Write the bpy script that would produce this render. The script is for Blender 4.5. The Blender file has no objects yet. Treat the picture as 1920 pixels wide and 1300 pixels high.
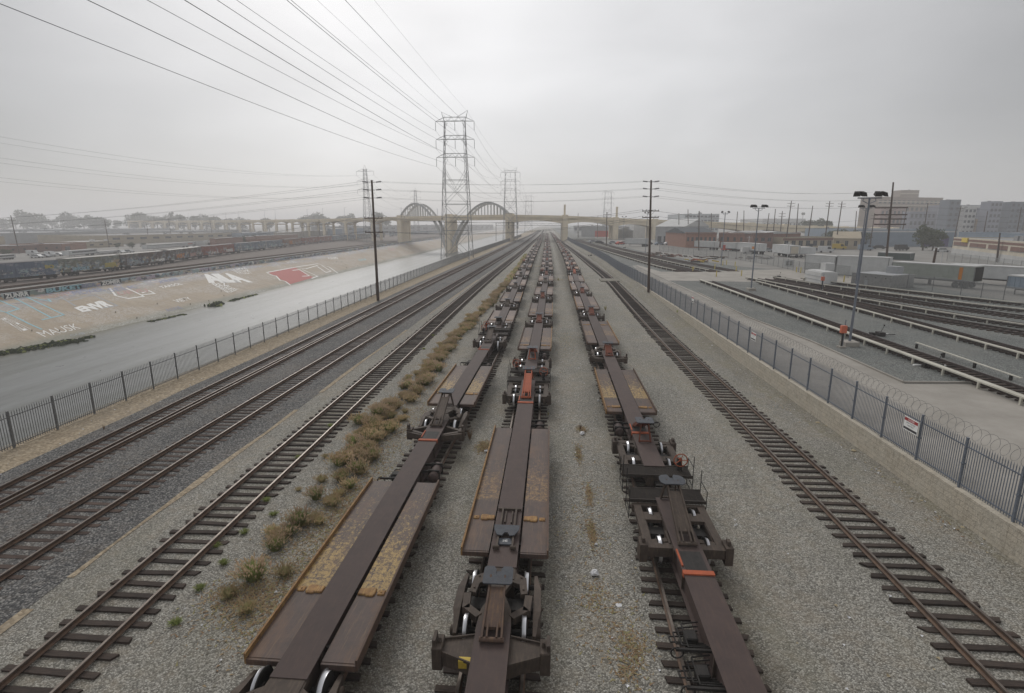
import bpy, math, random
from mathutils import Vector, Matrix
R = random.Random(7)
SC = bpy.context.scene
COL = SC.collection
PI = math.pi

# ------------------------------------------------------------------ camera
F, CAMH = 1000.0, 11.0                      # focal length in photo pixels (1920 wide), eye height in metres
PITCH = math.atan(221 / F)
YAW = math.atan(65 / F * math.cos(PITCH))
cam_d = bpy.data.cameras.new('camera')
cam_d.sensor_width = 36.0
cam_d.lens = 36.0 * F / 1920
cam_d.shift_y = -10 / 1920
cam_d.clip_start = 0.2
cam_d.clip_end = 12000
cam = bpy.data.objects.new('camera', cam_d)
COL.objects.link(cam)
cam.location = (0, 0, CAMH)
cam.rotation_euler = (PI / 2 - PITCH, 0, YAW)
SC.camera = cam
SC.view_settings.view_transform = 'Standard'
SC.view_settings.look = 'None'
SC.view_settings.gamma = 1.0
SC.view_settings.use_curve_mapping = False
SC.view_settings.exposure = 0.34

def ray(u, v):
    x = (u - 960) / F; y = -(v - 640) / F
    fy = math.cos(PITCH) + y * math.sin(PITCH); fz = -math.sin(PITCH) + y * math.cos(PITCH)
    c, s = math.cos(YAW), math.sin(YAW)
    return x * c - fy * s, x * s + fy * c, fz
def at(u, v, z=0.0):
    "ground point at height z seen at that place of the photograph"
    d = ray(u, v); t = (z - CAMH) / d[2]
    return d[0] * t, d[1] * t
def topz(u, v, X, Y):
    d = ray(u, v); t = math.hypot(X, Y) / math.hypot(d[0], d[1])
    return CAMH + d[2] * t
def atY(u, v, Y):
    d = ray(u, v); t = Y / d[1]
    return d[0] * t, CAMH + d[2] * t

# ------------------------------------------------------------------ node helpers
def new_mat(name):
    m = bpy.data.materials.new(name); m.use_nodes = True
    nt = m.node_tree; b = nt.nodes['Principled BSDF']
    return m, nt, b
class N:
    def __init__(s, nt): s.nt = nt; s.tc = None
    def n(s, t, **kw):
        x = s.nt.nodes.new(t)
        for k, v in kw.items():
            if k.startswith('i_'):
                x.inputs[k[2:].replace('_', ' ')].default_value = v
            else: setattr(x, k, v)
        return x
    def l(s, a, b): s.nt.links.new(a, b)
    def coord(s, kind='Object', scale=(1, 1, 1), loc=(0, 0, 0), rot=(0, 0, 0)):
        if s.tc is None: s.tc = s.n('ShaderNodeTexCoord')
        m = s.n('ShaderNodeMapping'); m.inputs['Scale'].default_value = scale; m.inputs['Location'].default_value = loc
        m.inputs['Rotation'].default_value = rot
        if kind == 'World':
            g = s.n('ShaderNodeNewGeometry'); s.l(g.outputs['Position'], m.inputs['Vector'])
        else: s.l(s.tc.outputs[kind], m.inputs['Vector'])
        return m.outputs[0]
    def noise(s, vec, scale=5, detail=4, rough=.6, dist=0):
        x = s.n('ShaderNodeTexNoise'); x.inputs['Scale'].default_value = scale; x.inputs['Detail'].default_value = detail
        x.inputs['Roughness'].default_value = rough; x.inputs['Distortion'].default_value = dist
        s.l(vec, x.inputs['Vector']); return x.outputs['Fac']
    def voro(s, vec, scale=5, out='Color', feature='F1'):
        x = s.n('ShaderNodeTexVoronoi', feature=feature); x.inputs['Scale'].default_value = scale
        s.l(vec, x.inputs['Vector']); return x.outputs[out]
    def ramp(s, fac, stops, interp='LINEAR'):
        x = s.n('ShaderNodeValToRGB'); e = x.color_ramp.elements; x.color_ramp.interpolation = interp
        while len(e) < len(stops): e.new(.5)
        for i, (p, c) in enumerate(stops):
            e[i].position = p; e[i].color = (c, c, c, 1) if not isinstance(c, (tuple, list)) else (*c[:3], 1)
        s.l(fac, x.inputs[0]); return x.outputs[0]
    def mix(s, fac, a, b, mode='MIX'):
        x = s.n('ShaderNodeMix', data_type='RGBA', blend_type=mode)
        for k, v in ((0, fac), (6, a), (7, b)):
            sock = x.inputs[k]
            if isinstance(v, (int, float)): sock.default_value = v if k == 0 else (v, v, v, 1)
            elif isinstance(v, (tuple, list)): sock.default_value = (*v[:3], 1)
            else: s.l(v, sock)
        return x.outputs[2]
    def math(s, op, a, b=0, c=0):
        x = s.n('ShaderNodeMath', operation=op)
        for i, v in enumerate((a, b, c)):
            if isinstance(v, (int, float)): x.inputs[i].default_value = v
            else: s.l(v, x.inputs[i])
        return x.outputs[0]
    def sep(s, vec):
        x = s.n('ShaderNodeSeparateXYZ'); s.l(vec, x.inputs[0]); return x.outputs
    def bump(s, h, strength=.5, dist=.02):
        x = s.n('ShaderNodeBump'); x.inputs['Strength'].default_value = strength; x.inputs['Distance'].default_value = dist
        s.l(h, x.inputs['Height']); return x.outputs[0]
MATS = {}
def rough_mat(name, col, col2=None, rough=.8, scale=3.0, metal=0.0, amt=1.0, bump=0.0, bscale=None, kind='Object', detail=5, stretch=(1, 1, 1), spec=.3, rnd=0.0):
    "two-tone surface mottled by noise"
    if name in MATS: return MATS[name]
    m, nt, b = new_mat(name); n = N(nt)
    col2 = col2 or tuple(c * .72 for c in col)
    v = n.coord(kind, stretch)
    f = n.ramp(n.noise(v, scale, detail, .65), [(.35, 0.0), (.65, 1.0)])
    c = n.mix(n.math('MULTIPLY', f, amt), col, col2)
    if rnd:
        oi = n.n('ShaderNodeObjectInfo')
        c = n.mix(1.0, c, n.ramp(oi.outputs['Random'], [(0, 1 - rnd), (1, 1.0)]), 'MULTIPLY')
    n.l(c, b.inputs['Base Color'])
    b.inputs['Roughness'].default_value = rough; b.inputs['Metallic'].default_value = metal
    b.inputs['Specular IOR Level'].default_value = spec
    if bump:
        n.l(n.bump(n.noise(v, bscale or scale * 6, 3, .6), bump, .02), b.inputs['Normal'])
    MATS[name] = m
    return m

# ------------------------------------------------------------------ world and sun (overcast)
SUN_EL, SUN_AZ = math.radians(34), math.radians(-22)       # azimuth from +Y, negative to the left
sd = Vector((math.sin(SUN_AZ) * math.cos(SUN_EL), math.cos(SUN_AZ) * math.cos(SUN_EL), math.sin(SUN_EL)))
w = bpy.data.worlds.new('World'); SC.world = w; w.use_nodes = True
nt = w.node_tree; n = N(nt); bg = nt.nodes['Background']
sky = n.n('ShaderNodeTexSky', sky_type='NISHITA', sun_disc=False)
sky.sun_elevation = SUN_EL; sky.sun_rotation = SUN_AZ
vec = n.coord('Generated')
nrm = n.n('ShaderNodeVectorMath', operation='NORMALIZE'); n.l(vec, nrm.inputs[0])
dot = n.n('ShaderNodeVectorMath', operation='DOT_PRODUCT'); n.l(nrm.outputs[0], dot.inputs[0]); dot.inputs[1].default_value = sd
glow = n.ramp(dot.outputs['Value'], [(0.0, .54), (.50, .56), (.72, .60), (.86, .70), (.94, .81), (1.0, .93)])
clouds = n.noise(n.coord('Generated', (1, 1, 3.2)), 2.3, 5, .5, .3)
cl = n.ramp(clouds, [(.3, .86), (.72, 1.07)])
band = n.voro  # keep name
c1 = n.mix(1.0, glow, cl, 'MULTIPLY')
# thicker cloud towards the right and the far left
sx = n.sep(nrm.outputs[0])
side = n.ramp(n.math('MULTIPLY_ADD', sx[0], .5, .5), [(0.0, .45), (.12, .58), (.22, .82), (.33, .97), (.45, 1.0), (.62, .97), (.74, .84), (.84, .62), (1.0, .45)])
c2 = n.mix(1.0, c1, side, 'MULTIPLY')
c3 = n.mix(1.0, c2, (.945, .94, .945), 'MULTIPLY')
sk = n.mix(1.0, sky.outputs[0], (.10, .10, .10), 'MULTIPLY')
c4 = n.mix(.94, sk, c3)
n.l(c4, bg.inputs['Color']); bg.inputs['Strength'].default_value = 1.0
sun_d = bpy.data.lights.new('sun', 'SUN'); sun_d.energy = 1.1; sun_d.angle = math.radians(22); sun_d.color = (1, .97, .93)
sun = bpy.data.objects.new('sun', sun_d); COL.objects.link(sun)
sun.rotation_euler = (-sd).to_track_quat('-Z', 'Y').to_euler()

# ------------------------------------------------------------------ object helpers
def tag(o, label=None, cat=None, group=None, kind=None):
    if label: o['label'] = label
    if cat: o['category'] = cat
    if group: o['group'] = group
    if kind: o['kind'] = kind
    return o
def empty(name, loc=(0, 0, 0), rz=0.0, label=None, cat=None, group=None):
    o = bpy.data.objects.new(name, None); COL.objects.link(o); o.location = loc; o.rotation_euler = (0, 0, rz)
    o.empty_display_size = .3
    return tag(o, label, cat, group)
KIDS = {}
def link(name, me, parent=None, loc=(0, 0, 0), rz=0.0, rot=None, scale=None):
    o = bpy.data.objects.new(name, me); COL.objects.link(o)
    o.location = loc; o.rotation_euler = rot or (0, 0, rz)
    if scale: o.scale = scale
    if parent is not None:
        o.parent = parent; KIDS.setdefault(parent.name, []).append(o)
    return o
def copy_tree(o, parent=None):
    c = o.copy(); COL.objects.link(c); c.parent = parent
    if parent is not None: KIDS.setdefault(parent.name, []).append(c)
    for ch in list(KIDS.get(o.name, [])): copy_tree(ch, c)
    return c
class MB:
    "collects simple shapes into one mesh"
    def __init__(s): s.v = []; s.f = []; s.m = []; s.sm = []; s.mats = []; s.cur = 0
    def mat(s, m):
        if m not in s.mats: s.mats.append(m)
        s.cur = s.mats.index(m); return s
    def add(s, vs, fs, smooth=False):
        b = len(s.v); s.v += [tuple(p) for p in vs]
        for f in fs: s.f.append([b + i for i in f]); s.m.append(s.cur); s.sm.append(smooth)
        return s
    def box(s, x0, x1, y0, y1, z0, z1):
        return s.add([(x0, y0, z0), (x1, y0, z0), (x1, y1, z0), (x0, y1, z0), (x0, y0, z1), (x1, y0, z1), (x1, y1, z1), (x0, y1, z1)],
                     [(0, 3, 2, 1), (4, 5, 6, 7), (0, 1, 5, 4), (1, 2, 6, 5), (2, 3, 7, 6), (3, 0, 4, 7)])
    def bbox(s, x0, x1, y0, y1, z0, z1, b=.02):
        "box with chamfered vertical and top edges"
        vs = []; ring = lambda e, z: [(x0 + e, y0, z), (x1 - e, y0, z), (x1, y0 + e, z), (x1, y1 - e, z), (x1 - e, y1, z), (x0 + e, y1, z), (x0, y1 - e, z), (x0, y0 + e, z)]
        vs += ring(b, z0) + ring(b, z1 - b)
        vs += [(x0 + b, y0 + b, z1), (x1 - b, y0 + b, z1), (x1 - b, y0 + b, z1), (x1 - b, y1 - b, z1), (x1 - b, y1 - b, z1), (x0 + b, y1 - b, z1), (x0 + b, y1 - b, z1), (x0 + b, y0 + b, z1)]
        fs = [(0, 7, 6, 5, 4, 3, 2, 1)]
        for k in range(2):
            for i in range(8): fs.append((8 * k + i, 8 * k + (i + 1) % 8, 8 * k + 8 + (i + 1) % 8, 8 * k + 8 + i))
        fs.append((16, 17, 18, 19, 20, 21, 22, 23))
        return s.add(vs, fs)
    def prism(s, pts, z0, z1):
        "extrude a plan polygon (counter-clockwise) from z0 to z1"
        k = len(pts)
        vs = [(x, y, z0) for x, y in pts] + [(x, y, z1) for x, y in pts]
        fs = [tuple(range(k - 1, -1, -1)), tuple(range(k, 2 * k))] + [(i, (i + 1) % k, k + (i + 1) % k, k + i) for i in range(k)]
        return s.add(vs, fs)
    def prof(s, pts, a0, a1, axis='x'):
        "extrude a side profile of (y,z) points along x, or (x,z) points along y"
        k = len(pts)
        if axis == 'x': vs = [(a0, p, q) for p, q in pts] + [(a1, p, q) for p, q in pts]
        else: vs = [(p, a0, q) for p, q in pts] + [(p, a1, q) for p, q in pts]
        fs = [tuple(range(k - 1, -1, -1)), tuple(range(k, 2 * k))] + [(i, (i + 1) % k, k + (i + 1) % k, k + i) for i in range(k)]
        return s.add(vs, fs)
    def tube(s, p, q, r, k=6, r2=None, smooth=True):
        p, q = Vector(p), Vector(q); d = (q - p)
        if d.length < 1e-6: return s
        d.normalize(); a = d.orthogonal().normalized(); b = d.cross(a); r2 = r if r2 is None else r2
        vs = []
        for c, rr in ((p, r), (q, r2)):
            for i in range(k):
                t = 2 * PI * i / k; vs.append(c + (a * math.cos(t) + b * math.sin(t)) * rr)
        fs = [(i, (i + 1) % k, k + (i + 1) % k, k + i) for i in range(k)]
        s.add(vs, fs, smooth); s.add(vs[:k], [tuple(range(k - 1, -1, -1))]); s.add(vs[k:], [tuple(range(k))]); return s
    def bar(s, p, q, wd, ht=None):
        "square bar between two points"
        p, q = Vector(p), Vector(q); d = (q - p).normalized(); ht = ht or wd
        up = Vector((0, 0, 1)) if abs(d.z) < .95 else Vector((0, 1, 0))
        a = d.cross(up).normalized() * wd / 2; b = a.cross(d).normalized() * ht / 2
        vs = [p - a - b, p + a - b, p + a + b, p - a + b, q - a - b, q + a - b, q + a + b, q - a + b]
        return s.add(vs, [(0, 1, 2, 3), (7, 6, 5, 4), (0, 4, 5, 1), (1, 5, 6, 2), (2, 6, 7, 3), (3, 7, 4, 0)])
    def path(s, pts, r, k=6):
        for i in range(len(pts) - 1): s.tube(pts[i], pts[i + 1], r, k)
        return s
    def lathe(s, prof, c=(0, 0, 0), axis='x', k=20, smooth=True):
        "prof = [(along, radius)]"
        vs = []
        for h, r in prof:
            for i in range(k):
                t = 2 * PI * i / k; a, b = r * math.cos(t), r * math.sin(t)
                vs.append({'x': (c[0] + h, c[1] + a, c[2] + b), 'y': (c[0] + a, c[1] + h, c[2] + b), 'z': (c[0] + a, c[1] + b, c[2] + h)}[axis])
        fs = []
        for j in range(len(prof) - 1):
            for i in range(k): fs.append((j * k + i, j * k + (i + 1) % k, (j + 1) * k + (i + 1) % k, (j + 1) * k + i))
        s.add(vs, fs, smooth)
        s.add(vs[:k], [tuple(range(k))]); s.add(vs[-k:], [tuple(range(k))]); return s
    def torus(s, c, rad, r, axis='y', k=20, a0=0, a1=2 * PI):
        pts = []
        for i in range(k + 1):
            t = a0 + (a1 - a0) * i / k; a, b = rad * math.cos(t), rad * math.sin(t)
            pts.append({'x': (c[0], c[1] + a, c[2] + b), 'y': (c[0] + a, c[1], c[2] + b), 'z': (c[0] + a, c[1] + b, c[2])}[axis])
        return s.path(pts, r, 5)
    def mesh(s, name, m=None):
        me = bpy.data.meshes.new(name); me.from_pydata(s.v, [], s.f)
        if m is not None: s.mats = [m]; s.m = [0] * len(s.f)
        for x in s.mats: me.materials.append(x)
        me.polygons.foreach_set('material_index', s.m); me.polygons.foreach_set('use_smooth', s.sm)
        me.update(); return me
    def build(s, name, m=None, parent=None, **kw): return link(name, s.mesh(name, m), parent, **kw)
def interp(pts, y):
    "smooth x(y) through control points (y, x)"
    if y <= pts[0][0]: return pts[0][1]
    for i in range(len(pts) - 1):
        a, b = pts[i], pts[i + 1]
        if y <= b[0]:
            t = (y - a[0]) / (b[0] - a[0])
            m0 = (b[1] - pts[max(i - 1, 0)][1]) / max(b[0] - pts[max(i - 1, 0)][0], 1e-6)
            nx = pts[min(i + 2, len(pts) - 1)]
            m1 = (nx[1] - a[1]) / max(nx[0] - a[0], 1e-6)
            h = b[0] - a[0]
            return (2 * t**3 - 3 * t**2 + 1) * a[1] + (t**3 - 2 * t**2 + t) * h * m0 + (-2 * t**3 + 3 * t**2) * b[1] + (t**3 - t**2) * h * m1
    return pts[-1][1]
def sheet(rows, z=None):
    "rows of (x,y,z) points -> grid mesh builder"
    m = MB(); k = len(rows[0])
    m.add([p for r in rows for p in r], [(i * k + j, i * k + j + 1, (i + 1) * k + j + 1, (i + 1) * k + j) for i in range(len(rows) - 1) for j in range(k - 1)])
    return m

# ------------------------------------------------------------------ ground materials
def gravel_mat(name, a, b_, c, dirt, scale=22, dark=.55, dirt_amt=.5, rows=False):
    m, nt, b = new_mat(name); n = N(nt)
    v = n.coord('World')
    vc = n.voro(v, scale)
    g = n.sep(vc)
    stone = n.ramp(g[0], [(0, a), (.5, b_), (1, c)])
    edge = n.voro(v, scale, 'Distance')
    sh = n.ramp(edge, [(.25, 1.0), (.75, dark)])
    col = n.mix(1.0, stone, sh, 'MULTIPLY')
    big = n.noise(v, .22, 5, .6)
    fine = n.noise(v, 2.1, 4, .7)
    col = n.mix(1.0, col, n.ramp(big, [(.3, .88), (.7, 1.1)]), 'MULTIPLY')
    col = n.mix(n.math('MULTIPLY', n.ramp(n.math('MULTIPLY', big, fine), [(.22, 0.0), (.36, 1.0)]), dirt_amt), col, dirt)
    lo = n.noise(n.coord('World', (1, .12, 1)), .9, 4, .6)
    col = n.mix(1.0, col, n.ramp(lo, [(.3, .9), (.7, 1.06)]), 'MULTIPLY')
    if rows:      # oily dirt and painted contact shade along the three tracks under the cars, damp green-brown fines elsewhere
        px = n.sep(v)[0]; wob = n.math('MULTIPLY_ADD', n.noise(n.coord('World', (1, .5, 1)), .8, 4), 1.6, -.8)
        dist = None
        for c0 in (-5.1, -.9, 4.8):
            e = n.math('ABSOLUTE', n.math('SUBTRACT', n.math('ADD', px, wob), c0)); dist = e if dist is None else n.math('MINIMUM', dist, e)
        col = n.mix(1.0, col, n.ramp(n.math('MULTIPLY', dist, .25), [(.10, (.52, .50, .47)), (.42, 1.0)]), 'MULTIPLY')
        st = n.noise(n.coord('World', (.5, .16, 1)), .7, 5, .65)
        col = n.mix(n.math('MULTIPLY', n.ramp(st, [(.5, 0.0), (.7, 1.0)]), .35), col, (.20, .19, .135))
    n.l(col, b.inputs['Base Color']); b.inputs['Roughness'].default_value = .92; b.inputs['Specular IOR Level'].default_value = .25
    n.l(n.bump(n.math('SUBTRACT', 1.0, edge), .9, .03), b.inputs['Normal'])
    return m
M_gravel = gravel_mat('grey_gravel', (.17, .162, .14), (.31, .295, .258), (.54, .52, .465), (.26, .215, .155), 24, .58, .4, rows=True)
M_ballast = gravel_mat('dark_ballast', (.06, .062, .066), (.15, .148, .145), (.34, .33, .31), (.17, .14, .11), 17, .45, .3)
M_yard = gravel_mat('greenish_ballast', (.11, .118, .113), (.20, .21, .20), (.33, .34, .32), (.22, .20, .17), 17, .55, .25)
M_dirt = gravel_mat('sandy_dirt', (.25, .20, .135), (.36, .29, .20), (.48, .40, .29), (.22, .19, .15), 9, .8, .55)
M_soil = gravel_mat('dusty_soil', (.19, .175, .145), (.29, .27, .225), (.44, .42, .37), (.20, .18, .12), 20, .62, .6)
M_lot = rough_mat('dusty_asphalt', (.26, .25, .23), (.19, .18, .165), .9, .12, kind='World', bump=.2, bscale=4)
M_conc = rough_mat('pale_concrete', (.36, .335, .30), (.27, .25, .22), .85, .35, kind='World', bump=.15, bscale=8)
M_rust = rough_mat('rail_rust', (.145, .088, .055), (.085, .055, .04), .75, 6, spec=.4)
M_railtop = rough_mat('worn_rail', (.20, .17, .145), (.12, .095, .08), .42, 3, metal=.6)
M_tie = rough_mat('old_timber', (.088, .065, .053), (.042, .033, .028), .9, 7, stretch=(.6, 5, 1), bump=.5, bscale=30, rnd=.45)
M_tie2 = rough_mat('brown_timber', (.125, .085, .068), (.06, .044, .037), .9, 7, stretch=(.6, 5, 1), bump=.5, bscale=30, rnd=.45)

# terrain profile across the line of the tracks: yard at 0, river bed, far side at -2.6
ZL, ZW, ZR = -2.6, -9.0, 1.1
def flat(name, pts, z, m, thick=None, parent=None):
    b = MB(); b.add([(x, y, z) for x, y in pts], [tuple(range(len(pts)))])
    return b.build(name, m, parent)
def strip_between(name, xa, xb, y0, y1, z, m, step=8, jit=0.0, kind='structure', dz=0.0):
    "a long sheet between x=xa(y) and x=xb(y) with a slightly uneven edge"
    rows = []; y = y0
    while y <= y1 + .01:
        f = min(1.0, y / 40.0 + .2)
        rows.append([(xa(y) + R.uniform(-jit, jit), y, z), ((xa(y) + xb(y)) / 2, y, z + dz), (xb(y) + R.uniform(-jit, jit), y, z)])
        y += step * max(.15, min(4, y / 60))
    o = sheet(rows).build(name, m); tag(o, kind=kind); return o
ys = [-60, 0, 60, 120, 180, 240, 300, 360, 480, 620, 800, 1200, 2000, 3200]
def Wf(y): return interp([(-60, 15.86), (40, 15.86), (70, 15.86), (88, 15.75), (100, 15.5), (120, 15.4), (145, 15.7), (180, 15.3), (230, 14.2), (290, 13.0), (400, 12.2), (3200, 12.0)], y)
def soil_x(y): return interp([(-60, 15.3), (20, 15.2), (32, 14.6), (45, 13.9), (90, 14.3), (3200, 14.4)], y) if y <= 90 else Wf(y) - interp([(90, 1.5), (120, 1.2), (3200, 1.2)], y)
def berm(y): return 0 if y < 45 else min(ZR, ZR * (y - 45) / 50)
yf_ = [-60, -20, 0, 10, 20, 26, 32, 38, 45, 50, 55, 60, 65, 70, 75, 80, 85, 90, 95, 100, 105, 110, 115, 120, 130, 140, 150, 165, 180, 190, 200, 215, 230, 250, 275, 300, 340, 400, 480, 620, 800, 1200, 2000, 3200]
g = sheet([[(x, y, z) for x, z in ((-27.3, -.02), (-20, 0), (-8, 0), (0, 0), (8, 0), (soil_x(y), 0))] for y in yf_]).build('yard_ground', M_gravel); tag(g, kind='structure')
g = sheet([[(x, y, z) for x, z in ((soil_x(y), 0), (soil_x(y) + .25 * (Wf(y) - soil_x(y)), berm(y) * .4 + .03), (Wf(y) - .02, berm(y) + .05), (Wf(y) + .16, berm(y) + .04))] for y in yf_]).build('soil_berm', M_soil); tag(g, kind='structure')
g = sheet([[(x, y, ZR) for x in (Wf(y) + .09, 60, 300, 3000)] for y in yf_]).build('yard_terrace', M_yard); tag(g, kind='structure')
g = flat('paved_lot', [(54, 112), (62, 98), (60, 60), (66, 20), (400, 20), (1500, 900), (60, 900), (30, 300), (36, 175), (45, 130)], ZR + .004, M_lot); tag(g, kind='structure')
M_bank = None
m, ntm, b = new_mat('weathered_channel_concrete'); n = N(ntm); v = n.coord('World')
st = n.noise(n.coord('World', (.35, 1.6, .35)), .5, 6, .65)
col = n.mix(n.ramp(st, [(.3, 0.0), (.7, 1.0)]), (.375, .30, .21), (.265, .21, .15))
pv = n.sep(v)
seam = n.math('PINGPONG', pv[1], 3.2)
col = n.mix(1.0, col, n.ramp(seam, [(0.0, .72), (.05, 1.0)]), 'MULTIPLY')
wetf = n.math('MULTIPLY_ADD', pv[2], -.9, -7.1)      # damp, mossy concrete close to the water
wetf = n.math('ADD', wetf, n.math('MULTIPLY', n.noise(n.coord('World', (1, .25, 1)), .8, 4), .5))
col = n.mix(n.ramp(wetf, [(.45, 0.0), (1.15, 1.0)]), col, (.20, .195, .15))
col = n.mix(n.ramp(n.noise(v, 3.0, 5, .7), [(.45, 0.0), (.9, .6)]), col, (.52, .47, .40))
M_bank = m; BANK = (n, b, col)
XT, ZT, XB = -104.0, -3.3, -84.3
rows = [[(XT, y, ZT), (XB, y, ZW), (XB + 3, y, ZW - .7), (-44, y, ZW - .7), (-41.5, y, ZW), (-27.3, y, -.02)] for y in ys]
g = sheet(rows).build('river_channel', M_bank); tag(g, kind='structure'); CHANNEL = g
g = sheet([[(x, y, ZL) for x in (-3000, -600, -120, XT)] for y in ys]).build('far_side_ground', M_lot); tag(g, kind='structure')
m, ntm, b = new_mat('shallow_water'); n = N(ntm)
v = n.coord('World', (1, .35, 1))
nz = n.noise(v, .9, 5, .6, .4)
streak = n.noise(n.coord('World', (1, .03, 1)), .28, 4, .55)
wc = n.mix(n.ramp(streak, [(.40, 0.0), (.66, 1.0)]), (.145, .15, .145), (.075, .08, .065))
shore = n.math('MULTIPLY_ADD', n.sep(n.coord('World'))[0], .1, 8.45)
shore = n.math('ADD', shore, n.math('MULTIPLY', n.noise(n.coord('World', (1, .12, 1)), .35, 4, .6), .7))
wc = n.mix(n.ramp(shore, [(.28, 1.0), (.85, 0.0)]), wc, (.13, .12, .075))
n.l(wc, b.inputs['Base Color'])
b.inputs['Roughness'].default_value = .22; b.inputs['Specular IOR Level'].default_value = .4
n.l(n.ramp(nz, [(.3, .27), (.7, .36)]), b.inputs['Roughness'])
n.l(n.bump(n.noise(n.coord('World', (1, .5, 1)), 3.0, 4, .6), .04, .02), b.inputs['Normal'])
n.l(n.ramp(shore, [(.28, .05), (.95, .42)]), b.inputs['Specular IOR Level'])
g = sheet([[(x, y, ZW + .02) for x in (XB - .2, -64, -41)] for y in ys]).build('river_water', m); tag(g, kind='structure')

# ------------------------------------------------------------------ track centre lines  x(y)
PA = [(-20, -22.0), (40, -22.0), (87, -21.9), (120, -21.5), (200, -20.2), (320, -18.6), (600, -14.0), (900, -12)]
PB = [(-20, -17.75), (40, -17.55), (90, -16.6), (130, -15.8), (205, -14.3), (312, -12.6), (650, -10.5), (900, -9.5)]
PC = [(-20, -12.2), (40, -12.2), (72, -12.15), (104, -11.8), (151, -10.9), (217, -9.6), (327, -8.3), (550, -5.6), (900, -5)]
PL = [(-20, -5.6), (10, -5.6), (19, -5.55), (28, -5.25), (37, -4.95), (46, -4.7), (60, -4.66), (85, -4.75), (120, -4.8), (200, -4.6), (300, -4.1), (900, -2.6)]
PM = [(-20, -1.2), (10, -1.2), (25, -1.05), (40, -.95), (56, -.6), (74, -.4), (96, 0.0), (130, .2), (250, .4), (900, .8)]
PR = [(-20, 4.25), (10, 4.28), (14, 4.38), (20, 4.6), (28, 4.82), (45, 4.92), (60, 5.1), (75, 5.3), (92, 5.4), (112, 5.8), (140, 6.35), (186, 6.7), (330, 6.6), (900, 4.5)]
PD = [(-20, 11.75), (45, 11.7), (62, 11.85), (80, 12.2), (100, 12.6), (120, 12.6), (140, 12.3), (181, 11.7), (240, 10.7), (364, 8.4), (540, 6.2), (900, 3.5)]
def heading(P, y, h=2.0): return math.atan2(-(interp(P, y + h) - interp(P, y - h)), 2 * h)

# ballast shoulders under the two main tracks, gravel paths, dirt margin
strip_between('ballast_bed', lambda y: interp(PA, y) - 2.3, lambda y: interp(PB, y) + 2.7, -5, 900, .012, M_ballast, jit=.14, dz=0)
strip_between('dirt_margin', lambda y: -27.0, lambda y: max(-26.2, interp(PA, y) - 2.25), -5, 900, .008, M_dirt, jit=.12, dz=.0)
for ya_, yb_ in ((5, 13), (14, 31), (33, 60), (64, 110)): strip_between('dirt_line', lambda y: interp(PB, y) + 2.62, lambda y: interp(PB, y) + 2.85, ya_, yb_, .017, M_dirt, jit=.11, dz=0)

# ------------------------------------------------------------------ rail tracks
TIES = {}
def tie_mesh(kind, m):
    key = (kind, m.name)
    if key not in TIES:
        out = []
        for i in range(6):
            b = MB(); e = [R.uniform(-.10, .10) for _ in range(4)]
            b.prism([(-1.22 + e[0], -.09), (1.22 + e[1], -.095), (1.22 + e[2], .09), (-1.22 + e[3], .095)], -.05, .075)
            out.append(b.mesh('tie', m))
        TIES[key] = out
    return TIES[key]
def rail_rows(P, off, y0, y1, z):
    pts = []; y = y0
    while y < y1:
        pts.append(y); y += 1.5 if y < 60 else (4 if y < 200 else 12)
    pts.append(y1)
    return [(interp(P, y) + off * math.cos(heading(P, y)), y, z) for y in pts]
def rail_builder(P, off, y0, y1, z, h=.17, hw=.036):
    b = MB(); rows = rail_rows(P, off, y0, y1, z)
    prof = [(-.07, 0), (.07, 0), (.07, .02), (.012, .05), (.012, h - .05), (hw, h - .04), (hw, h), (-hw, h), (-hw, h - .04), (-.012, h - .05), (-.012, .05), (-.07, .02)]
    k = len(prof); vs = [(x + px, y, zz + pz) for x, y, zz in rows for px, pz in prof]
    top = 6
    for i in range(len(rows) - 1):
        for j in range(k):
            b.cur = 1 if j in (5, 6, 7) else 0
            f = (i * k + j, i * k + (j + 1) % k, (i + 1) * k + (j + 1) % k, (i + 1) * k + j)
            b.f.append(list(f)); b.m.append(b.cur); b.sm.append(False)
    b.v = vs; b.f.append(list(range(k - 1, -1, -1))); b.m.append(0); b.sm.append(False)
    b.mats = [M_rust, M_railtop]
    return b
def track(P, y0, y1, label, z=0.0, pitch=.56, ntie=100, tmat=None, y_first=8.0, cover=None, group='railway tracks across the yard', sink=0.0, skip=None):
    t = empty('railway_track', (0, 0, 0), 0, label, 'railway track', group)
    for s in (-1, 1): rail_builder(P, s * .755, y0, y1, z + .085 - sink).build('rail', None, t)
    y = y0; cnt = 0; rest = MB(); tm = tie_mesh('tie', tmat or M_tie)
    while y < y1:
        if not (skip and skip[0] < y < skip[1]):
            x = interp(P, y) + R.uniform(-.05, .05); rz = heading(P, y) + R.uniform(-.04, .04); zz = z - sink + R.uniform(-.035, .0)
            if y >= y_first and cnt < ntie:
                link('tie', tm[R.randrange(6)], t, (x, y, zz), rz); cnt += 1
            else:
                c, s_ = math.cos(rz), math.sin(rz)
                pts = [(x + a * c - b_ * s_, y + a * s_ + b_ * c) for a, b_ in ((-1.22, -.09), (1.22, -.09), (1.22, .09), (-1.22, .09))]
                rest.prism(pts, zz - .04, zz + .085)
        y += pitch * R.uniform(.93, 1.07) * (1 if y < 250 else 2)
    o = rest.build('ties', tmat or M_tie, t); tag(o, kind='stuff')
    if cover: cover(t)
    return t
track(PA, -5, 900, 'outermost main line track beside the sandy strip and the river fence', tmat=M_tie2, y_first=12, sink=.03, pitch=.5)
track(PB, -5, 900, 'second main line track from the river, on dark ballast', tmat=M_tie2, y_first=11, sink=.02, pitch=.5)
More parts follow.
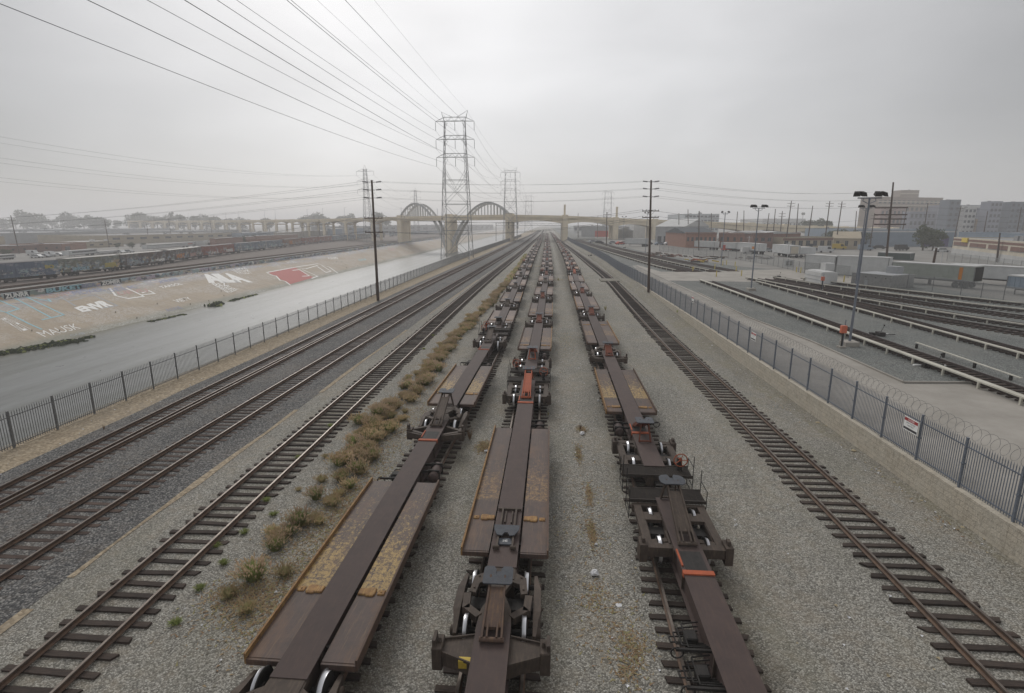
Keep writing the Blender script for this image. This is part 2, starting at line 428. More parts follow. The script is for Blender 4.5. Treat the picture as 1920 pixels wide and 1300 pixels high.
track(PC, -5, 900, 'empty siding with bare ties, left of the tufts of grass', y_first=8)
track(PL, -5, 620, 'track under the left row of spine cars', y_first=8)
track(PM, -5, 620, 'track under the middle row of spine cars', y_first=8)
track(PR, -5, 620, 'track under the right row of spine cars', y_first=8)
track(PD, -5, 700, 'empty rusty track between the right row of cars and the block wall', y_first=9, skip=(104, 109))
# third rail on main A: a guard rail lying inside the near part of the track
gb = rail_builder(PA, .45, 12, 62, .07); gb.build('guard_rail', None, [o for o in COL.objects if o.name == 'railway_track'][0])
# concrete crossing slab on the right-hand siding
cs = MB().box(-2.0, 3.4, -2.3, 2.3, .0, .20).build('level_crossing', M_soil, loc=(interp(PD, 106), 106, 0), rz=heading(PD, 106)); tag(cs, kind='structure')

# ------------------------------------------------------------------ spine cars
def car_paint(name, base, base2, worn, worn_amt, scale=5):
    m, nt, b = new_mat(name); n = N(nt); v = n.coord('Object')
    c = n.mix(n.ramp(n.noise(v, scale, 6, .7), [(.35, 0.0), (.7, 1.0)]), base, base2)
    strk = n.noise(n.coord('Object', (6, .7, 1)), 3, 5, .7)
    c = n.mix(n.ramp(strk, [(.5, 0.0), (.72, worn_amt)]), c, worn)
    oi = n.n('ShaderNodeObjectInfo')
    c = n.mix(1.0, c, n.ramp(oi.outputs['Random'], [(0, .85), (1, 1.15)]), 'MULTIPLY')
    n.l(c, b.inputs['Base Color']); b.inputs['Roughness'].default_value = .72; b.inputs['Specular IOR Level'].default_value = .2
    n.l(n.bump(n.noise(v, 40, 3, .6), .15, .01), b.inputs['Normal'])
    return m
M_spine = car_paint('brown_oxide_steel', (.078, .056, .050), (.060, .044, .041), (.115, .078, .06), .4, 1.5)
M_cast = car_paint('dusty_cast_steel', (.085, .065, .052), (.055, .043, .036), (.15, .115, .085), .5, 4)
M_dark = car_paint('grimy_black_steel', (.035, .032, .030), (.02, .019, .018), (.075, .06, .05), .4, 6)
M_red = car_paint('faded_red_oxide', (.22, .07, .042), (.13, .052, .036), (.09, .055, .045), .6, 3)
M_orange = car_paint('orange_red_paint', (.40, .10, .045), (.30, .08, .04), (.16, .07, .045), .5, 3)
M_walk = car_paint('brown_black_grating', (.055, .045, .038), (.035, .03, .027), (.10, .08, .06), .5, 5)
M_slate = car_paint('slate_grey_plate', (.085, .092, .105), (.055, .06, .07), (.11, .085, .07), .4, 5)
M_edge = car_paint('rusty_yellow_edge', (.30, .17, .065), (.13, .075, .045), (.42, .27, .10), .8, 6)
M_flange = car_paint('brown_flange', (.11, .07, .052), (.07, .05, .042), (.20, .12, .06), .7, 5)
M_yel = rough_mat('yellow_label', (.55, .40, .05), (.40, .28, .05), .6, 8)
M_white = rough_mat('white_paint', (.72, .72, .70), (.55, .55, .53), .6, 4)
m, ntm, b = new_mat('polished_wheel_tread'); b.inputs['Base Color'].default_value = (.62, .62, .64, 1); b.inputs['Metallic'].default_value = .85; b.inputs['Roughness'].default_value = .33
M_tread = m
def deck_mat(name, cover, tint=(.44, .30, .11), bias=0.0, pale=0.0):
    "brown steel plate with the yellow paint worn through in tyre-shaped patches"
    m, nt, b = new_mat(name); n = N(nt); v = n.coord('Object')
    base = n.mix(n.ramp(n.noise(v, 2.2, 6, .7), [(.3, 0.0), (.7, 1.0)]), (.092, .062, .052), (.062, .046, .041))
    base = n.mix(n.ramp(n.noise(n.coord('Object', (1, .35, 1)), 1.3, 6, .75), [(.48, 0.0), (.7, .7)]), base, (.15, .085, .05))
    gy = n.sep(v)[1]
    nzc = n.n('ShaderNodeTexNoise'); nzc.inputs['Scale'].default_value = 2.5; nzc.inputs['Detail'].default_value = 3; n.l(v, nzc.inputs['Vector'])
    dv = n.n('ShaderNodeVectorMath', operation='MULTIPLY_ADD'); n.l(nzc.outputs['Color'], dv.inputs[0]); dv.inputs[1].default_value = (.16, .16, 0); n.l(n.coord('Object', (1, 1, 1), (.11, 0, 0)), dv.inputs[2])
    cols = n.n('ShaderNodeTexBrick'); cols.inputs['Scale'].default_value = 1.0; cols.offset = 0.0
    cols.inputs['Mortar Size'].default_value = .05; cols.inputs['Mortar Smooth'].default_value = 1.0
    cols.inputs['Brick Width'].default_value = .40; cols.inputs['Row Height'].default_value = .36
    n.l(dv.outputs[0], cols.inputs['Vector'])
    patch = n.math('SUBTRACT', 1.0, cols.outputs['Fac'])
    rag = n.ramp(n.noise(n.coord('Object', (1.1, .8, 1)), 8, 8, .9), [(.34, 0.0), (.64, 1.0)])
    big = n.noise(v, .9, 3, .6)
    oi = n.n('ShaderNodeObjectInfo')
    zr = n.ramp(n.math('MULTIPLY_ADD', gy, .1, .5), [(.05, .0), (.28, .0), (.31, .92), (.52, .80), (.66, .50), (.95, .30)])
    q = n.math('ADD', n.math('ADD', n.math('MULTIPLY', zr, .55), n.math('MULTIPLY', patch, .10)), n.math('ADD', n.math('MULTIPLY', rag, .75), n.math('MULTIPLY', big, .25)))
    f = n.ramp(n.math('MULTIPLY', q, .7), [(.69 - bias, 0.0), (.78 - bias, cover)])
    yel = n.mix(n.ramp(n.noise(v, 12, 4), [(.4, 0.0), (.7, 1.0)]), tint, tuple(c * .6 for c in tint))
    c = n.mix(f, base, yel)
    strk = n.noise(n.coord('Object', (9, .5, 1)), 2.5, 5, .7)
    c = n.mix(n.ramp(strk, [(.52, 0.0), (.75, .45)]), c, (.21, .14, .085))
    if pale: c = n.mix(pale, c, (.30, .22, .19))
    c = n.mix(1.0, c, n.ramp(oi.outputs['Random'], [(0, .86), (1, 1.12)]), 'MULTIPLY')
    n.l(c, b.inputs['Base Color']); b.inputs['Roughness'].default_value = .66; b.inputs['Specular IOR Level'].default_value = .3
    n.l(n.bump(n.noise(v, 30, 3, .6), .12, .01), b.inputs['Normal'])
    return m
M_deck1 = deck_mat('deck_with_heavy_yellow_wear', .92, (.42, .285, .105), bias=-.005)
M_deck2 = deck_mat('deck_with_faint_wear', .7, (.36, .22, .09), bias=-.06)
M_deck3 = deck_mat('deck_with_pale_wear', .5, (.42, .29, .19), bias=.0, pale=.25)

ZD, ZS = 1.06, 1.16                          # deck plate and spine top
# --- wheel
def wheel_mesh(m_t):
    b = MB(); b.mat(M_dark).lathe([(-.07, .12), (-.07, .36), (-.052, .395), (-.05, .405)], k=26)
    b.mat(M_tread).lathe([(-.05, .405), (.035, .415), (.05, .45)], k=26)
    b.mat(M_dark).lathe([(.05, .45), (.072, .452), (.078, .42), (.075, .33), (.04, .29), (.04, .13), (.10, .12)], k=26)
    return b.mesh('wheel')
ME_wheel = wheel_mesh(None)
def make_truck():
    t = empty('truck'); KIDS[t.name] = []
    b = MB()
    b.prism([(-.95, -.22), (.95, -.22), (.95, .22), (-.95, .22)], .52, .80)
    b.lathe([(.80, .28), (.88, .28), (.9, .2)], (0, 0, 0), 'z', 18)
    b.box(-.55, .55, -1.0, -.93, .45, .52); b.box(-.55, .55, .93, 1.0, .45, .52)
    b.tube((-.5, -.95, .5), (.0, 0, .55), .03); b.tube((.5, -.95, .5), (0, 0, .55), .03); b.tube((-.5, .95, .5), (0, 0, .55), .03); b.tube((.5, .95, .5), (0, 0, .55), .03)
    b.build('bolster', M_dark, t)
    for sx in (-1, 1):
        b = MB(); prof = [(-1.22, .62), (-1.18, .84), (-.72, .92), (-.45, .98), (.45, .98), (.72, .92), (1.18, .84), (1.22, .62), (1.0, .56), (.72, .60), (.45, .34), (-.45, .34), (-.72, .60), (-1.0, .56)]
        # tapered frame: thin at the ends, swollen in the middle
        vs = []; k = len(prof)
        for y, z in prof: vs.append((sx * (1.0 - .03), y, z))
        for y, z in prof: vs.append((sx * (1.0 + (.17 if abs(y) < .5 else .11 if abs(y) < .8 else .06)), y, z))
        fs = [tuple(range(k - 1, -1, -1)), tuple(range(k, 2 * k))] + [(i, (i + 1) % k, k + (i + 1) % k, k + i) for i in range(k)]
        b.add(vs, fs)
        for yy_ in (-.88, .88): b.lathe([(0, .13), (.12, .13), (.14, .08)], (sx * 1.04, yy_, .66), 'x', 12) if sx > 0 else b.lathe([(0, .13), (-.12, .13), (-.14, .08)], (sx * 1.04, yy_, .66), 'x', 12)
        for q in (-.2, 0, .2): b.lathe([(.36, .07), (.62, .07)], (sx * 1.06, q, 0), 'z', 8)
        b.build('side_frame', M_cast, t)
    for yy_ in (-.88, .88):
        MB().tube((-1.02, yy_, .67), (1.02, yy_, .67), .075, 10).build('axle', M_dark, t)
        for sx in (-1, 1): link('wheel', ME_wheel, t, (sx * .755, yy_, .67), rot=(0, 0, 0 if sx < 0 else PI))
    return t
T_TRUCK = make_truck()
def make_arm(material=M_cast, side=1):
    "one cross arm with a container pedestal at its tip"
    b = MB()
    for s in (side,):
        pts = [(.40, -.52), (.72, -.34), (1.30, -.16), (1.30, .22), (.72, .28), (.40, .42)]
        if s < 0: pts = [(-x, y) for x, y in reversed(pts)]
        b.prism(pts, .62, .98)
        # raised lip along both edges
        e0 = [(.42 * s, -.50), (1.3 * s, -.15)]; e1 = [(.42 * s, .40), (1.3 * s, .2)]
        b.bar((e0[0][0], e0[0][1], 1.0), (e0[1][0], e0[1][1], 1.0), .035, .07)
        b.bar((e1[0][0], e1[0][1], 1.0), (e1[1][0], e1[1][1], 1.0), .035, .07)
        x0, x1 = sorted((1.17 * s, 1.42 * s)); b.bbox(x0, x1, -.24, .26, .52, 1.12)
        x0, x1 = sorted((1.33 * s, 1.41 * s)); b.box(x0, x1, -.16, .18, 1.12, 1.28)
        b.lathe([(1.12, .05), (1.2, .045), (1.24, .02)], (1.25 * s, 0, 0), 'z', 8)
    return b.mesh('cross_arm', material)
ME_arm = [make_arm(side=s) for s in (-1, 1)]
def make_arm_thin(side):
    b = MB()
    for s in (side,):
        b.bar((.4 * s, -.55, .9), (1.3 * s, .0, .88), .17, .26); b.bar((.4 * s, .55, .9), (1.3 * s, .06, .88), .17, .26)
        x0, x1 = sorted((1.15 * s, 1.42 * s)); b.bbox(x0, x1, -.2, .24, .56, 1.08)
        b.bar((.40 * s, -.62, .86), (1.36 * s, -.26, .86), .12, .28)
        b.box(*sorted((1.30 * s, 1.40 * s)), -.1, .1, 1.08, 1.3)
    return b.mesh('cross_arm', M_cast)
ME_arm_t = [make_arm_thin(s) for s in (-1, 1)]
def deck_mesh(L, m, side, yoff=0):
    "wheel platform: plate with an outer flange, folded end lips and brackets below"
    b = MB().mat(m); xa, xb = .49, 1.31
    b.box(xa, xb, -L / 2, L / 2, ZD - .03, ZD)
    b.box(xa, xb, -L / 2 - .07, -L / 2, ZD - .16, ZD - .012)
    b.mat(M_flange if R.random() < .5 else M_edge)
    b.box(xb, xb + .055, -L / 2 - .05, L / 2 + .05, ZD - .16, ZD + .13)
    b.mat(M_dark)
    for k in range(5):
        y = -L / 2 + .5 + k * (L - 1) / 4
        b.prism([(xa - .1, y - .05), (xb, y - .05), (xb, y + .05), (xa - .1, y + .05)], ZD - .30, ZD - .032)
    b.box(xa, xb - .03, -L / 2 + .02, L / 2 - .02, ZD - .10, ZD - .032)
    vs = [(x * side, y, z) for x, y, z in b.v]
    b.v = vs
    if side < 0: b.f = [f[::-1] for f in b.f]
    return b.mesh('deck_plate')
DECKS = {}
def deck_pair(par, L, yc, m, saddle=None, key=0):
    for s in (-1, 1):
        kk = (round(L, 1), m.name, s, key)
        if kk not in DECKS: DECKS[kk] = deck_mesh(L, m, s)
        d = link('deck_plate', DECKS[kk], par, (0, yc, 0))
        if saddle is not None:
            b = MB(); b.bbox(.50, .98, -.13, .13, ZD + .001, ZD + .05, .02); b.bbox(.72, .95, -.17, .17, ZD + .002, ZD + .045, .02); b.bbox(1.03, 1.24, -.10, .10, ZD + .001, ZD + .035, .02)
            b.lathe([(ZD + .03, .03), (ZD + .055, .025)], (1.13, 0, 0), 'z', 8)
            b.v = [(x * s, y, z) for x, y, z in b.v]
            if s < 0: b.f = [f[::-1] for f in b.f]
            b.build('saddle_casting', M_edge, d, loc=(0, saddle, 0))
def spine_mesh(L, red=(), w=.43, cut=None):
    b = MB().mat(M_spine); h = .62
    b.box(-w, w, 0, L, ZS - .03, ZS)
    b.box(-w + .08, -w + .11, .02, L - .02, ZS - h, ZS - .03); b.box(w - .11, w - .08, .02, L - .02, ZS - h, ZS - .03)
    b.box(-w - .02, w + .02, 0, L, ZS - h - .03, ZS - h)
    b.mat(M_cast)
    for y in [L * t for t in (.05, .2, .35, .5, .65, .8, .95)]:
        for s in (-1, 1): b.box(*sorted((s * (w - .08), s * (w - .01))), y - .02, y + .02, ZS - h, ZS - .03)
    b.mat(M_orange)
    for y in red: b.box(-w - .012, w + .012, y - .09, y + .09, ZS - .10, ZS + .045); b.box(-w + .02, -w + .07, y + .3, y + 1.1, ZS + .001, ZS + .05)
    b.mat(M_dark)
    for y in red: b.box(-w + .12, w - .12, y + .14, y + 1.05, ZS + .001, ZS + .012)
    return b.mesh('spine_beam')
def yoke_mesh():
    "flared casting that carries the shared truck joint; reaches +y from the joint"
    b = MB().mat(M_cast)
    out = [(-.42, 1.35), (-.44, 1.0), (-.74, .80), (-.80, .15), (-.62, .10), (-.56, .52), (-.36, .60), (-.22, .30), (-.12, .05), (.12, .05), (.22, .30), (.36, .60), (.56, .52), (.62, .10), (.80, .15), (.74, .80), (.44, 1.0), (.42, 1.35)]
    b.prism(out[::-1], .98, 1.12)
    b.prism([(-.40, .7), (.40, .7), (.40, 1.45), (-.40, 1.45)], .55, 1.14)
    for s in (-1, 1):
        b.lathe([(1.12, .03), (1.15, .03)], (.68 * s, .3, 0), 'z', 8); b.lathe([(1.12, .03), (1.15, .03)], (.6 * s, .8, 0), 'z', 8)
        b.bar((.42 * s, -.75, 1.02), (.80 * s, -.42, 1.02), .20, .20); b.bar((.80 * s, -.5, 1.02), (.84 * s, .08, 1.02), .20, .20)
    b.prism([(-.45, -1.3), (.45, -1.3), (.40, -.5), (.2, 0.04), (-.2, 0.04), (-.40, -.5)], .60, 1.10)
    return b.mesh('joint_yoke')
ME_yoke = yoke_mesh()
ME_hplate = None
def hitch(par, y, z, yb, m_strut=M_cast, m_plate=M_slate, tilt=0.0, horse=False):
    "trailer hitch: fifth-wheel plate on a leaning strut hinged at yb, with two props"
    g = MB(); d = 1 if yb > y else -1
    zb = ZS + .02
    wd = .24
    a, c = Vector((0, yb, zb + .06)), Vector((0, y, z - .06))
    # strut as a channel: web and two flanges
    dirv = (c - a)
    for s in (-1, 1):
        g.bar(a + Vector((s * wd, 0, 0)), c + Vector((s * wd * .8, 0, 0)), .05, .16)
    e_ = Vector((0, 0, .045)); f0, f1 = (.16, .80)
    g.add([a + dirv * f0 + Vector((-wd, 0, 0)) + e_, a + dirv * f0 + Vector((wd, 0, 0)) + e_, a + dirv * f1 + Vector((wd * .84, 0, 0)) + e_, a + dirv * f1 + Vector((-wd * .84, 0, 0)) + e_, a + dirv * f0 + Vector((-wd, 0, 0)) - e_, a + dirv * f0 + Vector((wd, 0, 0)) - e_, a + dirv * f1 + Vector((wd * .84, 0, 0)) - e_, a + dirv * f1 + Vector((-wd * .84, 0, 0)) - e_], [(0, 1, 2, 3), (7, 6, 5, 4), (0, 4, 5, 1), (2, 6, 7, 3)])
    for s in (-1, 1): g.bar(a + Vector((s * .12, 0, .05)), a + dirv * .22 + Vector((s * .12, 0, .05)), .045, .08)
    g.tube((-.30, yb, zb + .06), (.30, yb, zb + .06), .06, 8)
    g.bar(a + dirv * .96 + Vector((-.2, 0, 0)), a + dirv * .96 + Vector((.2, 0, 0)), .08, .12)
    if z > ZS + .5:
        for s in (-1, 1):
            g.bar((s * .16, y - d * .12, z - .08), (s * .26, y - d * .42, zb), .05, .09)
        g.tube((-.26, y - d * .42, zb + .05), (.26, y - d * .42, zb + .05), .045, 6)
    h = g.build('hitch_stand', m_strut, par)
    # plate: rounded slab with a V slot
    p = MB()
    if horse:
        out = [(-.14, -.33), (-.30, -.36), (-.42, -.24), (-.45, 0), (-.42, .22), (-.30, .34), (-.12, .38), (-.06, .22), (-.05, -.02), (.05, -.02), (.06, .22), (.12, .38), (.30, .34), (.42, .22), (.45, 0), (.42, -.24), (.30, -.36), (.14, -.33)]
    else:
        out = [(-.36, -.36), (.36, -.36), (.40, -.30), (.40, .30), (.34, .38), (.14, .38), (.07, .26), (.06, .05), (-.06, .05), (-.07, .26), (-.14, .38), (-.34, .38), (-.40, .30), (-.40, -.30)]
    if horse: out = out
    # outline must run counter-clockwise
    ar = sum(out[i][0] * out[(i + 1) % len(out)][1] - out[(i + 1) % len(out)][0] * out[i][1] for i in range(len(out)))
    if ar < 0: out = out[::-1]
    p.prism(out, -.035, .0); p.box(-.30, .30, -.06, .20, -.10, -.036)
    p.build('hitch_plate', m_plate, h, loc=(0, y, z), rot=(tilt, 0, 0))
    return h
def mini_hitch(par, y):
    "folded hitch lying in a slot of the spine"
    b = MB(); b.mat(M_cast)
    for s in (-1, 1): b.box(*sorted((s * .20, s * .26)), -.05, 1.35, ZS + .002, ZS + .11)
    b.box(-.40, .40, 1.32, 1.40, ZS + .003, ZS + .09); b.box(-.13, -.09, .5, 1.2, ZS + .002, ZS + .07); b.box(.09, .13, .5, 1.2, ZS + .002, ZS + .07)
    for s in (-1, 1):
        b.lathe([(s * .17, .06), (s * .36, .06)], (0, -.95, ZS + .08), 'x', 8)
    b.box(-.27, -.21, -1.0, .0, ZS + .002, ZS + .12); b.box(.21, .27, -1.0, .0, ZS + .002, ZS + .12)
    h = b.build('hitch_stand', None, par, loc=(0, y, 0))
    p = MB().mat(M_slate)
    p.prism([(-.28, -.30), (-.12, -.34), (-.05, -.16), (.05, -.16), (.12, -.34), (.28, -.30), (.40, .0), (.42, .26), (-.42, .26), (-.40, 0)], -.03, 0)
    q = p.build('hitch_plate', None, h, loc=(0, -.1, ZS + .17))
    b = MB().mat(M_slate).box(-.21, .21, -.75, -.42, ZS + .02, ZS + .06)
    b.mat(M_white); b.box(-.09, -.03, -.62, -.60, ZS + .061, ZS + .066); b.box(-.09, -.03, -.55, -.53, ZS + .061, ZS + .066); b.box(-.05, -.03, -.60, -.55, ZS + .061, ZS + .066); b.box(.0, .07, -.62, -.60, ZS + .061, ZS + .066); b.box(.0, .02, -.60, -.55, ZS + .061, ZS + .066); b.box(.0, .07, -.55, -.53, ZS + .061, ZS + .066)
    b.build('cover_plate', None, h)
def end_platform(par, y, d, wheel_side=-1, tall=True):
    "end of a car at y (d=+1: the car ends towards +y): frame, walkway, hand brake, rails, coupler"
    b = MB().mat(M_cast)
    yo = lambda q: y - d * q
    def bx_(x0, x1, q0, q1, z0, z1): b.box(x0, x1, *sorted((yo(q0), yo(q1))), z0, z1)
    bx_(-1.30, 1.30, 1.05, 1.22, .72, 1.0)
    bx_(-1.30, 1.30, 3.55, 3.85, .70, 1.02)
    for s in (-1, 1):
        b.bar((s * 1.13, yo(1.2), .92), (s * 1.13, yo(3.6), .92), .26, .17)
        b.bar((s * .43, yo(1.95), .955), (s * 1.0, yo(1.95), .955), .5, .13); b.bar((s * .43, yo(3.3), .93), (s * 1.0, yo(3.45), .93), .2, .12)
        b.bar((s * .42, yo(2.9), .9), (s * .42, yo(3.6), .9), .14, .3)
        x0, x1 = sorted((1.2 * s, 1.44 * s)); bx_(x0, x1, 3.4, 3.9, .52, 1.12); bx_(x0 + .08, x1 - .06, 3.55, 3.75, 1.12, 1.26)
    b.prism([(-.42, min(yo(.2), yo(4.0))), (.42, min(yo(.2), yo(4.0))), (.42, max(yo(.2), yo(4.0))), (-.42, max(yo(.2), yo(4.0)))], .62, 1.05)
    b.build('end_frame', None, par)
    b = MB().mat(M_walk)
    for k in range(12): bx_(-1.34, 1.34, .18 + k * .068, .18 + k * .068 + .030, 1.09, 1.12)
    bx_(-1.36, 1.36, .12, .16, 1.02, 1.14); bx_(-1.36, 1.36, 1.0, 1.04, 1.02, 1.14)
    for x in (-1.34, -.7, 0, .7, 1.3): bx_(x, x + .04, .16, 1.0, 1.0, 1.088)
    b.build('walkway', None, par)
    b = MB().mat(M_dark)
    for s in (-1, 1):
        for q in (.15, 1.0):
            b.tube((s * 1.38, yo(q), .35), (s * 1.38, yo(q), 1.95 if q < .5 and tall else 1.5), .016, 5)
        b.tube((s * 1.38, yo(.15), 1.5), (s * 1.38, yo(1.0), 1.5), .016, 5); b.tube((s * 1.38, yo(.15), .4), (s * 1.38, yo(1.0), .4), .016, 5); b.tube((s * 1.38, yo(.15), .7), (s * 1.38, yo(1.0), .7), .016, 5)
    b.build('grab_rail', None, par)
    b = MB().mat(M_dark); b.box(-.12, .12, *sorted((yo(.25), yo(-.25))), .62, .85); b.prism([(-.2, min(yo(-.25), yo(-.5))), (.16, min(yo(-.25), yo(-.5))), (.2, max(yo(-.25), yo(-.5))), (-.14, max(yo(-.25), yo(-.5)))], .56, .92)
    b.build('coupler', None, par)
    if abs(wheel_side) > 1: return
    bw = MB().mat(M_dark); x = wheel_side * .95
    bx0 = b
    bw.box(x - .09, x + .09, *sorted((yo(.62), yo(.80))), 1.12, 1.62)
    bw.mat(M_orange); bw.torus((x, yo(.52), 1.62), .27, .022, 'y', 18)
    for k in range(5):
        t = 2 * PI * k / 5; bw.bar((x, yo(.54), 1.62), (x + .27 * math.cos(t), yo(.52), 1.62 + .27 * math.sin(t)), .03, .02)
    bw.lathe([(0, .06), (.05, .06)], (x, yo(.6), 1.62), 'y', 10)
    bw.build('brake_wheel', None, par)
def reservoir(par, y, s=1):
    b = MB().mat(M_spine); x = s * .86
    b.lathe([(-.62, .02), (-.60, .14), (-.54, .215), (.54, .215), (.60, .14), (.62, .02)], (x, y, .72), 'y', 18)
    b.mat(M_dark).box(x - .24, x + .24, y - .35, y - .3, .48, .98).box(x - .24, x + .24, y + .3, y + .35, .48, .98)
    b.box(*sorted((s * .3, s * .8)), y - .35, y - .3, .85, .95).box(*sorted((s * .3, s * .8)), y + .3, y + .35, .85, .95)
    b.build('air_reservoir', None, par)
def piping(par, y, s=-1):
    b = MB().mat(M_dark)
    for k in range(4):
        z = .95 - .12 * k; yy_ = y + .18 * k
        b.path([(s * .35, yy_, z), (s * (.75 + .1 * k), yy_, z), (s * (.85 + .1 * k), yy_ + .1, z - .1), (s * (.85 + .1 * k), yy_ + .9 - .2 * k, z - .12), (s * .4, yy_ + 1.0 - .2 * k, z - .12)], .022, 5)
    b.bbox(*sorted((s * .55, s * .85)), y + .3, y + .65, .6, .9, .03)
    b.box(*sorted((s * .3, s * 1.2)), y - .1, y - .04, .88, .95); b.torus((s * 1.15, y - .05, .80), .15, .02, 'y', 12)
    b.build('brake_piping', None, par)
ORD = ['nearest', 'second', 'third', 'fourth', 'fifth', 'sixth', 'seventh', 'eighth', 'ninth', 'tenth', 'eleventh', 'twelfth', 'thirteenth', 'fourteenth', 'fifteenth', 'sixteenth', 'seventeenth', 'eighteenth', 'nineteenth', 'twentieth']
ROWN = {'L': 'left', 'M': 'middle', 'R': 'right'}
def car(row, P, idx, y0, y1, decks=(), arms=(), trucks=(), reds=(), hitches=(), res=(), pipes=(), start='joint', end='joint', desc='', mat=None, wheel_side=-1):
    x0, x1 = interp(P, y0), interp(P, y1); rz = math.atan2(-(x1 - x0), y1 - y0)
    which = ORD[idx] if idx < 20 else 'far'
    lab = f'{desc or "brown spine car"}, {which} in {ROWN[row]} row' if idx < 20 else f'hazy spine car at the far end of the {ROWN[row]} row'
    t = empty('spine_car', (x0, y0, 0), rz, lab, 'rail car', 'spine cars parked in three rows' if idx < 20 else f'far spine cars of the {ROWN[row]} row')
    KIDS[t.name] = []
    L = math.hypot(y1 - y0, x1 - x0)
    o = lambda y: y - y0
    s0 = 1.2 if start == 'joint' else .9; s1 = L - 1.0 if end == 'joint' else L - .9
    link('spine_beam', spine_mesh(s1 - s0, [o(y) - s0 for y in reds]), t, (0, s0, 0))
    if start == 'joint': link('joint_yoke', ME_yoke, t, (0, 0, 0))
    else: end_platform(t, 0, -1, wheel_side)
    if end == 'end': end_platform(t, L, 1, wheel_side)
    for a in arms:
        y, kind = (a if isinstance(a, tuple) else (a, 'plain'))
        for me in {'plain': ME_arm, 'thin': ME_arm_t}[kind]: link('cross_arm', me, t, (0, o(y), 0))
    for d in decks:
        ya, yb, dm = d[:3]; sad = d[3] if len(d) > 3 else None
        deck_pair(t, yb - ya, o((ya + yb) / 2), dm, None if sad is None else sad - (ya + yb) / 2)
    for y in trucks:
        c = copy_tree(T_TRUCK, t); c.location = (0, o(y), 0)
    for h in hitches:
        if h == 'mini' or h[0] == 'mini': mini_hitch(t, o(h[1]))
        else: hitch(t, o(h[0]), h[1], o(h[2]), *h[3:])
    for q in res: reservoir(t, o(q[0]), q[1])
    for q in pipes: piping(t, o(q[0]), q[1])
    return t
def std(row, P, idx, y0, y1, dm, start='joint', end='joint', red=None, strut=M_cast, desc='', pl=M_slate, two=False):
    L = y1 - y0
    da = y0 + (2.6 if start == 'joint' else 7.5); db = min(da + 9.2, y1 - 4.5)
    decks = [(da, db, dm, (da + 1.4) if idx % 2 else (db - 1.2))]
    arms = [y1 - 2.2] if end == 'joint' else []
    trucks = [y1 - .0] if end == 'joint' else [y1 - 2.8]
    if start == 'end': trucks.append(y0 + 2.8)
    car(row, P, idx, y0, y1, decks, [(a, 'thin' if idx % 2 else 'plain') for a in arms], trucks, [y1 - 4.2] if red else [],
        [(y1 - 1.0 if end == 'joint' else y1 - 3.0, 1.95, y1 - 2.6 if end == 'joint' else y1 - 4.8, strut, pl)] + ([(y0 + 3.2, 1.95, y0 + 4.8, strut, pl)] if start == 'end' else []),
        [(db + .8, 1 if row == 'L' else -1)], [(db + 1.2, -1 if row == 'L' else 1)], start, end, desc)

# left row
car('L', PL, 0, -10.5, 8.4, [], [], [8.9], [], [], [], [])
car('L', PL, 1, 8.4, 26.6, [(10.2, 19.0, M_deck1, 12.6)], [(24.5, 'thin')], [26.6], [22.9], [(27.4, 2.15, 24.6, M_cast, M_slate)], [(20.6, 1)], [(19.6, -1)],
    desc='spine car with big yellow wear patches on both decks')
car('L', PL, 2, 26.6, 48.4, [(28.4, 36.6, M_deck1, 30.2)], [], [45.6], [41.2], [(46.3, 2.1, 43.6, M_cast, M_slate)], [(37.6, 1)], [(38.0, -1)], 'joint', 'end',
    desc='spine car with pale yellow wear and a red band', wheel_side=-1)
car('L', PL, 3, 49.4, 66.6, [(53.6, 61.4, M_deck3, 55.0)], [(64.4, 'plain')], [52.2, 66.6], [], [(65.4, 1.9, 63.8, M_cast), (52.2, 1.9, 53.6, M_cast)], [], [], 'end', 'joint', desc='pale worn spine car beyond the dark walkway')
yq = 66.6; i = 4
for Lu in [18.2, 18.4, 18.4, 18.4, 19.6] * 5:
    e = (i - 4) % 5
    std('L', PL, i, yq, yq + Lu - (1.0 if e == 3 else 0), (M_deck3, M_deck2, M_deck3)[i % 3], 'end' if e == 4 else 'joint', 'end' if e == 3 else 'joint')
    yq += Lu; i += 1
    if i > 27: break
# middle row
car('M', PM, 0, -6.0, 12.6, [], [(10.9, 'plain')], [12.7], [], [(12.75, 1.66, 10.9, M_flange, M_slate)], [], [],
    desc='spine car end with a yellow label on its cross arm')
car('M', PM, 1, 12.6, 33.9, [(14.7, 24.9, M_deck2, 16.6)], [], [31.1], [28.5], [('mini', 15.6), (32.9, 2.0, 29.2, M_orange, M_slate)], [(26.0, 1)], [], 'joint', 'end',
    desc='spine car with yellow deck edges and orange hitch strut', wheel_side=1)
car('M', PM, 2, 34.9, 55.8, [(42.2, 51.1, M_deck2, 43.4)], [(53.6, 'thin')], [37.8, 55.8], [], [(38.6, 2.05, 40.6, M_orange, M_slate), (54.8, 1.9, 53.2, M_red)], [(41.0, 1)], [], 'end', 'joint',
    desc='spine car with red hitch frame and orange brake wheel', wheel_side=-1)
yq = 55.8; i = 3
for Lu in [18.1, 18.6, 18.2, 19.8, 18.4] * 5:
    e = (i - 3) % 5
    std('M', PM, i, yq, yq + Lu - (1.0 if e == 2 else 0), (M_deck2, M_deck3, M_deck3)[i % 3], 'end' if e == 3 else 'joint', 'end' if e == 2 else 'joint', strut=M_red if i % 2 else M_cast)
    yq += Lu; i += 1
    if i > 27: break
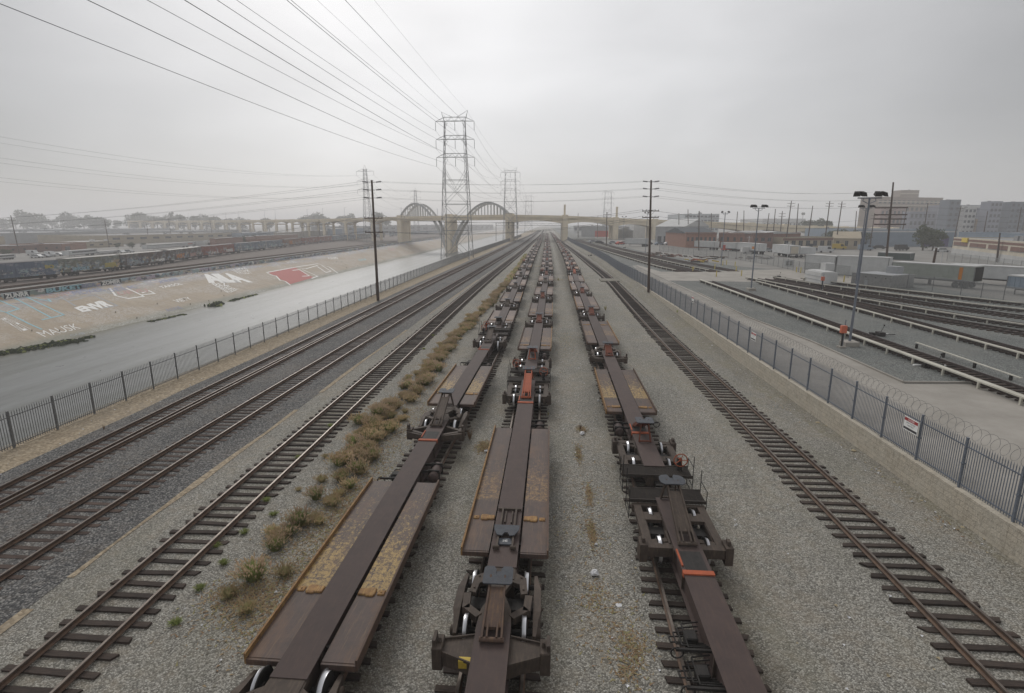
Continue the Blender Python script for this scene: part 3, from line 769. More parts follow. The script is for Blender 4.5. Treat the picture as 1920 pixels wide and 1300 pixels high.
# right row
car('R', PR, 0, -4.0, 19.1, [], [], [16.6], [13.85], [(17.7, 2.15, 15.2, M_cast, M_slate, 0.0, True)], [(9.6, 1)], [(10.2, -1), (11.3, -1)], 'joint', 'end',
    desc='spine car ending in an open frame with round hitch plate', wheel_side=9)
car('R', PR, 1, 19.95, 42.0, [(27.7, 36.2, M_deck1, 28.4)], [(40.0, 'thin')], [22.6, 42.0], [24.4], [(23.7, 2.1, 25.2, M_red, M_slate), (41.0, 1.95, 39.6, M_red)], [(26.0, -1)], [(26.6, 1)], 'end', 'joint',
    desc='spine car with rusty brake wheel and yellow deck edge', wheel_side=1)
car('R', PR, 2, 42.0, 60.6, [(44.7, 55.0, M_deck2, 53.0)], [(58.4, 'thin')], [60.6], [], [(59.6, 1.95, 58.0, M_red)], [(56.0, -1)], [(56.2, 1)], desc='spine car with dull yellow deck edge and bent piping')
car('R', PR, 3, 60.6, 79.6, [(63.6, 74.2, M_deck3, 65.0)], [(77.6, 'thin')], [79.6], [], [(78.7, 1.9, 77.0, M_red)], [], [], desc='brown spine car with pink-tinged deck plates')
car('R', PR, 4, 79.6, 93.2, [(82.4, 91.0, M_deck3)], [], [93.2], [], [], [], [], desc='short spine car with decks almost touching the next')
M_deck4 = deck_mat('deck_with_orange_wear', .75, (.52, .30, .15), bias=.08, pale=.35)
car('R', PR, 5, 93.2, 112.6, [(94.6, 105.0, M_deck3)], [], [109.8], [], [(111.0, 2.0, 107.6, M_orange)], [], [], 'joint', 'end', desc='spine car with an orange hitch strut at its far end')
yq = 113.6; i = 6
for Lu in [18.4, 18.4, 18.4, 18.4, 19.6] * 5:
    e = (i - 6) % 5
    std('R', PR, i, yq, yq + Lu - (1.0 if e == 3 else 0), M_deck4 if i < 8 else (M_deck3, M_deck2)[i % 2], 'end' if e in (4, 0) and (e == 4 or i == 6) else 'joint', 'end' if e == 3 else 'joint', strut=M_red)
    yq += Lu; i += 1
    if i > 27: break
def drop(o):
    for ch in KIDS.get(o.name, []): drop(ch)
    bpy.data.objects.remove(o)
drop(T_TRUCK)
# yellow label on the near cross arm
mc = [o for o in COL.objects if o.name.startswith('spine_car') and 'yellow label' in o.get('label', '')][0]
MB().box(-.74, -.46, 16.46, 16.60, .80, 1.0).build('label_plate', M_yel, mc)

# ------------------------------------------------------------------ retaining wall and palisade fences
m, ntm, b = new_mat('rough_block_wall'); n = N(ntm)
br = n.n('ShaderNodeTexBrick'); br.inputs['Scale'].default_value = 1.0; br.inputs['Brick Width'].default_value = .42; br.inputs['Row Height'].default_value = .21
br.inputs['Mortar Size'].default_value = .012; br.inputs['Color1'].default_value = (.50, .445, .355, 1); br.inputs['Color2'].default_value = (.42, .375, .30, 1); br.inputs['Mortar'].default_value = (.30, .265, .215, 1)
cv = n.n('ShaderNodeCombineXYZ'); sp = n.sep(n.coord('World')); n.l(sp[1], cv.inputs[0]); n.l(sp[2], cv.inputs[1]); n.l(cv.outputs[0], br.inputs['Vector'])
v = n.coord('World')
c = n.mix(n.ramp(n.noise(v, 1.2, 6, .7), [(.35, 0.0), (.7, .55)]), br.outputs['Color'], (.52, .49, .42))
c = n.mix(n.ramp(n.noise(v, 5, 5, .7), [(.5, 0.0), (.75, .6)]), c, (.18, .155, .12))
n.l(c, b.inputs['Base Color']); b.inputs['Roughness'].default_value = .95; n.l(n.bump(n.noise(v, 12, 4, .7), .8, .04), b.inputs['Normal'])
M_block = m
M_fence = rough_mat('bluish_grey_fence_paint', (.15, .17, .205), (.11, .125, .15), .5, 3, spec=.4)
M_galv = rough_mat('dull_galvanised_steel', (.22, .225, .225), (.15, .155, .16), .5, 5, metal=.2)
rw = empty('retaining_wall', (0, 0, 0), 0, 'weathered grey block wall carrying the blue-grey fence on the right', 'wall')
y = -2.0
while y < 110:
    L = 6.4; b = MB(); zj = R.uniform(-.02, .03)
    b.box(15.66, 16.02, y + .004, y + L - .004, -.1, 1.12 + zj + (.03 if int(y) % 3 else 0))
    b.build('wall_section', M_block, rw); y += L
def fence(name, x, y0, y1, zb, h, label, pitch=2.44, pk=.135, m=M_fence, lean=0.0, wob=None, base=None):
    t = empty(name, (0, 0, 0), 0, label, 'fence')
    nb = int((y1 - y0) / pitch); rest = MB().mat(m)
    def zb_(y): return base(y) if base else zb
    xf = wob or (lambda y: x)
    b0 = MB().mat(m)
    for sx in (0,):
        b0.box(-.036, .036, -.036, .036, -.05, h + .06); b0.prism([(-.045, -.045), (.045, -.045), (.045, .045), (-.045, .045)], h + .06, h + .085)
        b0.box(-.06, .06, -.05, .05, h * .5, h * .5 + .06)
    pm = b0.mesh('post')
    def panel(mb, y, full=True):
        z = zb_(y); dx = xf(y + pitch) - xf(y); dz = zb_(y + pitch) - z
        for zz in (.18, h * .87): mb.bar((xf(y), y, z + zz), (xf(y) + dx, y + pitch, z + dz + zz), .035, .045)
        q = pk * .6
        while q < pitch - .04:
            f = q / pitch; xx = xf(y) + dx * f; zt = z + dz * f
            w_ = .024
            mb.add([(xx, y + q - w_, zt + .06), (xx + .014, y + q, zt + .06), (xx, y + q + w_, zt + .06), (xx, y + q - w_, zt + h - .05), (xx + .014, y + q, zt + h - .05), (xx, y + q + w_, zt + h - .05), (xx - .03 * (1 if x > 0 else -1) * 0, y + q, zt + h + .09)],
                   [(0, 1, 4, 3), (1, 2, 5, 4), (2, 0, 3, 5), (3, 4, 6), (4, 5, 6), (5, 3, 6)])
            q += pk
    for i in range(nb):
        y = y0 + i * pitch
        if i < 98:
            link('post', pm, t, (xf(y), y, zb_(y)))
            p = MB(); panel(p, y); p.build('palisade_panel', m, t)
        else:
            z = zb_(y); rest.box(xf(y) - .045, xf(y) + .045, y - .045, y + .045, z, z + h + .08); panel(rest, y)
    if rest.v:
        o = rest.build('palisade_bays', m, t); tag(o, kind='stuff')
    return t
fl = fence('palisade_fence', -26.45, 16.0, 460, 0, 1.86, 'dark palisade fence between the sandy strip and the river', wob=lambda y: interp([(0, -26.4), (40, -26.5), (147, -26.5), (181, -26.0), (270, -24.4), (460, -21)], y), m=M_galv)
fr = fence('palisade_fence', 15.86, 10.0, 330, 1.12, 1.95, 'blue-grey palisade fence topped with coiled wire on the block wall', wob=Wf, pk=.112, base=lambda y: 1.13 if y < 110 else 1.1)
b = MB().mat(M_galv); pts = []
y = 10.0
while y < 98:
    t = y * 2 * PI / .42; pts.append((16.05 + .25 * math.cos(t), y, 3.35 + .27 * math.sin(t))); y += .42 / (12 if y < 50 else 7)
b.path(pts, .0065, 3).build('razor_wire', None, fr)
# warning signs on the fence
M_signw = rough_mat('sign_white', (.88, .88, .86), (.80, .80, .78), .5, 3)
M_signr = rough_mat('sign_red', (.42, .05, .05), (.35, .05, .05), .5, 3)
M_ink = rough_mat('sign_ink', (.06, .06, .07), (.05, .05, .05), .6, 3)
def text_mesh(txt, quad, m, bold=0.0, name='lettering', parent=None, lift=0.0, nrm=None):
    "flat lettering mapped on the quad bl, br, tr, tl"
    cu = bpy.data.curves.new(name, 'FONT'); cu.body = txt; cu.offset = bold; cu.resolution_u = 3
    o = bpy.data.objects.new('tmp', cu); COL.objects.link(o)
    dg = bpy.context.evaluated_depsgraph_get(); me = bpy.data.meshes.new_from_object(o.evaluated_get(dg))
    bpy.data.objects.remove(o); me.name = name
    xs = [q.co.x for q in me.vertices]; yv = [q.co.y for q in me.vertices]
    x0, x1, y0, y1 = min(xs), max(xs), min(yv), max(yv)
    bl, br_, tr, tl = [Vector(q) for q in quad]
    nn = Vector(nrm) if nrm else (br_ - bl).cross(tl - bl).normalized()
    for q in me.vertices:
        a = (q.co.x - x0) / (x1 - x0); c = (q.co.y - y0) / (y1 - y0)
        q.co = bl * (1 - a) * (1 - c) + br_ * a * (1 - c) + tr * a * c + tl * (1 - a) * c + nn * lift
    me.materials.clear(); me.materials.append(m); me.update()
    return link(name, me, parent)
def warn_sign(u, v, uu, vv, label):
    x = 15.74
    d = ray(u, v); t = x / d[0]; yc, zc = d[1] * t, CAMH + d[2] * t
    s = MB().mat(M_signw).box(-.012, 0, -.44, .44, -.30, .30); s.mat(M_signr).box(-.014, -.0121, -.42, .42, .12, .26)
    s.mat(M_ink).box(-.014, -.0121, -.42, .42, -.26, -.16)
    o = s.build('warning_sign', None, None, loc=(x, yc, zc)); tag(o, label, 'sign')
    text_mesh('DANGER', [(-.015, .20, .15), (-.015, -.20, .15), (-.015, -.20, .23), (-.015, .20, .23)], M_signw, parent=o)
    text_mesh('HIGH VOLTAGE', [(-.014, .28, .02), (-.014, -.28, .02), (-.014, -.28, .08), (-.014, .28, .08)], M_ink, parent=o)
    text_mesh('KEEP OUT', [(-.014, .2, -.09), (-.014, -.2, -.09), (-.014, -.2, -.03), (-.014, .2, -.03)], M_ink, parent=o)
warn_sign(1708, 798, 0, 0, 'white, red and black warning sign wired to the nearest part of the fence')
warn_sign(1413, 631, 0, 0, 'small white warning sign wired to the fence further up the line')
warn_sign(1299, 562, 0, 0, 'tiny white sign on the fence close to the tall wooden pole')

# ------------------------------------------------------------------ concrete road, crossing and electric yard tracks
g = flat('concrete_road', [(16.03, 5), (30, 5), (27.6, 34.1), (22.7, 33.8), (22.7, 46), (21.7, 58), (22.1, 79), (21.7, 96), (60, 93), (64, 122), (45, 120), (31, 113.5), (24, 114), (22.2, 132), (20.6, 130), (19.6, 116), (17.2, 100), (16.1, 88)], ZR + .008, M_conc); tag(g, kind='structure')
b = MB().bar((22.75, 34.0, ZR + .06), (22.75, 46, ZR + .06), .14, .12).bar((22.75, 46, ZR + .06), (21.75, 58, ZR + .06), .14, .12).bar((21.75, 58, ZR + .06), (22.15, 79, ZR + .06), .14, .12).bar((22.7, 34.0, ZR + .06), (27.6, 34.2, ZR + .06), .14, .12)
tag(b.build('road_kerb', M_conc), kind='structure')
M_cover = rough_mat('weathered_cover_board', (.56, .54, .47), (.42, .40, .34), .75, 2, stretch=(1, .3, 1))
M_yrail = rough_mat('dark_brown_rail', (.07, .05, .045), (.045, .035, .033), .7, 4)
def poly_y(pts): return sorted([(y, x) for x, y in pts])
YT = [([(28.1, 14), (28.1, 80), (27.9, 94)], 'nearest electric track, dark rails beside a long white cover board'),
      ([(36.9, 22), (36.9, 80), (36.7, 92)], 'second electric track from the concrete road'),
      ([(54, 40), (47.3, 53), (43.6, 64.4), (39.8, 83), (37.4, 99)], 'third electric track, curving away to the right'),
      ([(58.5, 44), (51.5, 58), (47.5, 68), (42.2, 86), (40.2, 99)], 'fourth electric track, curving away to the right'),
      ([(66, 50), (54.8, 64), (49.8, 74.6), (44.6, 90), (42.6, 100)], 'fifth electric track, before the grey block shed'),
      ([(74, 52), (61, 66), (55, 77), (48.5, 93), (47, 99)], 'sixth electric track, passing close before the grey block shed'),
      ([(45.5, 45), (40.3, 60), (38.2, 74), (36.8, 90)], 'electric branch track merging into the second one'),
      ([(28.4, 114), (27, 122), (24.8, 150), (23.0, 180), (19.5, 240), (16.5, 330)], 'electric track beyond the concrete crossing, nearest the fence'),
      ([(31.4, 114), (29.6, 128), (27.4, 160), (25.3, 190), (22, 250), (19.5, 330)], 'second electric track beyond the concrete crossing'),
      ([(35.2, 114), (32.8, 135), (30.2, 165), (27.9, 195), (25.8, 255), (24, 330)], 'third electric track beyond the concrete crossing'),
      ([(39.5, 116), (36, 140), (33, 170), (30.4, 200), (28, 260), (26, 330)], 'farthest electric track beyond the concrete crossing')]
for k, (pts, lab) in enumerate(YT):
    P = poly_y(pts); y0, y1 = P[0][0], P[-1][0]
    t = empty('electric_track', (0, 0, 0), 0, lab, 'railway track', 'electric tracks in the fenced yard')
    def rows_for(off, z, wd, ht, yy0=y0, yy1=y1, m_=M_yrail, nm='rail', gap=None):
        b = MB(); y = yy0; prev = None
        while y <= yy1 + .01:
            h = heading(P, y, 1.0); p = (interp(P, y) + off * math.cos(h), y + off * math.sin(h), z)
            if prev: b.bar(prev, p, wd, ht)
            prev = p; y += (yy1 - yy0) / max(4, int((yy1 - yy0) / 4))
        return b.build(nm, m_, t)
    for s in (-1, 1): rows_for(s * .78, ZR + .17, .09, .15)
    if k in (0, 1, 2, 4, 5, 7, 9):
        rows_for(-1.45, ZR + .46, .42 if k == 0 else .28, .09, m_=M_cover, nm='cover_board'); rows_for(-1.45, ZR + .27, .08, .1, nm='power_rail')
        b = MB(); y = y0 + 1
        while y < y1:
            h = heading(P, y, 1.0); x = interp(P, y) - 1.45 * math.cos(h) - .18
            b.box(x - .06, x + .06, y - .06, y + .06, ZR, ZR + .44); y += 3.0
        tag(b.build('board_brackets', M_cover, t), kind='stuff')
    b = MB(); y = y0; q = 0
    while y < y1:
        h = heading(P, y, 1.0); c, s_ = math.cos(h), math.sin(h); x = interp(P, y)
        q += 1
        wd = 1.25
        b.prism([(x + a * c - e * s_, y + a * s_ + e * c) for a, e in ((-wd, -.11), (wd, -.11), (wd, .11), (-wd, .11))], ZR - .02, ZR + .09)
        y += .62
    tag(b.build('ties', M_tie2, t), kind='stuff')
# short spare cover board and loose gear in the yard
b = MB().mat(M_cover).bar((29.9, 34.2, ZR + .4), (30.3, 44.6, ZR + .4), .16, .05)
for y in (35, 38, 41, 44): b.mat(M_dark).box(29.95, 30.1, y, y + .12, ZR, ZR + .375)
tag(b.build('rail_cover', None), 'short grey cover board on posts beside the nearest electric track', 'rail cover')
def switch_gear(x, y, label):
    b = MB().mat(M_dark)
    b.bbox(-.25, .25, -.4, .4, 0, .35, .03); b.bbox(-.9, -.5, -.2, .2, 0, .3, .03); b.bar((-.5, 0, .12), (1.3, 0, .12), .07, .05); b.tube((.1, .1, .35), (.3, .1, .9), .02); b.lathe([(.9, .07), (1.0, .07)], (.3, .1, 0), 'z', 8)
    b.mat(M_signw).box(-1.2, 1.0, .45, .6, 0, .08)
    tag(b.build('switch_machine', None, loc=(x, y, ZR + .01)), label, 'switch machine', 'switch gear by the electric tracks')
for (u, v, l) in ((1650, 630, 'black switch machine near the foot of the nearest light mast'), (1755, 690, 'black switch gear at the short cover board'), (1535, 548, 'low black switch gear before the white slatted box'), (1460, 521, 'small black switch box near the end of a cover board'),
                  (1172, 465, 'low black switch box far up the yard'), (1108, 480, 'pale switch housing close to the bluish fence')):
    x, y = at(u, v, ZR); switch_gear(x, y, l)

# ------------------------------------------------------------------ poles, masts, towers, wires
M_wood = rough_mat('creosoted_pole_wood', (.095, .062, .045), (.055, .04, .032), .85, 4, stretch=(3, 3, .3))
M_steel = rough_mat('grey_lattice_steel', (.30, .305, .31), (.22, .225, .23), .55, 2, metal=.2)
M_mast = rough_mat('blue_grey_mast_paint', (.19, .21, .25), (.15, .165, .19), .5, 2)
M_ins = rough_mat('grey_insulator', (.12, .12, .13), (.08, .08, .09), .4, 5)
M_wire = rough_mat('dark_wire', (.06, .062, .068), (.05, .05, .055), .6, 5)
TIPS = {}
def wood_pole(key, u, v, ut, vt, zg, label, arms=(), posts=(), r=.17, rz=0.0, lean=None, group='wooden poles around the yards'):
    x, y = at(u, v, zg); d = ray(ut, vt); hyp = math.hypot(x, y) / math.hypot(d[0], d[1])
    tx, ty, tz = d[0] * hyp, d[1] * hyp, CAMH + d[2] * hyp
    t = empty('utility_pole', (x, y, zg), 0, label, 'utility pole', group)
    top = Vector((tx - x, ty - y, tz - zg))
    MB().tube((0, 0, -.1), top, r, 9, r * .62).build('shaft', M_wood, t)
    tips = []
    H = top.z
    for (vv, hw) in arms:
        z = CAMH + ray(u, vv)[2] * math.hypot(x, y) / math.hypot(*ray(u, vv)[:2]) - zg
        c = top * (z / H); c1 = Vector((math.cos(rz), math.sin(rz), 0))
        b = MB(); off = Vector((-math.sin(rz), math.cos(rz), 0)) * -.16
        b.bar(c - c1 * hw + off, c + c1 * hw + off, .1 if hw < 2 else .2, .12 if hw < 2 else .24); b.bar(c - c1 * hw * .5 + off, c + Vector((0, 0, -.7)) + off * .8, .03, .03); b.bar(c + c1 * hw * .5 + off, c + Vector((0, 0, -.7)) + off * .8, .03, .03)
        a = b.build('crossarm', M_wood, t)
        for q in (-.95, -.55, .55, .95):
            p = c + c1 * hw * q + off
            MB().lathe([(.05, .02), (.1, .05), (.16, .05), (.2, .03)], tuple(p), 'z', 6).build('insulator', M_ins, a)
            tips.append(Vector((x, y, zg)) + p + Vector((0, 0, .2)))
    for (vv, hw) in posts:
        z = CAMH + ray(u, vv)[2] * math.hypot(x, y) / math.hypot(*ray(u, vv)[:2]) - zg; c = top * (z / H); c1 = Vector((math.cos(rz), math.sin(rz), 0))
        for s in (-1, 1):
            b = MB(); a0 = c + c1 * s * .15
            b.tube(a0, c + c1 * s * hw * .45, .03, 6); b.mat(M_ins)
            p0 = c + c1 * s * hw * .45; p1 = c + c1 * s * hw + Vector((0, 0, .08))
            for k in range(6): b.tube(p0.lerp(p1, k / 6), p0.lerp(p1, (k + .7) / 6), .10, 8, .075)
            b.mats[0:0] = [] ; b.build('post_insulator', M_ins, t)
            tips.append(Vector((x, y, zg)) + p1)
    TIPS[key] = tips
    return t
def wire(p, q, sag, r=.014, label=None, group=None, nseg=22, t0=0.0, t1=1.0):
    p, q = Vector(p), Vector(q); pts = []
    for i in range(nseg + 1):
        t = t0 + (t1 - t0) * i / nseg; c = p.lerp(q, t); c.z -= 4 * sag * t * (1 - t); pts.append(c)
    # thin wires keep a real radius a little above that of bare cable
    vs = []; fs = []; k = 4
    d = (q - p).normalized(); a = d.orthogonal().normalized(); b_ = d.cross(a)
    for c in pts:
        for j in range(k):
            th = 2 * PI * j / k; vs.append(c + (a * math.cos(th) + b_ * math.sin(th)) * r)
    for i in range(len(pts) - 1):
        for j in range(k): fs.append((i * k + j, i * k + (j + 1) % k, (i + 1) * k + (j + 1) % k, (i + 1) * k + j))
    b = MB(); b.add(vs, fs, True); o = b.build('power_line', M_wire); tag(o, label or 'thin dark wire strung across the hazy sky', 'power line', group or 'overhead wires')
    return o
wood_pole('L', 709, 564, 697, 338, 0, 'tall dark wooden pole between the river fence and the main tracks', arms=((409.5, 1.3), (436, 1.3)), posts=((342, 1.35), (356.5, 1.3), (371.5, 1.3)), r=.21)
wood_pole('M', 1216, 547, 1221, 338, .9, 'tall brown wooden pole standing by the right-hand fence', arms=((396, 1.2), (408, 1.2)), posts=((341, 1.2), (354.5, 1.2), (369, 1.2)), r=.2)
wood_pole('R', 1660, 507, 1675, 342, ZR, 'very tall wooden pole with four wide crossarms at the white trailers', arms=((390, 3.1), (403, 3.1), (411, 3.0), (421, 3.0)), posts=(), r=.24, rz=-.15)
for i in range(3):
    for s in (0, 1):
        a, bq = TIPS['L'][8 + i * 2 + s], TIPS['M'][8 + i * 2 + s]
        wire(a, bq, .5 + .1 * i, .011, 'thin wire between the two tall wooden poles across the tracks', 'wires between the wooden poles')
        wire(bq, TIPS['R'][0] + Vector((-2 + s, 0, 3.0 - i * 1.5)), .9, .013, 'wire from the middle wooden pole to the very tall pole on the right', 'wires to the tall right pole')
        wire(a, (-150 - s, 118, 11.5 - i * 1.4), 1.2, .014, 'thin wire running from the left pole over the river', 'wires over the river')
for i in range(8):
    if i % 2 == 0: wire(TIPS['L'][i], TIPS['M'][i], 1.3, .02, 'sagging cable on the lower crossarms between the wooden poles', 'lower cables between the wooden poles')
    if i in (0, 5): wire(TIPS['L'][i], (-150, 160, 4.5 + i * .4), 2, .02, 'thin wire running from the left pole over the river', 'wires over the river')
for i in (1, 6): wire(TIPS['M'][i], TIPS['R'][8 + i], 1.4, .02, 'cable from the middle pole towards the trailers', 'cables to the tall right pole')
for k in range(4): wire(TIPS['R'][k * 4 + 3], (260, 150, 16 - k * 1.7), 2.2, .02, 'wire running off to the right above the warehouses', 'wires at the right edge')
small = [(1448, 460, 1454, 392, 0, 'thin pole left of the two tallest skyline poles'), (1660, 462, 1668, 392, 0, 'thin pole immediately left of the very tall wooden pole'), (1601, 462, 1606, 396, 0, 'thin pole between the slim mast and the palm side'), (1631, 463, 1640, 400, 1, 'short pole with crossarms above the blue-grey warehouse'), (1840, 464, 1852, 396, 0, 'plain pole in front of the dark flats'), (1273, 456, 1273, 400, 0, 'thin pole above the dock warehouse'), (1333, 456, 1334, 400, 0, 'thin pole under the water tank'), (1120, 446, 1121, 405, 0, 'thin hazy pole left of the viaduct pylon'), (1472, 466, 1484, 377, 1, 'slim dark pole behind the long beige bridge wall'), (1491, 462, 1497, 382, 0, 'faint thin pole just right of a slimmer dark one'), (1513, 462, 1524, 386, 0, 'faint leaning pole beside the palm tree'), (1545, 466, 1556, 377, 1, 'dark pole with crossarms right of the palm tree'),
         (1566, 466, 1579, 378, 1, 'dark pole with two crossarms further right of the palm'), (1728, 464, 1740, 381, 0, 'thin pole before the pale old warehouse block'), (1687, 462, 1700, 391, 0, 'plain dark pole just right of the tallest pole'), (1786, 464, 1802, 386, 1, 'pole with many crossarms above the brick and cream building'),
         (1902, 464, 1915, 389, 1, 'pole with crossarms at the right edge of the view'), (1742, 533, 1756, 465, 0, 'short leaning pole in front of the open-sided trailer'), (1869, 492, 1875, 437, 0, 'short dark pole in front of the brick and cream building'), (1137, 462, 1138, 398, 1, 'dark pole before the warehouse with the red awning'),
         (36, 476, 20, 404, 1, 'leaning wooden pole at the far left'), (205, 464, 196, 413, 1, 'wooden pole in front of the tan sheds left of the river'), (279, 456, 275, 420, 1, 'wooden pole behind the white semi trailer'), (322, 452, 316, 410, 1, 'wooden pole above the tan warehouse wall'), (399, 449, 393, 410, 1, 'wooden pole left of the low trees near the viaduct'),
         (601, 455, 598, 412, 1, 'pole behind the red boxcars'), (1310, 470, 1311, 396, 0, 'slim dark pole before the brick sheds'), (1378, 458, 1383, 397, 0, 'thin pole over the brick shed roof'), (1394, 458, 1395, 395, 0, 'thin pole at the end of the brick shed roof'), (1434, 460, 1442, 400, 0, 'thin pole behind the sloping bridge wall'), (1461, 460, 1467, 396, 1, 'short pole left of the white building'),
         (1356, 456, 1360, 398, 0, 'thin pole right of the far factory'), (1291, 456, 1290, 393, 0, 'thin pole left of the far factory'), (1084, 446, 1084, 400, 0, 'thin pole near the beige pier')]
for i, (u, v, ut, vt, a, lab) in enumerate(small):
    zg = ZR if u > 960 else ZL
    vb = v
    wood_pole('s%d' % i, u, vb, ut, vt, zg, lab, arms=((vt + 5, 1.7), (vt + 10, 1.7)) if a else (), r=.25, rz=.2)
def light_mast(u, v, ut, vt, label, lamps=4, r=.09, base=True):
    x, y = at(u, v, ZR); zt = topz(ut, vt, x, y); h = zt - ZR
    t = empty('light_mast', (x, y, ZR), 0, label, 'light mast', 'floodlight masts in the fenced yard')
    MB().tube((0, 0, 0), (0, 0, h), r * 1.15, 10, r * .7).tube((0, 0, h - .05), (0, 0, h + .05), r * .9, 8).build('shaft', M_mast, t)
    if base: MB().bbox(-.55, .55, -.55, .55, -.02, .38, .05).build('footing', M_conc, t)
    b = MB(); w_ = .9
    b.tube((-w_, 0, h + .1), (w_, 0, h + .1), .045, 6); b.tube((0, 0, h), (0, 0, h + .12), .06, 6)
    for s in (-1, 1): b.path([(s * .45, 0, h + .1), (s * .5, 0, h - .12), (s * .1, 0, h - .3)], .03, 5)
    b.build('head_frame', M_mast, t)
    for i in range(lamps):
        px = -w_ + 2 * w_ * (i + .5) / lamps if lamps > 2 else (-.7 + 1.4 * i)
        px = ((-1.05, -.55, .55, 1.05) if lamps == 4 else (-.8, .8, .2))[i]
        L_ = MB().mat(M_dark); yaw = (-.5, .3, -.2, .6)[i % 4]
        L_.add([(-.24, -.16, .0), (.24, -.16, -.0), (.24, .30, .16), (-.24, .30, .16), (-.18, -.10, .30), (.18, -.10, .30), (.18, .2, .42), (-.18, .2, .42)], [(0, 3, 2, 1), (4, 5, 6, 7), (0, 1, 5, 4), (1, 2, 6, 5), (2, 3, 7, 6), (3, 0, 4, 7)])
        L_.mat(M_galv).add([(-.2, -.12, .005), (.2, -.12, .005), (.2, .26, .14), (-.2, .26, .14)], [(0, 3, 2, 1)])
        L_.build('floodlight', None, t, loc=(px, -.1, h + .2), rz=yaw)
light_mast(1592, 648, 1632, 374, 'nearest tall grey light mast with dark floodlights, on a square footing')
light_mast(1408, 545, 1424, 392, 'light mast with four floodlights in the middle of the electric yard', r=.09)
light_mast(1604, 537, 1624, 392, 'light mast just behind the nearest one, by the block shed', r=.1)
light_mast(1352, 497, 1359, 401, 'slender light mast near the yellow bollards', 2, .09, False)
light_mast(1210, 476, 1214, 401, 'slender light mast directly left of the tall wooden pole', 3, .08, False)
light_mast(1168, 462, 1169, 408, 'far light mast above the beige viaduct', 2, .08, False)
light_mast(1607, 434, 1612, 391, 'far floodlight mast over the dark warehouse', 2, .12, False)

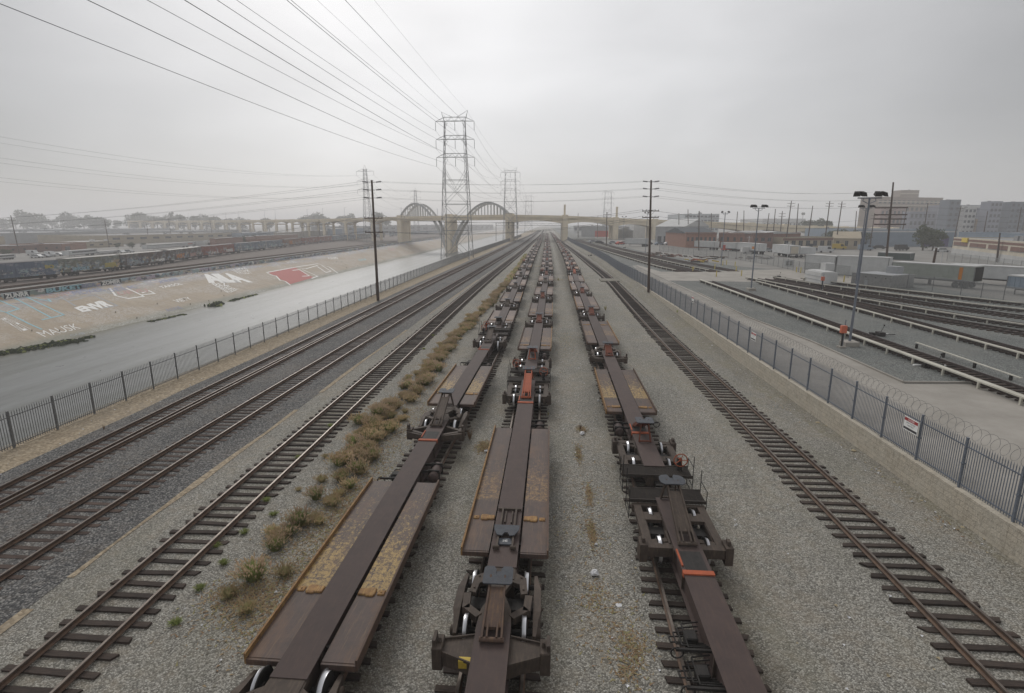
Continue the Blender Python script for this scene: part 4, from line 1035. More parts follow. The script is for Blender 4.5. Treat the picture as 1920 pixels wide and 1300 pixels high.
def lattice_tower():
    "tall two-column transmission tower, three arms, horns"
    t = empty('transmission_tower'); KIDS[t.name] = []
    lev = [(0, 4.4, 5.0), (13, 4.0, 3.6), (25, 3.65, 2.1), (30.8, 3.45, 1.35), (36.0, 3.3, .9), (41.2, 3.15, .55)]
    def P(z, sx, sy):
        for i in range(len(lev) - 1):
            if z <= lev[i + 1][0]:
                f = (z - lev[i][0]) / (lev[i + 1][0] - lev[i][0]); break
        else: i, f = len(lev) - 2, 1
        hx = lev[i][1] + f * (lev[i + 1][1] - lev[i][1]); hy = lev[i][2] + f * (lev[i + 1][2] - lev[i][2])
        cw = .35 + max(0, (28 - z)) / 28 * .25
        return Vector((sx * hx, sy * hy, z))
    zs = [0, 4.5, 8.8, 12.9, 16.8, 20.5, 24, 27, 29.0, 30.8, 33.4, 36.0, 38.6, 41.2]
    for sx in (-1, 1):
        for sy in (-1, 1):
            b = MB()
            for i in range(len(zs) - 1): b.bar(P(zs[i], sx, sy), P(zs[i + 1], sx, sy), .19 if zs[i] < 25 else .13)
            b.build('leg', M_steel, t)
        b = MB()      # zig-zag between the front and the back leg
        for i in range(len(zs) - 1):
            b.bar(P(zs[i], sx, -1), P(zs[i + 1], sx, 1), .075); b.bar(P(zs[i], sx, 1), P(zs[i + 1], sx, -1), .075); b.bar(P(zs[i + 1], sx, -1), P(zs[i + 1], sx, 1), .075)
            # inner chord of the column
            if zs[i] >= 20:
                b.bar(P(zs[i], sx, -1) - Vector((sx * .55, 0, 0)), P(zs[i + 1], sx, -1) - Vector((sx * .55, 0, 0)), .07)
                b.bar(P(zs[i], sx, -1), P(zs[i + 1], sx, -1) - Vector((sx * .55, 0, 0)), .05); b.bar(P(zs[i], sx, -1) - Vector((sx * .55, 0, 0)), P(zs[i + 1], sx, -1), .05)
        b.build('bracing', M_steel, t)
    for sy in (-1, 1):
        b = MB()
        for z0, z1 in ((0, 8.8), (8.8, 16.8), (16.8, 24)):
            b.bar(P(z0, -1, sy), P(z1, 1, sy), .085); b.bar(P(z0, 1, sy), P(z1, -1, sy), .085); b.bar(P(z1, -1, sy), P(z1, 1, sy), .12)
            zm = (z0 + z1) / 2; b.bar(P(zm, -1, sy), P(zm, 1, sy), .06) if z0 else None
        b.bar(P(24, -1, sy), P(27.8, 1, sy) * .0 + Vector((0, P(27, 1, sy).y, 20.6)), .05) if False else None
        # V and W braces under the lowest arm
        c = Vector((0, P(22, 1, sy).y, 21.2))
        b.bar(P(27.6, -1, sy), c, .08); b.bar(P(27.6, 1, sy), c, .08); b.bar(P(24, -1, sy), P(24, 1, sy), .08)
        for zt in (35.6, 40.8, 30.4):
            for sx in (-1, 1):
                b.bar(P(zt, sx, sy) - Vector((sx * .9, 0, 0)), P(zt - 1.6, sx, sy), .06)
                b.bar(P(zt - 4.2, sx, sy), P(zt - 5.3, sx, sy) - Vector((sx * .9, 0, 0)), .06) if zt > 31 else None
        b.build('face_bracing', M_steel, t)
    for z in (30.8, 36.0, 41.2):
        a = MB(); dy = .45
        for sy in (-1, 1):
            for sx in (-1, 1):
                tip = Vector((sx * 5.9, 0, z - .1)); a.bar(tip, (sx * 3.2, sy * dy, z), .09); a.bar(tip, (sx * 3.2, sy * dy, z + 1.1), .07)
            a.bar((-3.3, sy * dy, z), (3.3, sy * dy, z), .10); a.bar((-3.3, sy * dy, z + 1.1), (3.3, sy * dy, z + 1.1), .08)
            for k in range(6):
                x0 = -3.3 + 1.1 * k; a.bar((x0, sy * dy, z if k % 2 else z + 1.1), (x0 + 1.1, sy * dy, z + 1.1 if k % 2 else z), .05)
        a.bar((-1.1, 0, z), (1.1, 0, z), .07)
        am = a.build('arm', M_steel, t)
        for x in (-5.9, 0, 5.9):
            MB().lathe([(-2.55, .05)] + [(-2.4 + .12 * k, .05 if k % 2 else .085) for k in range(19)] + [(0, .02)], (x, 0, z - .15), 'z', 6).build('insulator', M_ins, am)
    b = MB()
    for sx in (-1, 1):
        tip = (sx * 4.0, 0, 44.2 if sx > 0 else 43.8)
        for sy in (-1, 1): b.bar((sx * 3.2, sy * .5, 41.2), tip, .08); b.bar((sx * .6, sy * .3, 42.3), tip, .05)
    b.build('peak', M_steel, t)
    return t
T = lattice_tower(); tag(T, 'tallest lattice transmission tower, beside the river fence', 'transmission tower', 'lattice towers')
T.location = (-28.2, 170.5, 0)
towers = [T]
for (u, Y, lab, dx) in ((957, 338, 'second lattice tower along the tracks, behind the viaduct', 0), (991, 640, 'third lattice tower along the tracks, pale with haze', 0), (1139, 560, 'pale lattice tower right of the tracks beyond the viaduct', 0)):
    c = copy_tree(T); d = ray(u, 400); c.location = (d[0] * Y / d[1], Y, 0); tag(c, lab); towers.append(c)
def slim_tower():
    t = empty('transmission_tower'); KIDS[t.name] = []; H = 50
    def P(z, sx, sy): q = 2.9 * (1 - z / H) + .9 * (z / H); return Vector((sx * q, sy * q, z))
    zs = [H * (1 - (1 - i / 15) ** 1.15) for i in range(16)]
    for sx in (-1, 1):
        for sy in (-1, 1): MB().bar(P(0, sx, sy), P(H, sx, sy), .2).build('leg', M_steel, t)
    b = MB()
    for i in range(15):
        for (a, c) in (((-1, -1), (1, -1)), ((1, -1), (1, 1)), ((1, 1), (-1, 1)), ((-1, 1), (-1, -1))):
            b.bar(P(zs[i], *a), P(zs[i + 1], *c), .09); b.bar(P(zs[i], *c), P(zs[i + 1], *a), .09)
    b.build('bracing', M_steel, t)
    for z in (36, 42, 48.4):
        a = MB()
        for sx in (-1, 1):
            for sy in (-1, 1): a.bar((sx * .9, sy * .9, z), (sx * 6.0, 0, z), .11); a.bar((sx * .9, sy * .9, z + 1.6), (sx * 6.0, 0, z), .08)
        a.bar((-6, 0, z), (6, 0, z), .1)
        am = a.build('arm', M_steel, t)
        for x in (-6, 6): MB().tube((x, 0, z), (x, 0, z - 2.6), .08, 6).build('insulator', M_ins, am)
    MB().bar((-.9, 0, H), (0, 0, H + 2.6), .1).bar((.9, 0, H), (0, 0, H + 2.6), .1).build('peak', M_steel, t)
    return t
S = slim_tower(); tag(S, 'slim lattice tower behind the left wooden pole, across the river', 'transmission tower', 'lattice towers')
d = ray(691, 440); S.location = (d[0] * 375 / d[1], 375, ZL)
c = copy_tree(S); d = ray(780, 400); c.location = (d[0] * 610 / d[1], 610, ZL); tag(c, 'faint slim lattice tower behind the left bridge arch')
# high voltage spans
g1 = 'high-voltage wires from the tallest tower'
for lv, z in enumerate((30.8, 36.0, 41.2)):
    for j, x in enumerate((-5.9, 0, 5.9)):
        p = Vector((-28.2 + x, 170.5, z - 2.75)); wire(p, (-29.5 + x * 1.05, -115, z - 2.4), 3.6, .026, 'long high-voltage wire sweeping up left from the tallest tower', g1, 40)
        q = Vector(towers[1].location) + Vector((x, 0, z - 2.75)); wire(p, q, 5.2, .028, 'high-voltage wire between the tallest tower and the next one', 'wires to the second tower', 24)
        r_ = Vector(towers[2].location) + Vector((x, 0, z - 2.75)); wire(q, r_, 8, .035, 'faint wire beyond the second tower', 'faint wires beyond the second tower', 16)
for sx in (-1, 1):
    p = Vector((-28.2 + sx * 4, 170.5, 43.8)); wire(p, (-29.5 + sx * 4, -115, 44), 2.6, .014, 'thin ground wire from a peak of the tallest tower', 'ground wires of the tallest tower', 40)
    wire(p, Vector(towers[1].location) + Vector((sx * 4, 0, 43.8)), 4, .016, 'thin ground wire between the two towers', 'ground wires between the towers')
for z in (36, 42, 48.4):
    for x in (-6, 6):
        p = Vector(S.location) + Vector((x, 0, z - 2.6)); wire(p, (p.x - 80, 40, z + 1.5), 11, .032, 'long wire sweeping left from the slim tower over the rail yards', 'wires left of the slim tower', 36)
        wire(p, Vector(c.location) + Vector((x, 0, z - 2.6)), 7, .035, 'wire between the two slim towers', 'wires between the slim towers')

# ------------------------------------------------------------------ the concrete viaduct with two arches
M_via = rough_mat('warm_beige_concrete', (.74, .64, .47), (.62, .545, .41), .85, .25, kind='World')
M_arch = rough_mat('grey_arch_paint', (.52, .52, .51), (.42, .43, .43), .7, .4, kind='World')
VD = 22.0                                     # deck width, along the line of the tracks
def VP(u, v, Y):
    x, z = atY(u, v, Y); return x, Y, z
vpts = []      # u, v of the parapet top, distance, pier kind
for u, v, Y, k in ((240, 414.0, 760, 's'), (262, 414.0, 740, 's'), (285, 414.0, 720, 's'), (308, 414, 700, 's'), (331, 414, 680, 's'), (354, 413.8, 660, 's'), (377, 413.6, 640, 's'), (400, 413.4, 620, 's'), (424, 413.2, 600, 's'), (448, 413, 580, 's'), (473, 412.8, 560, 's'), (497, 412.4, 542, 's'),
                   (517, 412.0, 525, 's'), (547, 411.6, 500, 's'), (577, 411.2, 476, 's'), (606, 410.6, 455, 's'), (647, 409.8, 432, 's'), (697, 408.2, 412, 's'), (749, 406.4, 392, 'm'), (840, 404.4, 368, 'r'), (954, 402.6, 345, 'm'), (1060, 404.6, 345, 'p'), (1155, 409.0, 345, 'p'),
                   (1229, 412.0, 345, 'p'), (1322, 415.6, 345, 'n'), (1411, 419.0, 345, 'p'), (1475, 422.0, 345, 'p'), (1556, 425.0, 345, 'p'), (1618, 426.8, 345, 'p'), (1680, 428.0, 345, 'p')):
    vpts.append((*VP(u, v, Y), k))
via = empty('viaduct', (0, 0, 0), 0, 'long beige concrete viaduct with two steel arches crossing river and tracks', 'bridge')
b = MB(); par1 = MB(); par2 = MB(); dent = MB()
for i in range(len(vpts) - 1):
    (xa, ya, za, ka), (xb, yb, zb, kb) = vpts[i], vpts[i + 1]
    hs = .5
    def quadbox(mb, z0a, z1a, z0b, z1b, o0, o1):
        mb.add([(xa, ya + o0, z0a), (xb, yb + o0, z0b), (xb, yb + o1, z0b), (xa, ya + o1, z0a), (xa, ya + o0, z1a), (xb, yb + o0, z1b), (xb, yb + o1, z1b), (xa, ya + o1, z1a)],
               [(0, 3, 2, 1), (4, 5, 6, 7), (0, 1, 5, 4), (1, 2, 6, 5), (2, 3, 7, 6), (3, 0, 4, 7)])
    quadbox(b, za - 1.9, za - 1.15, zb - 1.9, zb - 1.15, 0, VD)
    quadbox(par1, za - 1.148, za, zb - 1.148, zb, -.35, .0); quadbox(par2, za - 1.148, za, zb - 1.148, zb, VD, VD + .35)
    quadbox(dent, za - 1.5, za - 1.152, zb - 1.5, zb - 1.152, -.55, -.003)
    L = math.hypot(xb - xa, yb - ya); nd = max(4, int(L / 1.5))
    for k in range(nd):                       # little brackets under the walkway
        f = (k + .5) / nd; x = xa + (xb - xa) * f; y = ya + (yb - ya) * f; z = za + (zb - za) * f
        dent.box(x - .22, x + .22, y - .5, y - .004, z - 2.0, z - 1.503)
    # side girder: arched soffit on the approach spans, straight under the steel arches
    arch_span = ka in 'mr' and kb in 'rm'
    n_ = 12; dm, dp = ((1.3, 1.3) if arch_span else ((1.4, 3.4) if ka in 'pnm' or kb == 'p' else (.5, 3.3)))
    for off in (.0, VD - .6):
        top = []; bot = []
        for k in range(n_ + 1):
            f = k / n_; x = xa + (xb - xa) * f; y = ya + (yb - ya) * f; z = za + (zb - za) * f
            e = abs(2 * f - 1)
            if ka == 's' or kb == 's': hgt = dp - (dp - dm) * math.sqrt(max(0, 1 - e ** 2.4))
            else:
                if ka == 'n': e = f
                elif kb == 'n': e = 1 - f
                hgt = dm + (dp - dm) * e ** 2
            top.append((x, y, z - 1.903)); bot.append((x, y, z - 1.903 - hgt))
        vs = [(x, y + off, z) for x, y, z in top + bot] + [(x, y + off + .6, z) for x, y, z in top + bot]
        K = n_ + 1; fs = []
        for k in range(n_):
            fs += [(k, k + 1, K + k + 1, K + k), (2 * K + k, 3 * K + k, 3 * K + k + 1, 2 * K + k + 1), (K + k, K + k + 1, 3 * K + k + 1, 3 * K + k), (k, 2 * K + k, 2 * K + k + 1, k + 1)]
        fs += [(0, K, 3 * K, 2 * K), (K - 1, 3 * K - 1, 4 * K - 1, 2 * K - 1)]
        b.add(vs, fs)
b.build('deck', M_via, via); par1.build('parapet', M_via, via); par2.build('parapet', M_via, via); dent.build('walkway_brackets', M_via, via)
for (x, y, z, k) in vpts:
    zg = ZL if x < -90 else (ZW - 1 if k == 'r' else (ZR if x > 16 else 0))
    p = MB()
    if k == 'n': continue
    if k == 's':
        for o_ in (-.4, VD - 1.3):
            p.box(x - .95, x + .95, y + o_, y + o_ + 1.7, zg, z - (5.0 if o_ > 0 else 1.1) + (1.2 if o_ < 0 else 0) + (.1 if o_ < 0 else 0))
        p.box(x - .9, x + .9, y + 1.31, y + VD - 1.31, z - 5.0, z - 3.9)
    elif k == 'p':
        p.prism([(x - 1.75, y - .4), (x - 1.2, y - .8), (x + 1.2, y - .8), (x + 1.75, y - .4), (x + 1.75, y + 3.4), (x - 1.75, y + 3.4)], zg, z + .5)
        p.prism([(x - 1.75, y + 9.4), (x + 1.75, y + 9.4), (x + 1.75, y + 13.0), (x - 1.75, y + 13.0)], zg, z - 5); p.prism([(x - 1.75, y + VD - 3.4), (x + 1.75, y + VD - 3.4), (x + 1.75, y + VD + .6), (x - 1.75, y + VD + .6)], zg, z + .5)
        p.box(x - 1.5, x + 1.5, y + 3.41, y + VD - 3.41, z - 4.9, z - 3.0)
    else:
        w_ = 2.5 if k == 'r' else 2.3
        p.prism([(x - w_, y + .6), (x - w_ + .5, y - .5), (x - w_ * .45, y - 1.5), (x + w_ * .45, y - 1.5), (x + w_ - .5, y - .5), (x + w_, y + .6), (x + w_, y + 5), (x - w_, y + 5)], zg - 1, z + .9)
        p.prism([(x - w_ + .4, y + 5.01), (x + w_ - .4, y + 5.01), (x + w_ - .4, y + VD - 3.01), (x - w_ + .4, y + VD - 3.01)], zg - 1, z - 3.4)
        p.prism([(x - w_, y + VD - 3), (x + w_, y + VD - 3), (x + w_, y + VD + .6), (x + w_ * .45, y + VD + 1.5), (x - w_ * .45, y + VD + 1.5), (x - w_, y + VD + .6)], zg - 1, z + .9)
    p.build('pier', M_via, via)
def steel_arch(p0, p1, peak, name='arch'):
    "ribs springing from deck level at p0 to low on the pier at p1"
    for off in (1.6, VD - 2.6):
        pts = []
        for i in range(37):
            s = i / 36 * .965; zz = peak - 71 * (peak - p0[2]) / 7.6 * (s - .335) ** 2
            pts.append(Vector((p0[0] + (p1[0] - p0[0]) * s, p0[1] + (p1[1] - p0[1]) * s + off, zz)))
        rb = MB()
        for i in range(36):
            a, c = pts[i], pts[i + 1]; up = Vector((0, 0, 1)); dv = (c - a).normalized(); nrm_ = dv.cross(Vector((0, 1, 0))).normalized() * (.38 if i < 22 else .38 + (i - 22) * .035)
            wy = Vector((0, .75, 0))
            for q in (-1, 1):   # two chords of the built-up rib
                e = nrm_ * q; t_ = nrm_.normalized() * .27
                rb.add([a + e - t_ - wy, a + e + t_ - wy, a + e + t_ + wy, a + e - t_ + wy, c + e - t_ - wy, c + e + t_ - wy, c + e + t_ + wy, c + e - t_ + wy],
                       [(0, 1, 2, 3), (7, 6, 5, 4), (0, 4, 5, 1), (1, 5, 6, 2), (2, 6, 7, 3), (3, 7, 4, 0)])
            rb.add([a - nrm_ - wy * .3, a + nrm_ - wy * .3, c + nrm_ - wy * .3, c - nrm_ - wy * .3, a - nrm_ + wy * .3, a + nrm_ + wy * .3, c + nrm_ + wy * .3, c - nrm_ + wy * .3], [(0, 1, 2, 3), (7, 6, 5, 4)])
        R_ = rb.build('arch_rib', M_arch, via)
        for i in range(1, 12):
            s = i / 12 * .62 + .02
            zz = peak - 71 * (peak - p0[2]) / 7.6 * (s - .335) ** 2
            zd = p0[2] + (p1[2] - p0[2]) * s - 1.2
            if zz - zd < 1.6: continue
            x = p0[0] + (p1[0] - p0[0]) * s; y = p0[1] + (p1[1] - p0[1]) * s + off
            MB().box(x - .28, x + .28, y - .3, y + .3, zd, zz - .2).build('hanger', M_arch, R_)
    cb = MB()
    for s in (.14, .22, .30, .38, .46, .54):
        zz = peak - 71 * (peak - p0[2]) / 7.6 * (s - .335) ** 2; x = p0[0] + (p1[0] - p0[0]) * s; y = p0[1] + (p1[1] - p0[1]) * s
        cb.box(x - .25, x + .25, y + 2.2, y + VD - 3.2, zz - .5, zz)
    cb.build('cross_bracing', M_arch, via)
vm = {i: v for i, v in enumerate(vpts)}
iM = [i for i, v in enumerate(vpts) if v[3] in 'mr']
steel_arch(vpts[iM[2]], vpts[iM[1]], 24.0); steel_arch(vpts[iM[0]], vpts[iM[1]], 24.6)
for (u, v) in ((752, 390), (758, 398), (947, 386), (820, 392), (831, 392), (1059, 384), (1157, 388)):
    Y = 347 if u > 900 else 375
    x, z = atY(u, v, Y); zb = atY(u, 406, Y)[1] - 1
    m_ = M_via if u > 1000 else M_mast
    q = MB()
    if u > 1000: q.prism([(x - .6, Y - .6), (x + .6, Y - .6), (x + .6, Y + .6), (x - .6, Y + .6)], zb, z)
    else: q.tube((x, Y, zb), (x, Y, z), .14, 6, .09).bar((x - .8, Y, z), (x + .3, Y, z), .12, .1)
    q.build('lamp_post' if u < 1000 else 'pylon', m_, via)
for i in range(14):
    u = 240 + i * 36; v = 414
    j = min(range(len(vpts)), key=lambda q: abs(960 + 0 - u) if 0 else abs(math.atan2(vpts[q][0], vpts[q][1]) - math.atan2(ray(u, 414)[0], ray(u, 414)[1])))
    x, y, z, _ = vpts[j]
    MB().tube((x, y - .2, z - .5), (x, y - .2, z + 8.5), .13, 6, .08).bar((x - .1, y - .2, z + 8.4), (x + 1.4, y - .2, z + 8.6), .1).build('lamp_post', M_mast, via)
# signals hanging under the viaduct beside the main tracks
for (u, v) in ((954, 419), (971, 419)):
    x, z = atY(u, v, 338)
    s = MB().mat(M_dark).bbox(x - .28, x + .28, 337.7, 338.1, z - .9, z + .6, .05).bbox(x - .28, x + .28, 337.7, 338.1, z - 3.2, z - 1.7, .05).tube((x, 338, z + 4), (x, 338, z - 3.4), .07, 6)
    tag(s.build('rail_signal', None), 'black two-lamp rail signal ' + ('in front of the pier by the main tracks' if u < 960 else 'just right of the pier by the main tracks'), 'signal')
x0, z0 = atY(930, 423, 338); x1, z1 = atY(1052, 424, 338)
b = MB().mat(M_galv).bar((x0, 338.2, z0), (x1, 338.2, z0), .18, .2).bar((x0, 338.2, z0 + 1.1), (x1, 338.2, z0 + 1.1), .12, .12).tube((x0, 338.2, 0), (x0, 338.2, z0 + 1.5), .16, 8).tube((x1, 338.2, 0), (x1, 338.2, z0 + 1.5), .16, 8)
nb = 18
for i in range(nb): b.bar((x0 + (x1 - x0) * i / nb, 338.2, z0 + (1.1 if i % 2 else 0)), (x0 + (x1 - x0) * (i + 1) / nb, 338.2, z0 + (0 if i % 2 else 1.1)), .07)
tag(b.build('signal_bridge', None), 'thin grey signal gantry spanning all the tracks under the viaduct', 'signal gantry')

# ------------------------------------------------------------------ graffiti, far bank
def onbank(u, v, lift=.03):
    "point of the sloping far bank seen at that place of the photograph"
    d = ray(u, v); k = (ZW - ZT) / (XB - XT); n_ = Vector((-k, 0, 1)).normalized()
    p0 = Vector((XT, 0, ZT)); o = Vector((0, 0, CAMH)); dd = Vector(d)
    t = (p0 - o).dot(n_) / dd.dot(n_); return o + dd * t + n_ * lift
def paint(name, col, col2=None): return rough_mat(name, col, col2 or tuple(c * .75 for c in col), .75, 2.5, kind='World')
P_white, P_teal, P_red, P_blue, P_grey, P_pink, P_black = paint('white_spray', (.84, .83, .80), (.70, .69, .66)), paint('teal_spray', (.30, .52, .58), (.25, .45, .50)), paint('red_spray', (.42, .085, .07), (.34, .08, .07)), paint('blue_spray', (.27, .29, .42)), paint('grey_spray', (.38, .40, .42)), paint('pink_spray', (.50, .30, .27)), paint('black_spray', (.05, .06, .07))
def c7(x, y, s=7.223, ox=0, oy=500): return (ox + x / s, oy + y / s)
def g_text(txt, pts, m, bold=.03):   # bl, br, tr, tl in photo pixels
    text_mesh(txt, [onbank(*p) for p in pts], m, bold, 'graffiti_lettering', CHANNEL)
def g_stroke(pts, m, wd=.4, lift=.025):
    w3 = [onbank(*p, lift) for p in pts]; b = MB()
    for i in range(len(w3) - 1):
        a, c = w3[i], w3[i + 1]; k = (ZW - ZT) / (XB - XT); n_ = Vector((-k, 0, 1)).normalized(); s = (c - a).normalized().cross(n_) * wd / 2; e = (c - a).normalized() * wd * .4
        b.add([a - s - e, a + s - e, c + s + e, c - s + e], [(0, 1, 2, 3)])
        for q in range(4): b.v[-4 + q] = tuple(Vector(b.v[-4 + q]) + n_ * .002 * i)
    return b.build('graffiti_stroke', m, CHANNEL)
def g_poly(pts, m, lift=.02):
    b = MB(); vs = [onbank(*p, lift) for p in pts]; b.add(vs, [tuple(range(len(vs)))]); return b.build('graffiti_fill', m, CHANNEL)
g_text('ENVR', [c7(1120, 620), c7(1560, 540), c7(1400, 450), c7(1000, 560)], P_white, .06)
g_text('MAUSK', [c7(610, 955), c7(1100, 840), c7(1010, 770), c7(480, 890)], P_white, -.005)
g_text('RZH', [c7(290, 880), c7(420, 850), c7(90, 690), c7(10, 705)], P_white, .0)
for pts in ([(200, 430), (690, 690)], [(575, 722), (865, 655)], [(350, 410), (865, 655)], [(0, 600), (90, 625), (400, 780), (560, 850)], [(0, 462), (255, 575), (90, 625)], [(350, 410), (690, 475), (650, 440)]):
    g_stroke([c7(*p) for p in pts], P_teal, .34)
for pts in ([(790, 395), (1020, 535)], [(830, 390), (1110, 410), (1270, 390), (1590, 530), (1400, 560)], [(930, 470), (1110, 430)], [(1290, 270), (1500, 370)]):
    g_stroke([c7(*p) for p in pts], P_grey, .32)
g_text('FLOWEY', [c7(600, 440), c7(1000, 385), c7(930, 340), c7(540, 395)], P_pink, .0)
g_text('MOKER', [c7(1010, 390), c7(1440, 330), c7(1360, 285), c7(960, 335)], P_blue, .0)
g_text('SELR', [c7(1500, 345), c7(1860, 290), c7(1800, 255), c7(1440, 300)], P_blue, .0)
def c8(x, y): return (240 + x / 7.385, 460 + y / 7.385)
for pts in ([(-250, 600), (-170, 700), (0, 740), (220, 710), (100, 650), (-20, 600)], [(180, 690), (370, 670), (290, 630), (200, 660)]): g_stroke([c8(*p) for p in pts], P_white, .45)
g_text('UEVU', [c8(-120, 690), c8(300, 645), c8(240, 600), c8(-160, 650)], P_pink, .02)
g_text('TARSOL', [c8(470, 600), c8(765, 545), c8(715, 520), c8(425, 572)], P_white, .02)
g_text('JOKERS', [c8(440, 535), c8(720, 490), c8(660, 455), c8(420, 495)], P_blue, .04)
g_text('AILA', [c8(1120, 525), c8(1735, 515), c8(1450, 385), c8(975, 405)], P_white, .09)
g_text('BIZ', [c8(1240, 580), c8(1400, 560), c8(1340, 515), c8(1150, 532)], P_white, .01); g_text('BERO', [c8(1310, 620), c8(1460, 600), c8(1400, 565), c8(1250, 585)], P_white, .01); g_text('FLEEK', [c8(1400, 668), c8(1545, 605), c8(1465, 590), c8(1320, 630)], P_white, .01)
g_text('VIETY', [c8(690, 800), c8(890, 750), c8(830, 718), c8(615, 762)], P_white, .01)
g_text('ROXIE', [c8(560, 920), c8(770, 875), c8(700, 845), c8(520, 890)], P_blue, .0)
g_text('LAMP', [c8(830, 405), c8(1050, 378), c8(1020, 355), c8(800, 380)], P_white, .02)
g_text('WISER', [c8(1540, 405), c8(1720, 395), c8(1640, 310), c8(1400, 330)], P_white, -.01)
g_text('CUB', [c7(960, 950), c7(1160, 915), c7(1130, 890), c7(940, 925)], P_grey, .0)
def cc(x, y): return (480 + x / 6.4, 370 + y / 6.4)
g_poly([cc(*p) for p in ((150, 905), (470, 845), (545, 880), (690, 965), (410, 1045), (360, 1010), (290, 985), (240, 945), (180, 925))], P_red)
for pts in ([(130, 905), (490, 838), (740, 800), (880, 840), (980, 912)], [(140, 915), (200, 940), (240, 945), (290, 1000), (350, 1010), (410, 1055)], [(520, 850), (600, 860), (740, 820)], [(560, 870), (740, 950), (670, 975)], [(440, 880), (520, 870), (640, 945), (560, 950)], [(740, 835), (840, 905), (900, 890), (790, 820)]):
    g_stroke([cc(*p) for p in pts], P_white, .55, .045)
g_text('KSHIN', [cc(870, 745), cc(985, 745), cc(970, 715), cc(860, 722)], P_white, .0); g_text('CHUB', [cc(1240, 770), cc(1330, 755), cc(1310, 735), cc(1225, 745)], P_teal, .02); g_text('SLIX', [cc(1600, 640), cc(1680, 640), cc(1650, 605), cc(1580, 610)], P_pink, .02)
g_text('AWAR', [cc(390, 795), cc(500, 785), cc(440, 765), cc(340, 772)], P_white, .0)
# low painted wall on top of the bank
m, ntm, b = new_mat('painted_graffiti_wall'); n = N(ntm); v = n.coord('World', (1, .45, 1))
def graffiti_nodes(n, v, base, amt=.8, thr=.45):
    nz = n.n('ShaderNodeTexNoise'); nz.inputs['Scale'].default_value = 1.1; n.l(v, nz.inputs['Vector'])
    mixv = n.n('ShaderNodeVectorMath', operation='MULTIPLY_ADD'); n.l(nz.outputs['Color'], mixv.inputs[0]); mixv.inputs[1].default_value = (1.2, 1.2, 1.2); n.l(v, mixv.inputs[2])
    a = n.sep(n.voro(mixv.outputs[0], .55)); b2 = n.sep(n.voro(mixv.outputs[0], 1.9))
    pal = n.ramp(a[0], [(0, (.26, .31, .38)), (.25, (.34, .44, .45)), (.45, (.46, .44, .42)), (.62, (.22, .29, .27)), (.8, (.45, .38, .47)), (.93, (.55, .40, .26))], 'CONSTANT')
    let = n.ramp(b2[1], [(0, (.07, .08, .11)), (.3, (.66, .66, .64)), (.55, (.26, .38, .46)), (.75, (.13, .14, .17)), (.88, (.48, .42, .26))], 'CONSTANT')
    c = n.mix(n.ramp(b2[0], [(.45, 0.0), (.5, 1.0)]), pal, let)
    msk = n.ramp(n.noise(v, .8, 3, .6), [(thr, 0.0), (thr + .08, amt)])
    return n.mix(msk, base, c)
n.l(graffiti_nodes(n, v, (.30, .27, .24), .85, .36), b.inputs['Base Color']); b.inputs['Roughness'].default_value = .8
b_ = MB(); y = 60
while y < 700: b_.box(XT - .35, XT, y, min(y + 20, 700) - .003, ZT - .6, ZL + .35); y += 20
bw = b_.build('bank_wall', m); tag(bw, 'low graffiti-covered parapet wall along the top of the far river bank', 'wall')
def onwall(u, v):
    d = ray(u, v); t = (XT + .02) / d[0]; return Vector((XT + .02, d[1] * t, CAMH + d[2] * t))
for txt, (xa, xb), mm_, bg_ in (('BUKET', (625, 1110), P_teal, P_black), ('RICA', (1120, 1300), P_blue, P_grey), ('ZOMER', (1390, 1640), P_white, P_black), ('ZUNRR', (50, 370), P_white, P_black)):
    ua, ub = xa / 7.223, xb / 7.223
    y0_, y1_ = onwall(ua, 545)[1], onwall(ub, 535)[1]
    q = MB().mat(bg_).box(XT + .001, XT + .012, y0_ - .2, y1_ + .2, ZT - .02, ZL + .33); q.build('graffiti_fill', None, bw)
    text_mesh(txt, [(XT + .02, y0_, ZT + .05), (XT + .02, y1_, ZT + .05), (XT + .02, y1_, ZL + .28), (XT + .02, y0_, ZL + .28)], mm_, .05, 'graffiti_lettering', bw)
nB, bB, colB = BANK
gn = graffiti_nodes(nB, nB.coord('World', (1.6, .55, 1.6)), (.30, .30, .36), .8, .45)
hi = nB.math('MULTIPLY_ADD', nB.sep(nB.coord('World'))[2], .45, 2.6)
hi = nB.math('MULTIPLY', nB.ramp(hi, [(.35, 0.0), (.95, 1.0)]), nB.ramp(nB.noise(nB.coord('World', (1, .3, 1)), .35, 4, .6), [(.44, 0.0), (.50, .85)]))
scr = nB.math('MULTIPLY', nB.ramp(nB.noise(nB.coord('World', (1.2, .5, 1.2)), 2.2, 2, .5, 1.5), [(.50, 0.0), (.52, 1.0), (.56, 1.0), (.58, 0.0)]), nB.ramp(nB.noise(nB.coord('World', (1, .4, 1), (40, 0, 0)), .16, 3), [(.46, 0.0), (.54, .8)]))
colB = nB.mix(hi, colB, gn); colB = nB.mix(scr, colB, (.50, .49, .48))
nB.l(colB, bB.inputs['Base Color']); bB.inputs['Roughness'].default_value = .8
